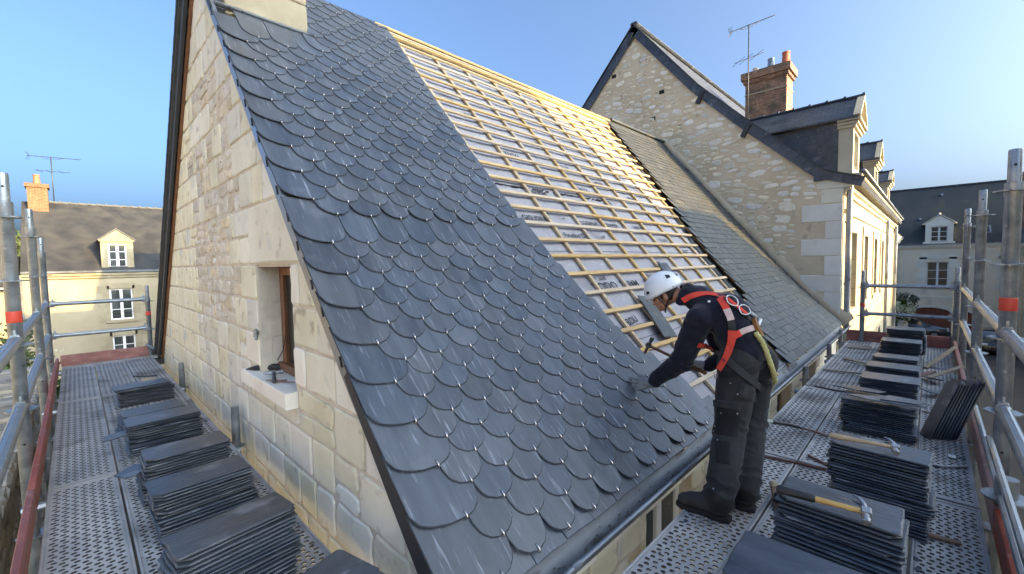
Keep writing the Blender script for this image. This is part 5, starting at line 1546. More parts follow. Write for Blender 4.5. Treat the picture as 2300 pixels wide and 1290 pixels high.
def slate_pile(label, cx, cy, lx, ly, ztop, ang, group, pitch=.0158, lean=(0, 0), messy=.008, steps=()):
    """long side along local x; z measured from the deck"""
    t = thing('slate_pile', label, 'slate pile', (cx, cy, .006), group)
    n = int(ztop / pitch)
    ox = oy = 0
    ta = ang
    for i in range(n):
        z = .006 + i * pitch
        f = i / max(1, n - 1)
        for (fi, dx, dy, da) in steps:
            if i == int(fi * n): ox += dx; oy += dy; ta += da
        dx = ox + lean[0] * (f - 1) + rngs.uniform(-messy, messy); dy = oy + lean[1] * (f - 1) + rngs.uniform(-messy, messy)
        a = ta + rngs.uniform(-.012, .012)
        tilt = rngs.uniform(-.008, .008)
        M_ = Matrix.Translation((cx + dx, cy + dy, z)) @ Matrix.Rotation(a, 4, 'Z') @ Matrix.Rotation(tilt, 4, 'Y') @ Matrix.Rotation(rngs.uniform(-.012, .012), 4, 'X') @ Matrix.Diagonal((lx / .47 * rngs.uniform(.985, 1.01), ly / .27 * rngs.uniform(.97, 1.02), rngs.uniform(.75, 1.15), 1))
        if rngs.random() < .5: M_ = M_ @ Matrix.Rotation(math.pi, 4, 'Z')
        place('slate', pm[rngs.randrange(10)], M_, t)
    return t
GL_ = 'piles of slates on the left platform'; GR_ = 'piles of slates on the right platform'
slate_pile('nearest complete pile of dark slates on the left platform, chalk scratches on its top slate', .47, 2.37, .50, .245, .30, .10, GL_, lean=(.06, .16), steps=((.35, .02, 0, 0), (.62, -.02, .0, .02)))
slate_pile('pile of slates on the left platform, second back from the nearest complete one', .485, 3.12, .48, .25, .27, .02, GL_, lean=(.0, .14), steps=((.5, -.015, 0, .015),))
slate_pile('slate pile with strongly ribbed top slate on the left platform, before the scaffold stub', .475, 3.74, .475, .27, .26, .03, GL_, lean=(.02, .12), steps=((.6, .015, 0, 0),))
slate_pile('slate pile on the left platform overlapping the low pile behind it', .475, 4.74, .49, .29, .25, .03, GL_, lean=(.0, .10))
slate_pile('low flat slate pile on the left platform tucked between two taller ones', .46, 5.35, .46, .30, .16, .06, GL_, lean=(.03, .05))
slate_pile('farthest slate pile on the left platform, under the small wooden wedge', .50, 6.36, .48, .28, .21, .04, GL_, steps=((.9, -.04, -.01, .03),))
slate_pile('slate pile at the bottom edge against the gable, only its corner in view', .60, 1.62, .36, .27, .30, .25, GL_)
slate_pile('slate pile cut off by the bottom edge, in front of the two hammers', 1.76, .26, .50, .34, .36, R(90) - .04, GR_, lean=(.1, 0), steps=((.93, .02, .02, .08),))
slate_pile('slate pile carrying the hammer with the black rubber grip', 2.35, .255, .44, .25, .40, R(90) - .02, GR_, lean=(.18, 0), steps=((.45, .01, .01, 0),))
slate_pile('slate pile carrying the plain wooden handled claw hammer', 3.20, .19, .44, .24, .395, R(90) - .02, GR_, lean=(.06, 0), steps=((.5, .0, .02, -.03), (.3, .01, -.02, 0)))
slate_pile('tall slate pile on the right platform topped with broken slate offcuts', 4.72, .275, .48, .32, .30, R(90) - .01, GR_, steps=((.3, .0, .02, 0), (.7, 0, -.015, 0)))
slate_pile('neat slate pile on the right platform just behind the broken offcuts', 5.86, .28, .46, .32, .25, R(90), GR_)
slate_pile('shallow slate pile, fifth from the camera on the right platform', 6.70, .29, .47, .36, .21, R(90), GR_)
slate_pile('lowest slate pile on the right platform beside the leaning planks', 7.42, .30, .44, .34, .19, R(90), GR_)
slate_pile('second farthest slate pile on the right platform with ragged right edge', 8.25, .30, .44, .40, .30, R(90), GR_, steps=((.5, .0, -.02, 0),))
slate_pile('farthest slate pile on the right platform near the end toe board', 9.02, .24, .44, .40, .37, R(90), GR_, steps=((.7, .0, .015, 0),))

def slab_thing(name, label, cat, poly, o, u, v, n, th, mat, group=None):
    mb = MB(); mb.prism(poly, o, u, v, n, th, 0, th * .3)
    return mb.build(name, mat, None, label=label, cat=cat, **({'group': group} if group else {}))
X_, Y_, Z_ = V(1, 0, 0), V(0, 1, 0), V(0, 0, 1)
# broken offcuts on top of the tall pile
slab_thing('slate_offcut', 'long curved slate offcut lying across the tall right-hand pile', 'slate offcut', [(-.25, -.03), (-.10, -.085), (.1, -.09), (.25, -.03), (.21, .02), (.10, .055), (-.06, .06), (-.2, .03)], V(4.62, .24, .318), -Y_, X_, Z_, .008, m_slate_c)
slab_thing('slate_offcut', 'pointed slate offcut sticking out towards the roof on the tall right-hand pile', 'slate offcut', [(-.20, -.02), (-.05, -.07), (.12, -.06), (.17, .02), (.04, .06), (-.1, .05)], V(4.86, .42, .318), -Y_, X_, Z_, .008, m_slate_c)
slab_thing('slate_offcut', 'small square slate offcut on the street side of the tall right-hand pile', 'slate offcut', [(-.12, -.09), (.11, -.07), (.16, .05), (-.08, .09)], V(4.66, .15, .327), -Y_, X_, V(.02, 0, 1), .008, m_slate_c)
for (x, y, a, s, lab) in ((.19, 4.66, .3, .13, 'rounded slate offcut jutting out beside the ribbed left pile'), (.20, 3.75, .8, .10, 'broken slate corner on the left platform beside the second pile')):
    slab_thing('slate_offcut', lab, 'slate offcut', [(-s, -.04), (-s * .6, -.07), (s * .6, -.06), (s, 0), (s * .7, .06), (-s * .6, .07)], V(x, y, .17), V(math.cos(a), math.sin(a), .05), V(-math.sin(a), math.cos(a), 0), V(-.05, 0, 1), .009, m_slate_c)
for (x, y, a, s, lab) in ((6.32, -.02, .4, .14, 'pointed black slate offcut on the deck beside the neat pile'), (6.95, -.04, -.3, .12, 'small dark slate offcut on the deck behind the pointed one')):
    slab_thing('slate_offcut', lab, 'slate offcut', [(-s, -.06), (s * .2, -.09), (s * 1.2, -.02), (s * .1, .01), (-s * .5, .09)], V(x, y, .06), V(math.cos(a), -math.sin(a), -.2), V(math.sin(a), math.cos(a), .2), V(0, -.2, 1), .01, m_slate_c)
# leaning bundle against the street-side toe board
t = thing('leaning_slates', 'bundle of slates standing on edge and leaning on the right toe board', 'slate bundle', (4.9, -.15, 0))
b0 = V(4.78, -.03, .012); Lz = (at(2150, 866, 0, 4.95) - b0); Lz = Lz.normalized()
nn = V(-.55, .80, .30); nn = (nn - Lz * nn.dot(Lz)).normalized(); sd = Lz.cross(nn).normalized()
if sd.x < 0: sd = -sd
for k in range(9):
    a = b0 - nn * (k * .025) + V(rngs.uniform(-.012, .012), 0, 0); a.z = .012
    mb = MB(); hh = .52 + rngs.uniform(-.025, .02)
    P = [(0, 0), (.11, rngs.uniform(0, .01)), (.115, hh - .02), (.10, hh), (.015, hh - .008), (0, hh - .03)]
    mb.prism(P, a, sd, (Lz + V(rngs.uniform(-.02, .02), 0, 0)).normalized(), nn, .009, 0, .003); mb.build('slate', m_slate_c, t)

# ------------------------------------------------------------------ tools and scraps
def hammer(label, p0, p1, head_dir, up, grip=None, hl=.13, mh=m_handle, mhead=m_steel, claw=True, hr=.0135):
    """p0 butt of the handle, p1 eye of the head"""
    p0 = Vector(p0); p1 = Vector(p1); d = (p1 - p0).normalized(); L = (p1 - p0).length
    t = thing('hammer', label, 'hammer', p0)
    mb = MB(); mb.tube([p0 + d * (L * f) for f in (0, .02, .15, .45, .75, 1.0, 1.05)], [hr * k for k in (.8, 1.15, 1.2, .95, .8, .85, .8)], 10); mb.build('handle', mh, t, smooth=True)
    if grip:
        mb = MB(); mb.tube([p0 - d * .005, p0 + d * .005, p0 + d * (L * grip * .5), p0 + d * (L * grip), p0 + d * (L * grip + .01)], [hr * .9, hr * 1.45, hr * 1.3, hr * 1.35, hr], 10); mb.build('grip', m_black, t, smooth=True)
    h = Vector(head_dir).normalized(); h = (h - d * h.dot(d)).normalized(); s = d.cross(h)
    mb = MB()
    mb.tube([p1 + h * hl * .5, p1 + h * hl * .47, p1 + h * hl * .30, p1 + h * hl * .26, p1 + h * hl * .12], [.013, .0165, .0165, .012, .013], 10)
    mb.frame_box(p1, h, d, s, hl * .13, .018, .015, 0, .004)
    if claw:
        for sg in (-1, 1):
            mb.tube([p1 - h * hl * .10, p1 - h * hl * .3 - d * .006 + s * sg * .006, p1 - h * hl * .5 - d * .022 + s * sg * .012, p1 - h * hl * .6 - d * .042 + s * sg * .014], [.011, .010, .0075, .003], 8)
    else:
        mb.tube([p1 - h * hl * .1, p1 - h * hl * .3, p1 - h * hl * .55], [.013, .012, .004], 8)
    mb.build('head', mhead, t, smooth=True)
    return t
hammer('claw hammer with pale wooden handle lying on the middle right-hand slate pile', (3.10, .405, .437), (3.135, .115, .435), (-1, 0, -.12), Z_, None, .13)
hammer('claw hammer with black rubber grip and wooden handle on the nearer slate pile', (2.20, .475, .442), (2.24, .165, .440), (-1, 0, -.15), Z_, .42, .14)
# sill tools
t = thing('slater_knife', 'long black curved slating knife lying on the gable windowsill', 'tool', (1.05, 3.8, .66))
mb = MB(); mb.tube([V(.94, 3.98, .668), V(.99, 3.93, .676), V(1.06, 3.86, .680), V(1.14, 3.78, .680), V(1.22, 3.70, .675)], [.004, .020, .030, .030, .018], 8); mb.build('blade', m_black, t, smooth=True)
hammer('small iron hammer lying on the gable windowsill', (.965, 3.36, .674), (1.03, 3.58, .690), (1, -.3, 0), Z_, None, .13, m_iron, m_steel, False)
t = thing('pincers', 'rusty pincers with a brass rivet on the front of the windowsill', 'tool', (1.0, 3.4, .66))
mb = MB(); mb.tube([V(.95, 3.50, .664), V(.985, 3.40, .670), V(1.02, 3.33, .668), V(1.07, 3.25, .666)], [.004, .007, .006, .003], 6); mb.tube([V(.99, 3.46, .664), V(.99, 3.39, .668), V(1.05, 3.36, .668)], .005, 6); mb.build('jaws', m_rust, t, smooth=True)
mb = MB(); mb.lathe([(.010, 0), (.008, .008), (.001, .010)], (.988, 3.395, .672), 8); mb.build('rivet', m_handle, t)
def bar_thing(name, label, cat, p0, p1, w_, h_, mat, up=(0, 0, 1)):
    mb = MB(); mb.bar(p0, p1, w_, h_, up, bev=min(w_, h_) * .2); return mb.build(name, mat, None, label=label, cat=cat)
def rod_thing(name, label, cat, pts, r_, mat):
    mb = MB(); mb.tube(pts, r_, 8); return mb.build(name, mat, None, smooth=True, label=label, cat=cat)
mb = MB(); mb.prism([(-.09, -.10), (.10, -.10), (.05, .10), (-.04, .10)], V(.60, 7.35, .05), X_, Y_, V(0, -.15, 1), .04, 0, .004); mb.build('wooden_wedge', m_handle, None, label='small pale wooden wedge behind the farthest left slate pile', cat='wedge')
rod_thing('steel_rod', 'short black metal bar beside the wooden wedge on the left platform', 'bar', [V(.50, 7.9, .012), V(.62, 7.75, .014), V(.74, 7.7, .012)], .010, m_iron)
rod_thing('steel_rod', 'reddish steel rod lying across the platform behind the roofer', 'rod', [V(3.50, 1.00, .014), V(3.56, .80, .014), V(3.62, .42, .014)], .011, m_rust)
rod_thing('steel_rod', 'thin rusty rod between the roofer and the middle right-hand piles', 'rod', [V(3.78, .62, .012), V(3.60, .35, .012)], .010, m_rust)
bar_thing('wooden_lath', 'short lath across the far panels near the gutter bracket', 'lath', V(6.85, .98, .02), V(6.82, .55, .035), .05, .018, m_wood_old)
bar_thing('wooden_lath', 'pale plank end lying beside the lowest right-hand pile', 'lath', V(7.75, .86, .02), V(7.35, .50, .05), .05, .02, m_wood_old)
bar_thing('wooden_lath', 'dark lath on the platform beside the tall pile', 'lath', V(5.9, .92, .012), V(5.85, .55, .012), .03, .012, m_black)
bar_thing('wooden_plank', 'weathered plank leaning on the toe board beside the lowest pile', 'plank', V(7.0, .03, .02), V(7.35, -.30, .16), .06, .02, m_wood_old)
bar_thing('wooden_plank', 'narrow dark plank leaning on the toe board near the platform end', 'plank', V(7.75, .02, .02), V(8.9, -.29, .16), .05, .02, m_wood_old)
bar_thing('wooden_plank', 'rust stained board lying on the deck below the leaning planks', 'plank', V(7.15, .10, .012), V(7.6, -.06, .012), .06, .02, m_rust)
bar_thing('wooden_board', 'square grey board lying at the far end of the right platform', 'board', V(8.75, .80, .012), V(9.1, .80, .012), .28, .02, m_wood_old)
bar_thing('wooden_lath', 'thin lath on the deck between tall pile and leaning slates', 'lath', V(5.6, .02, .012), V(5.58, -.12, .012), .03, .012, m_wood_old)
rod_thing('steel_rod', 'thin bright rod across the deck beside the leaning slates', 'rod', [V(4.18, .02, .012), V(4.20, -.10, .012), V(4.30, -.22, .012)], .008, m_steel)
bar_thing('wooden_lath', 'pale lath offcut on the nearest deck joint at the right', 'lath', V(3.10, -.03, .014), V(3.12, -.15, .014), .03, .012, m_handle_d)
mb = MB(); mb.prism([(-.03, -.02), (.03, -.02), (.03, .02), (-.03, .02)], V(4.46, -.15, .014), X_, V(0, 1, .1), Z_, .003); mb.build('paper_scrap', m_white, None, label='small white printed scrap lying on the perforated deck', cat='paper')
t = thing('tool_pouch', 'dark cloth tool pouch with a leather strap beside the nearer right-hand pile', 'pouch', (2.95, .60, 0))
mb = MB(); mb.lathe([(.05, 0), (.07, .03), (.06, .07), (.03, .085)], (2.90, .58, .008), 10, (0.2, .1, 1)); mb.build('pouch', m_hoodie, t, smooth='all')
mb = MB(); mb.tube([V(3.02, .68, .06), V(2.97, .66, .04), V(2.90, .64, .03), V(2.82, .60, .02), V(2.80, .53, .02)], .014, 6); mb.build('strap', m_handle_d, t, smooth=True)
mb = MB(); mb.lathe([(.02, 0), (.028, .02), (.015, .04)], (3.02, .675, .05), 8); mb.build('buckle', m_handle, t)

# loose slates left on the battens behind the helmet
def roof_slate(label, quad, h, th, mat):
    P = [RF(x_, sy(y_), h) for x_, y_ in quad]
    nn = (P[1] - P[0]).cross(P[3] - P[0]).normalized()
    if nn.z < 0: nn = -nn
    mb = MB(); mb.add([p for p in P] + [p + nn * th for p in P], [(0, 1, 2, 3), (7, 6, 5, 4)] + [(i, (i + 1) % 4, 4 + (i + 1) % 4, 4 + i) for i in range(4)])
    return mb.build('loose_slate', mat, None, label=label, cat='slate')
roof_slate('long grey-green slate lying over the battens in front of the roofer\'s face', [(4.19, 1.93), (4.44, 1.90), (4.58, 2.27), (4.33, 2.30)], -.012, .010, m_slate_old)
roof_slate('dark slate propped on the battens just above the white helmet', [(5.33, 2.40), (5.66, 2.40), (5.70, 2.60), (5.46, 2.60)], -.010, .010, m_slate_c)

# slate chips and dust fallen on the decks
for nm, (x0, x1, y0, y1), cnt, lab in (('slate_chips', (.12, .84, 1.6, 8.2), 210, 'slate chips and crumbs scattered round the piles on the left platform'), ('slate_chips', (2.0, 9.0, -.22, 1.0), 300, 'slate chips and crumbs scattered on the right platform')):
    mb = MB()
    for k in range(cnt):
        x = rngs.uniform(x0, x1); y = rngs.uniform(y0, y1); r = rngs.choice([.004, .006, .008, .012, .020]) * rngs.uniform(.6, 1.2); a = rngs.uniform(0, 6.28); z = .0035
        P = [(math.cos(a + t) * r * rngs.uniform(.6, 1.2), math.sin(a + t) * r * rngs.uniform(.6, 1.2)) for t in (0, 1.3, 2.4, 3.6, 5)]
        mb.prism(P, V(x, y, z + .004), X_, Y_, V(rngs.uniform(-.15, .15), rngs.uniform(-.15, .15), 1), .003)
    mb.build(nm, m_slate_c, None, label=lab, cat='slate chips', kind='stuff')

# ------------------------------------------------------------------ the roofer
def cap_mesh(mb, p0, p1, r0, r1, n=14):
    p0 = Vector(p0); p1 = Vector(p1); d = (p1 - p0); L = d.length; d = d / L if L > 1e-5 else V(0, 0, 1)
    prof = [(max(.0005, r0 * math.sin(a)), -r0 * math.cos(a)) for a in (0.05, .5, 1.0)] + [(r0, 0), (r1, L)] + [(max(.0005, r1 * math.cos(a)), L + r1 * math.sin(a)) for a in (.55, 1.05, 1.52)]
    mb.lathe(prof, p0, n, d)
def ell_mesh(mb, c, r, M3=None, n=16, k=10):
    c = Vector(c); b0 = len(mb.v); vs = []; fs = []
    for i in range(1, k):
        th = math.pi * i / k
        for j in range(n):
            ph = 2 * math.pi * j / n
            p = V(r[0] * math.sin(th) * math.cos(ph), r[1] * math.sin(th) * math.sin(ph), r[2] * math.cos(th)); vs.append(p)
    vs += [V(0, 0, r[2]), V(0, 0, -r[2])]; T = (k - 1) * n
    for i in range(k - 2):
        for j in range(n): fs.append((i * n + j, (i + 1) * n + j, (i + 1) * n + (j + 1) % n, i * n + (j + 1) % n))
    for j in range(n): fs.append((T, j, (j + 1) % n)); fs.append((T + 1, (k - 2) * n + (j + 1) % n, (k - 2) * n + j))
    mb.add([c + (M3 @ p if M3 else p) for p in vs], fs)
def blob(name, build, mat, parent, voxel=.012, smooth=6, disp=None):
    mb = MB(); build(mb)
    o = mb.build(name, mat, parent)
    md = o.modifiers.new('r', 'REMESH'); md.mode = 'VOXEL'; md.voxel_size = voxel
    ms = o.modifiers.new('s', 'SMOOTH'); ms.factor = .5; ms.iterations = smooth
    bpy.context.view_layer.update()
    ev = o.evaluated_get(bpy.context.evaluated_depsgraph_get())
    me = bpy.data.meshes.new_from_object(ev)
    o.modifiers.clear(); o.data = me
    me.materials.clear(); me.materials.append(mat)
    if disp:
        off = WO[o.name]
        nr = [v.normal.copy() for v in me.vertices]
        for v, n_ in zip(me.vertices, nr): v.co = v.co + n_ * disp(v.co + off, n_)
        me.update()
    me.polygons.foreach_set('use_smooth', [True] * len(me.polygons))
    return o
PB = thing('person', 'roofer in navy hoodie, red harness and white helmet bending over the slates', 'person', (2.65, .82, 0))
J = {}
for k, a in dict(ankL=(1622, 1100, 2.55), kneeL=(1640, 965, 2.70), hipL=(1658, 815, 2.80), ankR=(1680, 1085, 2.70), kneeR=(1688, 950, 2.86), hipR=(1692, 810, 2.98),
                 pel=(1678, 800, 2.88), spine=(1664, 745, 2.92), chest=(1632, 706, 2.99), neck=(1560, 672, 3.10), head=(1489, 655, 3.20),
                 shL=(1572, 716, 2.92), elL=(1530, 812, 3.08), wrL=(1462, 860, 3.31), fiL=(1408, 864, 3.45),
                 shR=(1586, 712, 3.24), elR=(1632, 800, 3.30), wrR=(1592, 822, 3.38), haR=(1560, 826, 3.42), hamH=(1457, 776, 3.46)).items():
    J[k] = dep(*a)
heelL = at(1636, 1172, 2, 0); toeL = at(1545, 1140, 2, 0); bd = (toeL - heelL).normalized()
heelR = at(1692, 1148, 2, 0)
J['ankL'] = heelL + bd * .045 + V(0, 0, .135); J['ankR'] = heelR + bd * .045 + V(0, 0, .135)
def skinbody(mb):
    c = lambda a, b_, r0, r1: cap_mesh(mb, J[a], J[b_], r0, r1)
    c('pel', 'spine', .11, .11); c('spine', 'chest', .11, .12); c('chest', 'neck', .11, .05); c('neck', 'head', .055, .05)
    c('shL', 'chest', .05, .07); c('shR', 'chest', .05, .07); c('hipL', 'pel', .08, .09); c('hipR', 'pel', .08, .09)
    c('hipL', 'kneeL', .08, .055); c('kneeL', 'ankL', .055, .04); c('hipR', 'kneeR', .08, .055); c('kneeR', 'ankR', .055, .04)
    c('shL', 'elL', .05, .04); c('elL', 'wrL', .04, .028); c('shR', 'elR', .05, .04); c('elR', 'wrR', .04, .028)
    ell_mesh(mb, HC, (.088, .074, .10), HM)
    hp = lambda f, s, u: HC + HM @ V(f, s, u)
    ell_mesh(mb, hp(.045, 0, -.055), (.048, .052, .062), HM); ell_mesh(mb, hp(.068, 0, -.098), (.026, .030, .022), HM)      # jaw, chin
    ell_mesh(mb, hp(.083, 0, -.030), (.020, .014, .024), HM); ell_mesh(mb, hp(.102, 0, -.042), (.013, .013, .012), HM)      # nose
    ell_mesh(mb, hp(.078, 0, .012), (.020, .05, .014), HM)                                                                  # brow
    ell_mesh(mb, hp(.082, 0, -.072), (.014, .026, .008), HM); ell_mesh(mb, hp(.080, 0, -.084), (.013, .022, .007), HM)      # lips
    for s in (-1, 1):
        ell_mesh(mb, hp(.0, s * .076, -.025), (.018, .012, .032), HM); ell_mesh(mb, hp(.05, s * .045, -.03), (.03, .02, .025), HM)
LEFT_ = -CR; 
hf = (LEFT_ * .84 + CF * .30 + V(0, 0, -.46)).normalized()
hu = (V(0, 0, 1) + LEFT_ * .10); hu = (hu - hf * hu.dot(hf)).normalized()
hs_ = hu.cross(hf).normalized()
HM = Matrix((hf, hs_, hu)).transposed()
HC = J['head'] + hu * -.012
blob('body', skinbody, m_skin, PB, .0075, 5)
mb = MB()
for s in (-1, 1):
    ell_mesh(mb, HC + HM @ V(.079, s * .030, -.014), (.010, .012, .007), HM, 10, 6)
mb.build('eyes', m_black, PB, smooth='all')
def hairb(mb):
    ell_mesh(mb, HC + HM @ V(-.022, 0, .0), (.088, .081, .088), HM); ell_mesh(mb, HC + HM @ V(-.055, 0, -.045), (.045, .058, .05), HM)
    for s in (-1, 1): ell_mesh(mb, HC + HM @ V(.022, s * .070, -.008), (.014, .010, .03), HM)
blob('hair', hairb, m_hair, PB, .007, 3)
# helmet
mb = MB(); n = 30; rings = 12; vs = []
def rim(ph): return 1.72 + (.10 if math.cos(ph) > .3 else 0) * max(0, math.cos(ph)) - .03 * math.cos(ph)
hc = HC + HM @ V(-.012, 0, .030)
for th_ in (0, .006):
    for i in range(rings + 1):
        for j in range(n):
            ph = 2 * math.pi * j / n; te = rim(ph) * i / rings
            rx, ry, rz = .142 - th_, .115 - th_, .128 - th_
            fl = 1 + (.12 * max(0, math.cos(ph)) ** 2 + .02) * max(0, (i / rings - .8) / .2)
            ridge = 1 + .022 * math.exp(-(math.sin(ph) * math.sin(te) / .16) ** 2) * (1 if te < 1.4 else 0)
            vs.append(hc + HM @ V(rx * math.sin(te) * math.cos(ph) * fl * ridge, ry * math.sin(te) * math.sin(ph) * fl * ridge, rz * math.cos(te) * ridge))
fs = []
K = (rings + 1) * n
for q in (0, K):
    for i in range(rings):
        for j in range(n): fs.append((q + i * n + j, q + (i + 1) * n + j, q + (i + 1) * n + (j + 1) % n, q + i * n + (j + 1) % n))
for j in range(n): fs.append((rings * n + j, K + rings * n + j, K + rings * n + (j + 1) % n, rings * n + (j + 1) % n))
mb.add(vs, fs); hel = mb.build('helmet', m_helmet, PB, smooth='all')
def on_helmet(th_, ph, off=.002):
    return hc + HM @ V((.142 + off) * math.sin(th_) * math.cos(ph), (.115 + off) * math.sin(th_) * math.sin(ph), (.128 + off) * math.cos(th_))
side = 1 if (HM @ V(0, 1, 0)).dot(CAM - hc) > 0 else -1
for (t0, p0_, a, b_) in ((.95, 2.15, .15, .17), (1.35, .62, .10, .16), (1.15, 2.9, .10, .10)):
    for s in ((side,) if a > .1 else (side, -side)):
        mb = MB(); P = [(t0 - a, p0_), (t0 - a * .2, p0_ + b_ * 1.3), (t0 + a, p0_ + b_ * .8), (t0 + a * .8, p0_ - b_ * .6)]
        v0 = [on_helmet(t_, s * p_, .0035) for t_, p_ in P]; v1 = [on_helmet(t_, s * p_, -.003) for t_, p_ in P]
        mb.add(v0 + v1, [(0, 1, 2, 3), (7, 6, 5, 4)] + [(i, (i + 1) % 4, 4 + (i + 1) % 4, 4 + i) for i in range(4)]); mb.build('vent', m_black, hel)
mb = MB()
for s in (side, -side):
    e = HC + HM @ V(.03, s * .082, -.09)
    mb.tube([on_helmet(1.65, s * 1.05, 0), HC + HM @ V(.035, s * .085, -.05), e, HC + HM @ V(.055, s * .03, -.130)], .006, 6)
    mb.tube([on_helmet(1.6, s * 2.1, 0), HC + HM @ V(-.01, s * .088, -.05), e], .005, 6)
mb.tube([HC + HM @ V(-.13, side * .03, -.02), HC + HM @ V(-.145, 0, -.03), HC + HM @ V(-.13, -side * .03, -.02)], .016, 8)
mb.build('chin_strap', m_black, hel, smooth='all')
# clothes
def fold(p, n_, f1=(9, 9, 30), a=.006):
    return noise.noise(V(p.x * f1[0], p.y * f1[1], p.z * f1[2])) * a + noise.noise(V(p.x * 24, p.y * 24, p.z * 40)) * a * .3
def limb_fold(p, A, B, amp, freq=34, width=.16):
    d = B - A; L = d.length; t = (p - A).dot(d) / (L * L)
    if t < -.25 or t > 1.25: return 0
    u = t * L
    q = p - A - d * t
    if q.length > width: return 0
    ph = u * freq + 2.6 * noise.noise(V(p.x * 8, p.y * 8, p.z * 8)) + 5 * q.x
    w_ = max(0, 1 - abs(t - 1) / .38) + max(0, 1 - abs(t) / .25) * .5
    return amp * w_ * (1 - abs(math.sin(ph)) ** .7 * 1.6)
def hoodieb(mb):
    c = lambda a, b_, r0, r1: cap_mesh(mb, J[a] if isinstance(a, str) else a, J[b_] if isinstance(b_, str) else b_, r0, r1)
    sd = (J['shR'] - J['shL']).normalized()
    lo = J['pel'] + (J['spine'] - J['pel']) * .25
    for o_, r0, r1 in ((-.085, .125, .125), (.085, .125, .125), (0, .145, .150)):
        c(lo + sd * o_, J['chest'] + sd * o_ * 1.25, r0, r1)
    c(J['chest'], J['neck'], .150, .085); c(J['chest'] - sd * .09, J['neck'] - sd * .05, .12, .075); c(J['chest'] + sd * .09, J['neck'] + sd * .05, .12, .075)
    c('shL', J['chest'], .095, .12); c('shR', J['chest'], .085, .12)
    c('shL', 'elL', .092, .080); c('elL', J['elL'] + (J['wrL'] - J['elL']) * .9, .078, .050)
    c('shR', 'elR', .085, .07); c('elR', 'wrR', .068, .048)
    # hood bunched behind the neck
    for k in range(9):
        a = -1.9 + 3.8 * k / 8
        nk = J['neck'] + (J['head'] - J['neck']) * .32
        dn = (J['head'] - J['neck']).normalized(); up_ = V(0, 0, 1) - dn * dn.z; up_.normalize(); s_ = dn.cross(up_)
        p = nk + (up_ * math.cos(a) + s_ * math.sin(a)) * .078 - dn * .012 * math.cos(a)
        ell_mesh(mb, p, (.040, .040, .034), None, 10, 8)
    ell_mesh(mb, J['neck'] + V(0, 0, .075) + (J['chest'] - J['neck']) * .15, (.09, .07, .045), None)
dh = lambda p, n_: fold(p, n_, (11, 11, 14), .011) + limb_fold(p, J['shL'], J['elL'], .010, 40) + limb_fold(p, J['elL'], J['wrL'], .009, 44, .12) + limb_fold(p, J['chest'], J['pel'], .004, 26, .3)
hood = blob('hoodie', hoodieb, m_hoodie, PB, .0105, 6, dh)
def trouserb(mb):
    c = lambda a, b_, r0, r1: cap_mesh(mb, J[a] if isinstance(a, str) else a, J[b_] if isinstance(b_, str) else b_, r0, r1)
    up_ = (J['spine'] - J['pel']).normalized()
    c(J['pel'] + up_ * .05, 'hipL', .135, .125); c(J['pel'] + up_ * .05, 'hipR', .135, .125); c('pel', J['pel'] + up_ * .04, .14, .14)
    back = (CR * .9 + V(0, 0, -.1)).normalized()
    ell_mesh(mb, J['pel'] + back * .055 - V(0, 0, .03), (.14, .14, .13), None)
    c('hipL', 'kneeL', .128, .098); c('kneeL', 'ankL', .098, .084); c('hipR', 'kneeR', .125, .095); c('kneeR', 'ankR', .095, .080)
    for a in ('L', 'R'): ell_mesh(mb, J['ank' + a] - V(0, 0, .045), (.080, .080, .05), None)
dt = lambda p, n_: fold(p, n_, (8, 8, 12), .006) + limb_fold(p, J['hipL'], J['kneeL'], .0075, 30) + limb_fold(p, J['kneeL'], J['ankL'], .009, 36) + limb_fold(p, J['hipR'], J['kneeR'], .0075, 30) + limb_fold(p, J['kneeR'], J['ankR'], .011, 42)
trs = blob('trousers', trouserb, m_trouser, PB, .0105, 5, dt)
def bootb(heel, mb):
    u = bd; h = heel
    cap_mesh(mb, h + u * .045 + V(0, 0, .05), h + u * .055 + V(0, 0, .10), .042, .045)
    cap_mesh(mb, h + u * .04 + V(0, 0, .055), h + u * .12 + V(0, 0, .058), .043, .045)
    cap_mesh(mb, h + u * .09 + V(0, 0, .080), h + u * .215 + V(0, 0, .055), .056, .046)
    ell_mesh(mb, h + u * .235 + V(0, 0, .050), (.05, .05, .036), None)
side_b = V(-bd.y, bd.x, 0)
for heel in (heelL, heelR):
    bo = blob('boot', lambda mb: bootb(heel, mb), m_boot, PB, .006, 4)
    mb = MB(); out = [(-.012, -.03), (.03, -.045), (.12, -.040), (.20, -.054), (.255, -.046), (.292, -.018), (.292, .018), (.255, .046), (.20, .054), (.12, .040), (.03, .045), (-.012, .03)]
    mb.prism(out, heel + V(0, 0, .030), bd, side_b, Z_, .024, 0, .006)
    mb.prism([(x, y) for x, y in out if x < .13], heel + V(0, 0, .0075), bd, side_b, Z_, .006); mb.prism([(x * 1, y) for x, y in out if x > .13], heel + V(0, 0, .0075), bd, side_b, Z_, .006)
    mb.build('sole', m_sole, bo, smooth=True)
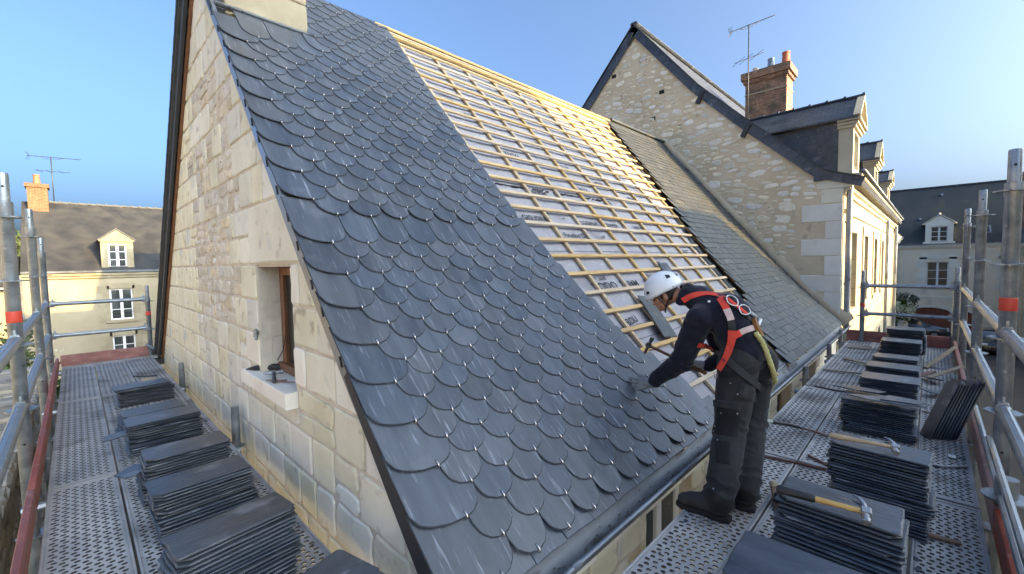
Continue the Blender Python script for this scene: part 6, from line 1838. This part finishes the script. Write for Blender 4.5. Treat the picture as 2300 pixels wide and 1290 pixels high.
# gloved hands
def handb(mb, wr, tip, nrm, spread, curl, thumb_side):
    d = (tip - wr); L = d.length; d.normalize(); n_ = (nrm - d * nrm.dot(d)).normalized(); s_ = d.cross(n_)
    cap_mesh(mb, wr - d * .05, wr + d * .02, .036, .032)
    for k in (-1, -.33, .33, 1): cap_mesh(mb, wr + d * .02 + s_ * k * .016, wr + d * .090 + s_ * k * .034, .022, .019)
    lens = (.062, .078, .082, .072)
    for i, k in enumerate((-1.05, -.36, .33, 1.0)):
        if thumb_side > 0: l = lens[i]
        else: l = lens[3 - i]
        b0 = wr + d * .092 + s_ * k * .035
        d1 = (d + s_ * k * spread - n_ * curl * .4).normalized(); p1 = b0 + d1 * l * .5
        d2 = (d1 - n_ * curl).normalized(); p2 = p1 + d2 * l * .32
        d3 = (d2 - n_ * curl).normalized(); p3 = p2 + d3 * l * .25
        cap_mesh(mb, b0, p1, .0135, .0125); cap_mesh(mb, p1, p2, .0125, .0115); cap_mesh(mb, p2, p3, .0115, .0095)
    b0 = wr + d * .03 + s_ * thumb_side * .030
    p1 = b0 + (d * .7 + s_ * thumb_side * .75).normalized() * .042; p2 = p1 + (d * .95 + s_ * thumb_side * .25 - n_ * curl * .5).normalized() * .038
    cap_mesh(mb, b0, p1, .016, .0135); cap_mesh(mb, p1, p2, .013, .0105)
rn = V(0, -.72, .69)
wl = J['wrL'] + (J['elL'] - J['wrL']).normalized() * -.015
tipL = J['fiL'].copy()
blob('glove', lambda mb: handb(mb, wl, tipL, (rn * .55 - CF * .8).normalized(), .26, .16, 1), m_glove, PB, .0042, 2)
# right hand closed round the hammer handle
hd = (J['hamH'] - J['haR']).normalized()
hA = J['haR'] - hd * .10
def fistb(mb):
    d = hd; wr = J['wrR']; pc = J['haR']
    a = (wr - pc); a = (a - d * a.dot(d)).normalized(); b_ = d.cross(a)
    cap_mesh(mb, wr, pc + a * .040, .036, .03)
    for k in range(4):
        c0 = pc + d * (k - 1.5) * .021; r_ = .024
        prev = c0 + a * .048
        for an in (.0, .7, 1.5, 2.3, 3.1, 3.9):
            p = c0 + (a * math.cos(an) + b_ * math.sin(an)) * (.031)
            if (p - prev).length > .002: cap_mesh(mb, prev, p, .012, .0115)
            prev = p
    cap_mesh(mb, pc + a * .03 + d * .03, pc - b_ * .028 + d * .05, .015, .012); cap_mesh(mb, pc - b_ * .028 + d * .05, pc - a * .012 - b_ * .026 + d * .055, .012, .010)
    cap_mesh(mb, pc + a * .045 - d * .03, pc + a * .045 + d * .03, .021, .021)
blob('glove', fistb, m_glove, PB, .0042, 2)
hammer('roofing hammer with grey iron head held in the roofer\'s right hand', hA, J['hamH'], (V(0, 0, 1) * .9 + LEFT_ * -.1), Z_, None, .14, m_handle_d, m_iron, False, .015)

# webbing on the clothes: paths found on the cloth surface itself
def bvh_of(objs):
    vs = []; fs = []
    for o in objs:
        b0 = len(vs); off = WO[o.name]
        vs += [v.co + off for v in o.data.vertices]; fs += [tuple(i + b0 for i in p.vertices) for p in o.data.polygons]
    return BVHTree.FromPolygons(vs, fs)
bv = bvh_of([hood, trs])
def hit(px, py):
    loc, n_, i, d_ = bv.ray_cast(CAM, ray(px, py).normalized())
    if loc is None:
        loc, n_, i, d_ = bv.find_nearest(dep(px, py, 2.95))
    return loc, n_
def smooth_path(P, n=8):
    out = []
    for i in range(len(P) - 1):
        p0 = P[max(0, i - 1)]; p1 = P[i]; p2 = P[i + 1]; p3 = P[min(len(P) - 1, i + 2)]
        for k in range(n):
            t = k / n
            out.append(tuple(.5 * ((2 * p1[q]) + (-p0[q] + p2[q]) * t + (2 * p0[q] - 5 * p1[q] + 4 * p2[q] - p3[q]) * t * t + (-p0[q] + 3 * p1[q] - 3 * p2[q] + p3[q]) * t ** 3) for q in range(2)))
    out.append(P[-1]); return out
def strap(name, pts, w_, mat, parent=PB, off=.006, th=.003):
    P = [hit(*p) for p in smooth_path(pts)]
    # relax positions so the webbing spans small folds
    pos = [p for p, _ in P]
    for _ in range(3): pos = [pos[0]] + [(pos[i - 1] + pos[i] * 2 + pos[i + 1]) / 4 for i in range(1, len(pos) - 1)] + [pos[-1]]
    nr = [n_ for _, n_ in P]
    for _ in range(4): nr = [nr[0]] + [(nr[i - 1] + nr[i] + nr[i + 1]).normalized() for i in range(1, len(nr) - 1)] + [nr[-1]]
    vs = []
    for i in range(len(pos)):
        t_ = (pos[min(i + 1, len(pos) - 1)] - pos[max(i - 1, 0)]).normalized(); s_ = t_.cross(nr[i]).normalized(); n2 = s_.cross(t_)
        if n2.dot(nr[i]) < 0: n2 = -n2
        for a, h in ((-1, 0), (-1, th), (0, th * 1.3), (1, th), (1, 0)): vs.append(pos[i] + s_ * (a * w_ / 2) + n2 * (off + h))
    fs = [(i * 5 + k, i * 5 + (k + 1) % 5, (i + 1) * 5 + (k + 1) % 5, (i + 1) * 5 + k) for i in range(len(pos) - 1) for k in range(5)]
    mb = MB(); mb.add(vs, fs); return mb.build(name, mat, parent, smooth=True)
strap('harness_strap', [(1533, 676), (1552, 666), (1580, 661), (1606, 663), (1628, 672)], .040, m_red)
strap('harness_strap', [(1618, 672), (1628, 688), (1633, 698)], .044, m_red, off=.007)
strap('harness_strap', [(1632, 696), (1637, 708), (1641, 720)], .044, m_reflect, off=.009)
strap('harness_strap', [(1640, 718), (1645, 738), (1645, 752)], .045, m_webblack, off=.007)
strap('harness_strap', [(1645, 742), (1644, 770), (1634, 802), (1617, 832)], .048, m_red, off=.010)
strap('harness_strap', [(1652, 754), (1668, 744), (1690, 737)], .036, m_reflect, off=.009)
strap('harness_strap', [(1648, 757), (1656, 751), (1662, 748)], .040, m_red, off=.011)
strap('harness_strap', [(1608, 664), (1640, 682), (1672, 706), (1700, 740), (1718, 775)], .040, m_webblack)
strap('harness_strap', [(1566, 774), (1586, 778), (1606, 786)], .034, m_red, off=.009)
strap('harness_strap', [(1600, 783), (1630, 804), (1662, 834), (1692, 860), (1712, 876)], .044, m_webblack, off=.010)
strap('waist_band', [(1606, 838), (1630, 842), (1665, 838), (1700, 828), (1730, 812)], .040, m_pocket, off=.004)
p_, n_ = hit(1612, 842)
mb = MB(); mb.tube([p_ + n_ * .012 + CR * a + CD * b_ for a, b_ in ((-.012, -.012), (.014, -.012), (.006, .026), (-.004, .028))], .0035, 6, closed=True); mb.build('d_ring', m_steel, PB, smooth='all')
mb = MB()
for (cx_, cy_, rx, ry) in ((1643, 680, 13, 8), (1667, 699, 13, 9)):
    ring = []
    for k in range(18):
        an = 2 * math.pi * k / 18; x_ = rx * math.cos(an); y_ = ry * math.sin(an); a45 = .75
        p_, n_ = hit(cx_ + x_ * math.cos(a45) - y_ * math.sin(a45), cy_ + x_ * math.sin(a45) + y_ * math.cos(a45)); ring.append(p_ + n_ * .020)
    mb.tube(ring, .0036, 6, closed=True)
P3 = [hit(*p)[0] + hit(*p)[1] * .02 for p in ((1682, 706), (1700, 722), (1694, 742))]
mb.tube(P3, [.010, .016, .008], 8)
mb.build('dorsal_ring_plate', m_white, PB, smooth='all')
strap('dorsal_label', [(1632, 672), (1652, 690), (1678, 712)], .045, m_pocket, off=.014)
strap('dorsal_label_red', [(1634, 675), (1650, 688), (1674, 708)], .022, m_red, off=.017)
strap('shock_pack', [(1684, 716), (1694, 738), (1704, 760)], .036, m_handle_d, off=.012, th=.02)
def patch(name, quad, mat, off=.008, n=8, parent=PB, m=8):
    g_ = []
    for i in range(n + 1):
        row = []
        for j in range(m + 1):
            u, v = i / n, j / m
            x_ = (1 - u) * ((1 - v) * quad[0][0] + v * quad[1][0]) + u * ((1 - v) * quad[3][0] + v * quad[2][0])
            y_ = (1 - u) * ((1 - v) * quad[0][1] + v * quad[1][1]) + u * ((1 - v) * quad[3][1] + v * quad[2][1])
            p, nn_ = hit(x_, y_); e = off if 0 < i < n and 0 < j < m else off * .1
            row.append(p + nn_ * e)
        g_.append(row)
    mb = MB(); mb.sheet(g_); return mb.build(name, mat, parent, smooth='all')
patch('cargo_pocket', [(1602, 905), (1664, 914), (1656, 984), (1600, 974)], m_pocket, .010)
patch('pocket_flap', [(1598, 896), (1668, 906), (1662, 926), (1600, 914)], m_trouser, .016)
patch('holster_pocket', [(1660, 858), (1694, 868), (1702, 906), (1650, 896)], m_trouser, .012)
patch('knee_pad_pocket', [(1606, 990), (1640, 992), (1640, 1045), (1608, 1040)], m_pocket, .004)
mb = MB()
for (x_, y_) in ((1601, 932), (1608, 931), (1622, 929), (1609, 957), (1606, 971), (1614, 990), (1603, 1101), (1642, 862), (1656, 886), (1700, 861), (1655, 929), (1570, 1139 - 60)):
    p, nn_ = hit(x_, y_); mb.lathe([(.0045, 0), (.004, .002), (.001, .003)], p + nn_ * .012, 8, nn_)
mb.build('rivets', m_steel, PB)
mb = MB(); p, nn_ = hit(1593, 678); s_ = nn_.cross(Z_).normalized(); mb.frame_box(p + nn_ * .004, s_, nn_.cross(s_), nn_, .008, .007, .001); mb.build('chest_logo', m_white, PB)
# rope
def braid(mb, pts, r_, pitch=.03, k=3):
    P = [Vector(p) for p in pts]
    Q = []
    for i in range(len(P) - 1):
        p0 = P[max(0, i - 1)]; p1 = P[i]; p2 = P[i + 1]; p3 = P[min(len(P) - 1, i + 2)]
        n = max(3, int((p2 - p1).length / .008))
        for q in range(n):
            t = q / n; Q.append(.5 * ((2 * p1) + (-p0 + p2) * t + (2 * p0 - 5 * p1 + 4 * p2 - p3) * t * t + (-p0 + 3 * p1 - 3 * p2 + p3) * t ** 3))
    Q.append(P[-1])
    dist = 0
    strands = [[] for _ in range(k)]
    for i, p in enumerate(Q):
        if i: dist += (p - Q[i - 1]).length
        t_ = (Q[min(i + 1, len(Q) - 1)] - Q[max(0, i - 1)]).normalized(); s_ = t_.cross(V(.3, .9, .1)).normalized(); b_ = t_.cross(s_)
        for j in range(k):
            a = dist / pitch * 2 * math.pi + 2 * math.pi * j / k
            strands[j].append(p + (s_ * math.cos(a) + b_ * math.sin(a)) * r_ * .45)
    for s in strands: mb.tube(s, r_ * .62, 6)
t = thing('safety_rope', 'yellow-green safety rope hanging from the harness down to the platform', 'rope', J['pel'])
pts = []
for (x_, y_) in ((1692, 752), (1706, 772), (1718, 800), (1727, 830), (1730, 858)):
    p, nn_ = hit(x_, y_); pts.append(p + nn_ * .022 + (CR * .01 if y_ > 820 else V(0, 0, 0)))
mb = MB(); braid(mb, pts, .017, .035); mb.build('thick_rope', m_rope, t, smooth='all')
e = pts[-1]
mb = MB(); braid(mb, [e, dep(1729, 885, 2.95), dep(1726, 915, 2.98), dep(1722, 946, 3.02)], .010, .03); mb.build('thin_rope', m_rope2, t, smooth='all')
q = dep(1722, 946, 3.02)
mb = MB(); braid(mb, [q - (at(1780, 955, 2, .05) - q).normalized() * .12, q, q + (at(1780, 955, 2, .05) - q) * .15], .014, .03); mb.build('rope_knot', m_rope2, t, smooth='all')
mb = MB(); a = q + (at(1780, 955, 2, .05) - q) * .12; mb.tube([a, at(1765, 953, 2, .10), at(1800, 962, 2, .03)], [.013, .015, .010], 8); mb.build('lanyard_sleeve', m_black, t, smooth='all')
mb = MB(); mb.tube([at(1800, 962, 2, .03), at(1825, 968, 2, .015), at(1858, 979, 2, .012)], .009, 8); mb.build('lanyard_end', m_rust, t, smooth='all')

# ------------------------------------------------------------------ parked cars
def car(label, c, yaw, paint, L=4.1, Wd=1.72, Hh=1.42):
    t = thing('parked_car', label, 'car', (c[0], c[1], GZ), 'cars parked in the street')
    M_ = Matrix.Translation((c[0], c[1], GZ)) @ Matrix.Rotation(yaw, 4, 'Z')
    def add(name, mb, mat, par=t, smooth=False):
        mb.v = [M_ @ v for v in mb.v]; return mb.build(name, mat, par, smooth=smooth)
    st_ = [(-L / 2, .62, .34, .62), (-L / 2 + .12, .74, .24, .80), (-L / 2 + .6, .82, .20, .93), (-L / 2 + 1.15, .86, .18, 1.0), (0, .87, .18, 1.02), (L / 2 - .7, .86, .20, 1.02), (L / 2 - .12, .80, .26, .98), (L / 2, .70, .36, .85)]
    mb = MB(); vs = []; K = 10
    for (x, hw, zb, zt) in st_:
        hw *= Wd / 1.72
        for (a, b_) in ((-.85, 0), (-1, .2), (-1, .55), (-.96, .82), (-.80, 1), (.80, 1), (.96, .82), (1, .55), (1, .2), (.85, 0)): vs.append(V(x, a * hw, zb + (zt - zb) * b_))
    fs = [(i * K + k, i * K + (k + 1) % K, (i + 1) * K + (k + 1) % K, (i + 1) * K + k) for i in range(len(st_) - 1) for k in range(K)] + [tuple(range(K - 1, -1, -1)), tuple((len(st_) - 1) * K + k for k in range(K))]
    mb.add(vs, fs); body = add('body', mb, paint, smooth=True)
    cab = [(-L / 2 + 1.0, .74, .95, .99), (-L / 2 + 1.75, .64, .95, Hh - .05), (0.1, .62, .95, Hh), (L / 2 - 1.0, .61, .95, Hh - .04), (L / 2 - .25, .70, .95, 1.02)]
    mb = MB(); vs = []
    for (x, hw, zb, zt) in cab:
        for (a, z) in ((-1.12, zb), (-1, zt - .04), (-.86, zt), (.86, zt), (1, zt - .04), (1.12, zb)): vs.append(V(x, a * hw, z))
    fs = [(i * 6 + k, i * 6 + k + 1, (i + 1) * 6 + k + 1, (i + 1) * 6 + k) for i in range(len(cab) - 1) for k in range(5)]
    mb.add(vs, fs); add('windows', mb, m_carglass, smooth=True)
    mb = MB(); vs = []
    for (x, hw, zt) in ((-L / 2 + 1.75, .55, Hh - .05 + .012), (.1, .54, Hh + .012), (L / 2 - 1.0, .53, Hh - .03)):
        for a in (-1.05, 0, 1.05): vs.append(V(x, a * hw, zt + (.015 if a == 0 else 0)))
    mb.add(vs, [(i * 3 + k, i * 3 + k + 1, (i + 1) * 3 + k + 1, (i + 1) * 3 + k) for i in range(2) for k in range(2)]); add('roof_panel', mb, paint, smooth='all')
    for sx in (-L / 2 + .78, L / 2 - .78):
        for sy_ in (-1, 1):
            mb = MB(); mb.lathe([(.16, -.09), (.30, -.1), (.315, -.05), (.315, .05), (.30, .1), (.16, .09)], (sx, sy_ * Wd * .44, .315), 18, (0, 1, 0)); w__ = add('wheel', mb, m_sole, smooth=True)
            mb = MB(); mb.lathe([(.19, -.095), (.19, .095)], (sx, sy_ * Wd * .445, .315), 14, (0, 1, 0)); add('rim', mb, m_galv, w__)
    for s in (-1, 1):
        mb = MB(); ell_mesh(mb, V(-L / 2 + .10, s * .58, .68), (.10, .16, .09), None, 10, 6); add('headlight', mb, m_lamp, smooth='all')
        mb = MB(); mb.box((L / 2 - .06, s * .62 - .1, .66), (L / 2 + .005, s * .62 + .1, .86)); add('tail_light', mb, m_red_lamp)
        mb = MB(); ell_mesh(mb, V(-L / 2 + 1.25, s * .98, 1.0), (.08, .10, .06), None, 8, 6); add('mirror', mb, paint, smooth='all')
    mb = MB(); mb.box((-L / 2 - .012, -.35, .38), (-L / 2 + .03, .35, .56)); add('grille', mb, m_black)
    return t
car('dark car parked against the right-hand houses, front towards the scaffold', (40.6, -2.95), 0.06, m_carpaint)
car('grey car parked in front of the brown arched gate, mostly hidden by slate piles', (44.6, .95), R(90), m_carsilver)

# ------------------------------------------------------------------ vegetation
def foliage(c, r, n, size, mat, seed, name, parent, dens=1.0, flat=.0):
    q = random.Random(seed); mb = MB(); c = Vector(c)
    clumps = [(Vector((q.uniform(-1, 1), q.uniform(-1, 1), q.uniform(-1, 1))), q.uniform(.25, .5)) for _ in range(26)]
    clumps = [(a, b_) for a, b_ in clumps if a.length < 1]
    k = 0
    while k < n:
        a, b_ = q.choice(clumps)
        p = a + Vector((q.gauss(0, 1), q.gauss(0, 1), q.gauss(0, 1))) * b_ * .5
        if p.length > 1.12: continue
        P = c + V(p.x * r[0], p.y * r[1], p.z * r[2])
        u = Vector((q.gauss(0, 1), q.gauss(0, 1), q.gauss(0, 1))).normalized(); v = u.cross(Vector((q.gauss(0, 1), q.gauss(0, 1), q.gauss(0, 1)))).normalized()
        s = size * q.uniform(.6, 1.3)
        mb.add([P - u * s, P + v * s * .45, P + u * s, P - v * s * .45], [(0, 1, 2, 3)]); k += 1
    return mb.build(name, mat, parent, kind='stuff')
def tree(name, label, base, hgt, r, n, size, mat, seed, cat='tree', extra=None, group=None):
    t = thing(name, label, cat, base, group)
    q = random.Random(seed); b0 = Vector(base); ct = b0 + V(0, 0, hgt - r[2])
    mb = MB(); mb.tube([b0, b0 + V(.05, .03, hgt * .35), ct], [.10, .08, .04], 8)
    for k in range(7):
        a = q.uniform(0, 6.28); s = b0 + V(0, 0, hgt * q.uniform(.3, .7)); mb.tube([s, s + V(math.cos(a) * r[0] * .4, math.sin(a) * r[1] * .4, hgt * .12), s + V(math.cos(a) * r[0] * .8, math.sin(a) * r[1] * .8, hgt * .25)], [.04, .025, .01], 6)
    mb.build('trunk', m_bark, t)
    foliage(ct, r, n, size, mat, seed, 'crown', t)
    if extra: foliage(ct, (r[0] * 1.02, r[1] * 1.02, r[2] * 1.02), extra[1], extra[2], extra[0], seed + 9, 'blossom', t)
    return t
tree('flowering_tree', 'dark leafy tree with white blossom beyond the left guard rails', (-.95, 15.2, GZ), 4.75, (.95, 1.5, 1.5), 4200, .075, m_leaf, 4, extra=(m_flower, 160, .035))
tree('flowering_tree', 'lower blossoming shrub behind the left end of the platform', (-1.5, 20.5, GZ), 4.6, (1.3, 1.6, 1.6), 3200, .09, m_leaf, 8, extra=(m_flower, 150, .04))
tree('background_tree', 'sunlit tree rising above the low roof at the far left', (-4.3, 60, GZ), 9.9, (2.6, 3, 3.0), 3500, .22, m_leaf2, 15)
tree('garden_shrub', 'green shrub at the foot of the garden wall on the left', (-.75, 12.4, GZ), 3.9, (.5, 1.0, .8), 1800, .07, m_leaf, 16)
# street shrubs near the gate
t = thing('potted_shrub', 'white potted shrub with pale yellow-green flowers on a pillar by the facade', 'potted plant', (40.0, 1.25, GZ))
mb = MB(); mb.box((39.65, 1.0, GZ), (40.35, 1.6, -3.45), bev=.03); mb.build('pillar', m_trim, t)
mb = MB(); mb.lathe([(.24, 0), (.32, .45), (.34, .5), (.30, .5)], (40, 1.3, -3.45), 14); mb.build('pot', m_white, t, smooth=True)
foliage((40, 1.3, -2.45), (.7, .7, .75), 900, .09, m_flower, 31, 'blossom', t); foliage((40, 1.3, -2.4), (.65, .65, .8), 700, .10, m_leaf2, 32, 'crown', t)
tree('olive_shrub', 'loose grey-green shrub beside the brown arched gate', (42.5, 1.3, GZ), 3.5, (.9, .75, .75), 2200, .11, pmat('grey_green_leaf', [(.10, .11, .075), (.17, .18, .13), (.28, .28, .22)], 3, .7, S1, 0, 0, 0), 41, cat='shrub')

# ------------------------------------------------------------------ garden wall on the left below the scaffold
GWT = thing('garden_wall', 'weathered rubble garden wall seen between the left scaffold tubes', 'wall', (-.9, 9.5, GZ))
mb = MB(); mb.box((-1.15, 5.0, GZ), (-.62, 14.0, -.75)); mb.build('wall_core', m_garden, GWT)
q = random.Random(77); k = 0; rest = MB()
z = GZ + .6
ST = []
while z < -.76:
    h = q.uniform(.10, .22); y = 5.0
    while y < 14:
        wd = q.uniform(.18, .5); ST.append((y, z, wd, h)); y += wd + .015
    z += h + .012
ST.sort(key=lambda s: -s[1] * 2 + abs(s[0] - 7) * .3)
for i, (y, z, wd, h) in enumerate(ST):
    P = poly_rect(-wd / 2, wd / 2, -h / 2, h / 2, q, .012, .03); pr = q.uniform(.01, .06)
    if i < 260:
        mb = MB(); mb.prism(P, V(0, 0, 0), V(0, 1, 0), V(0, 0, 1), V(1, 0, 0), .1, 0, .015, .02)
        place('stone', mb.mesh('stone', m_garden), Matrix.Translation((-.62 + pr, y + wd / 2, z + h / 2)), GWT)
    else: rest.prism([(a + y + wd / 2, b_ + z + h / 2) for a, b_ in P], V(-.62 + pr, 0, 0), V(0, 1, 0), V(0, 0, 1), V(1, 0, 0), .1, 0, .015, .02)
if rest.v: rest.build('lower_stones', m_garden, GWT, kind='stuff')
y = 5.0
while y < 14:
    wd = q.uniform(.3, .6); h = q.uniform(.10, .2)
    mb = MB(); P = poly_rect(-wd / 2, wd / 2, -h / 2, h / 2, q, .015, .04); mb.prism(P, V(0, 0, 0), V(0, 1, 0), V(0, 0, 1), V(1, 0, 0), .66, 0, .03, .04)
    place('coping_stone', mb.mesh('coping_stone', m_garden), Matrix.Translation((-.55, y + wd / 2, -.75 + h / 2)) @ Matrix.Rotation(q.uniform(-.05, .05), 4, 'X'), GWT); y += wd + .01
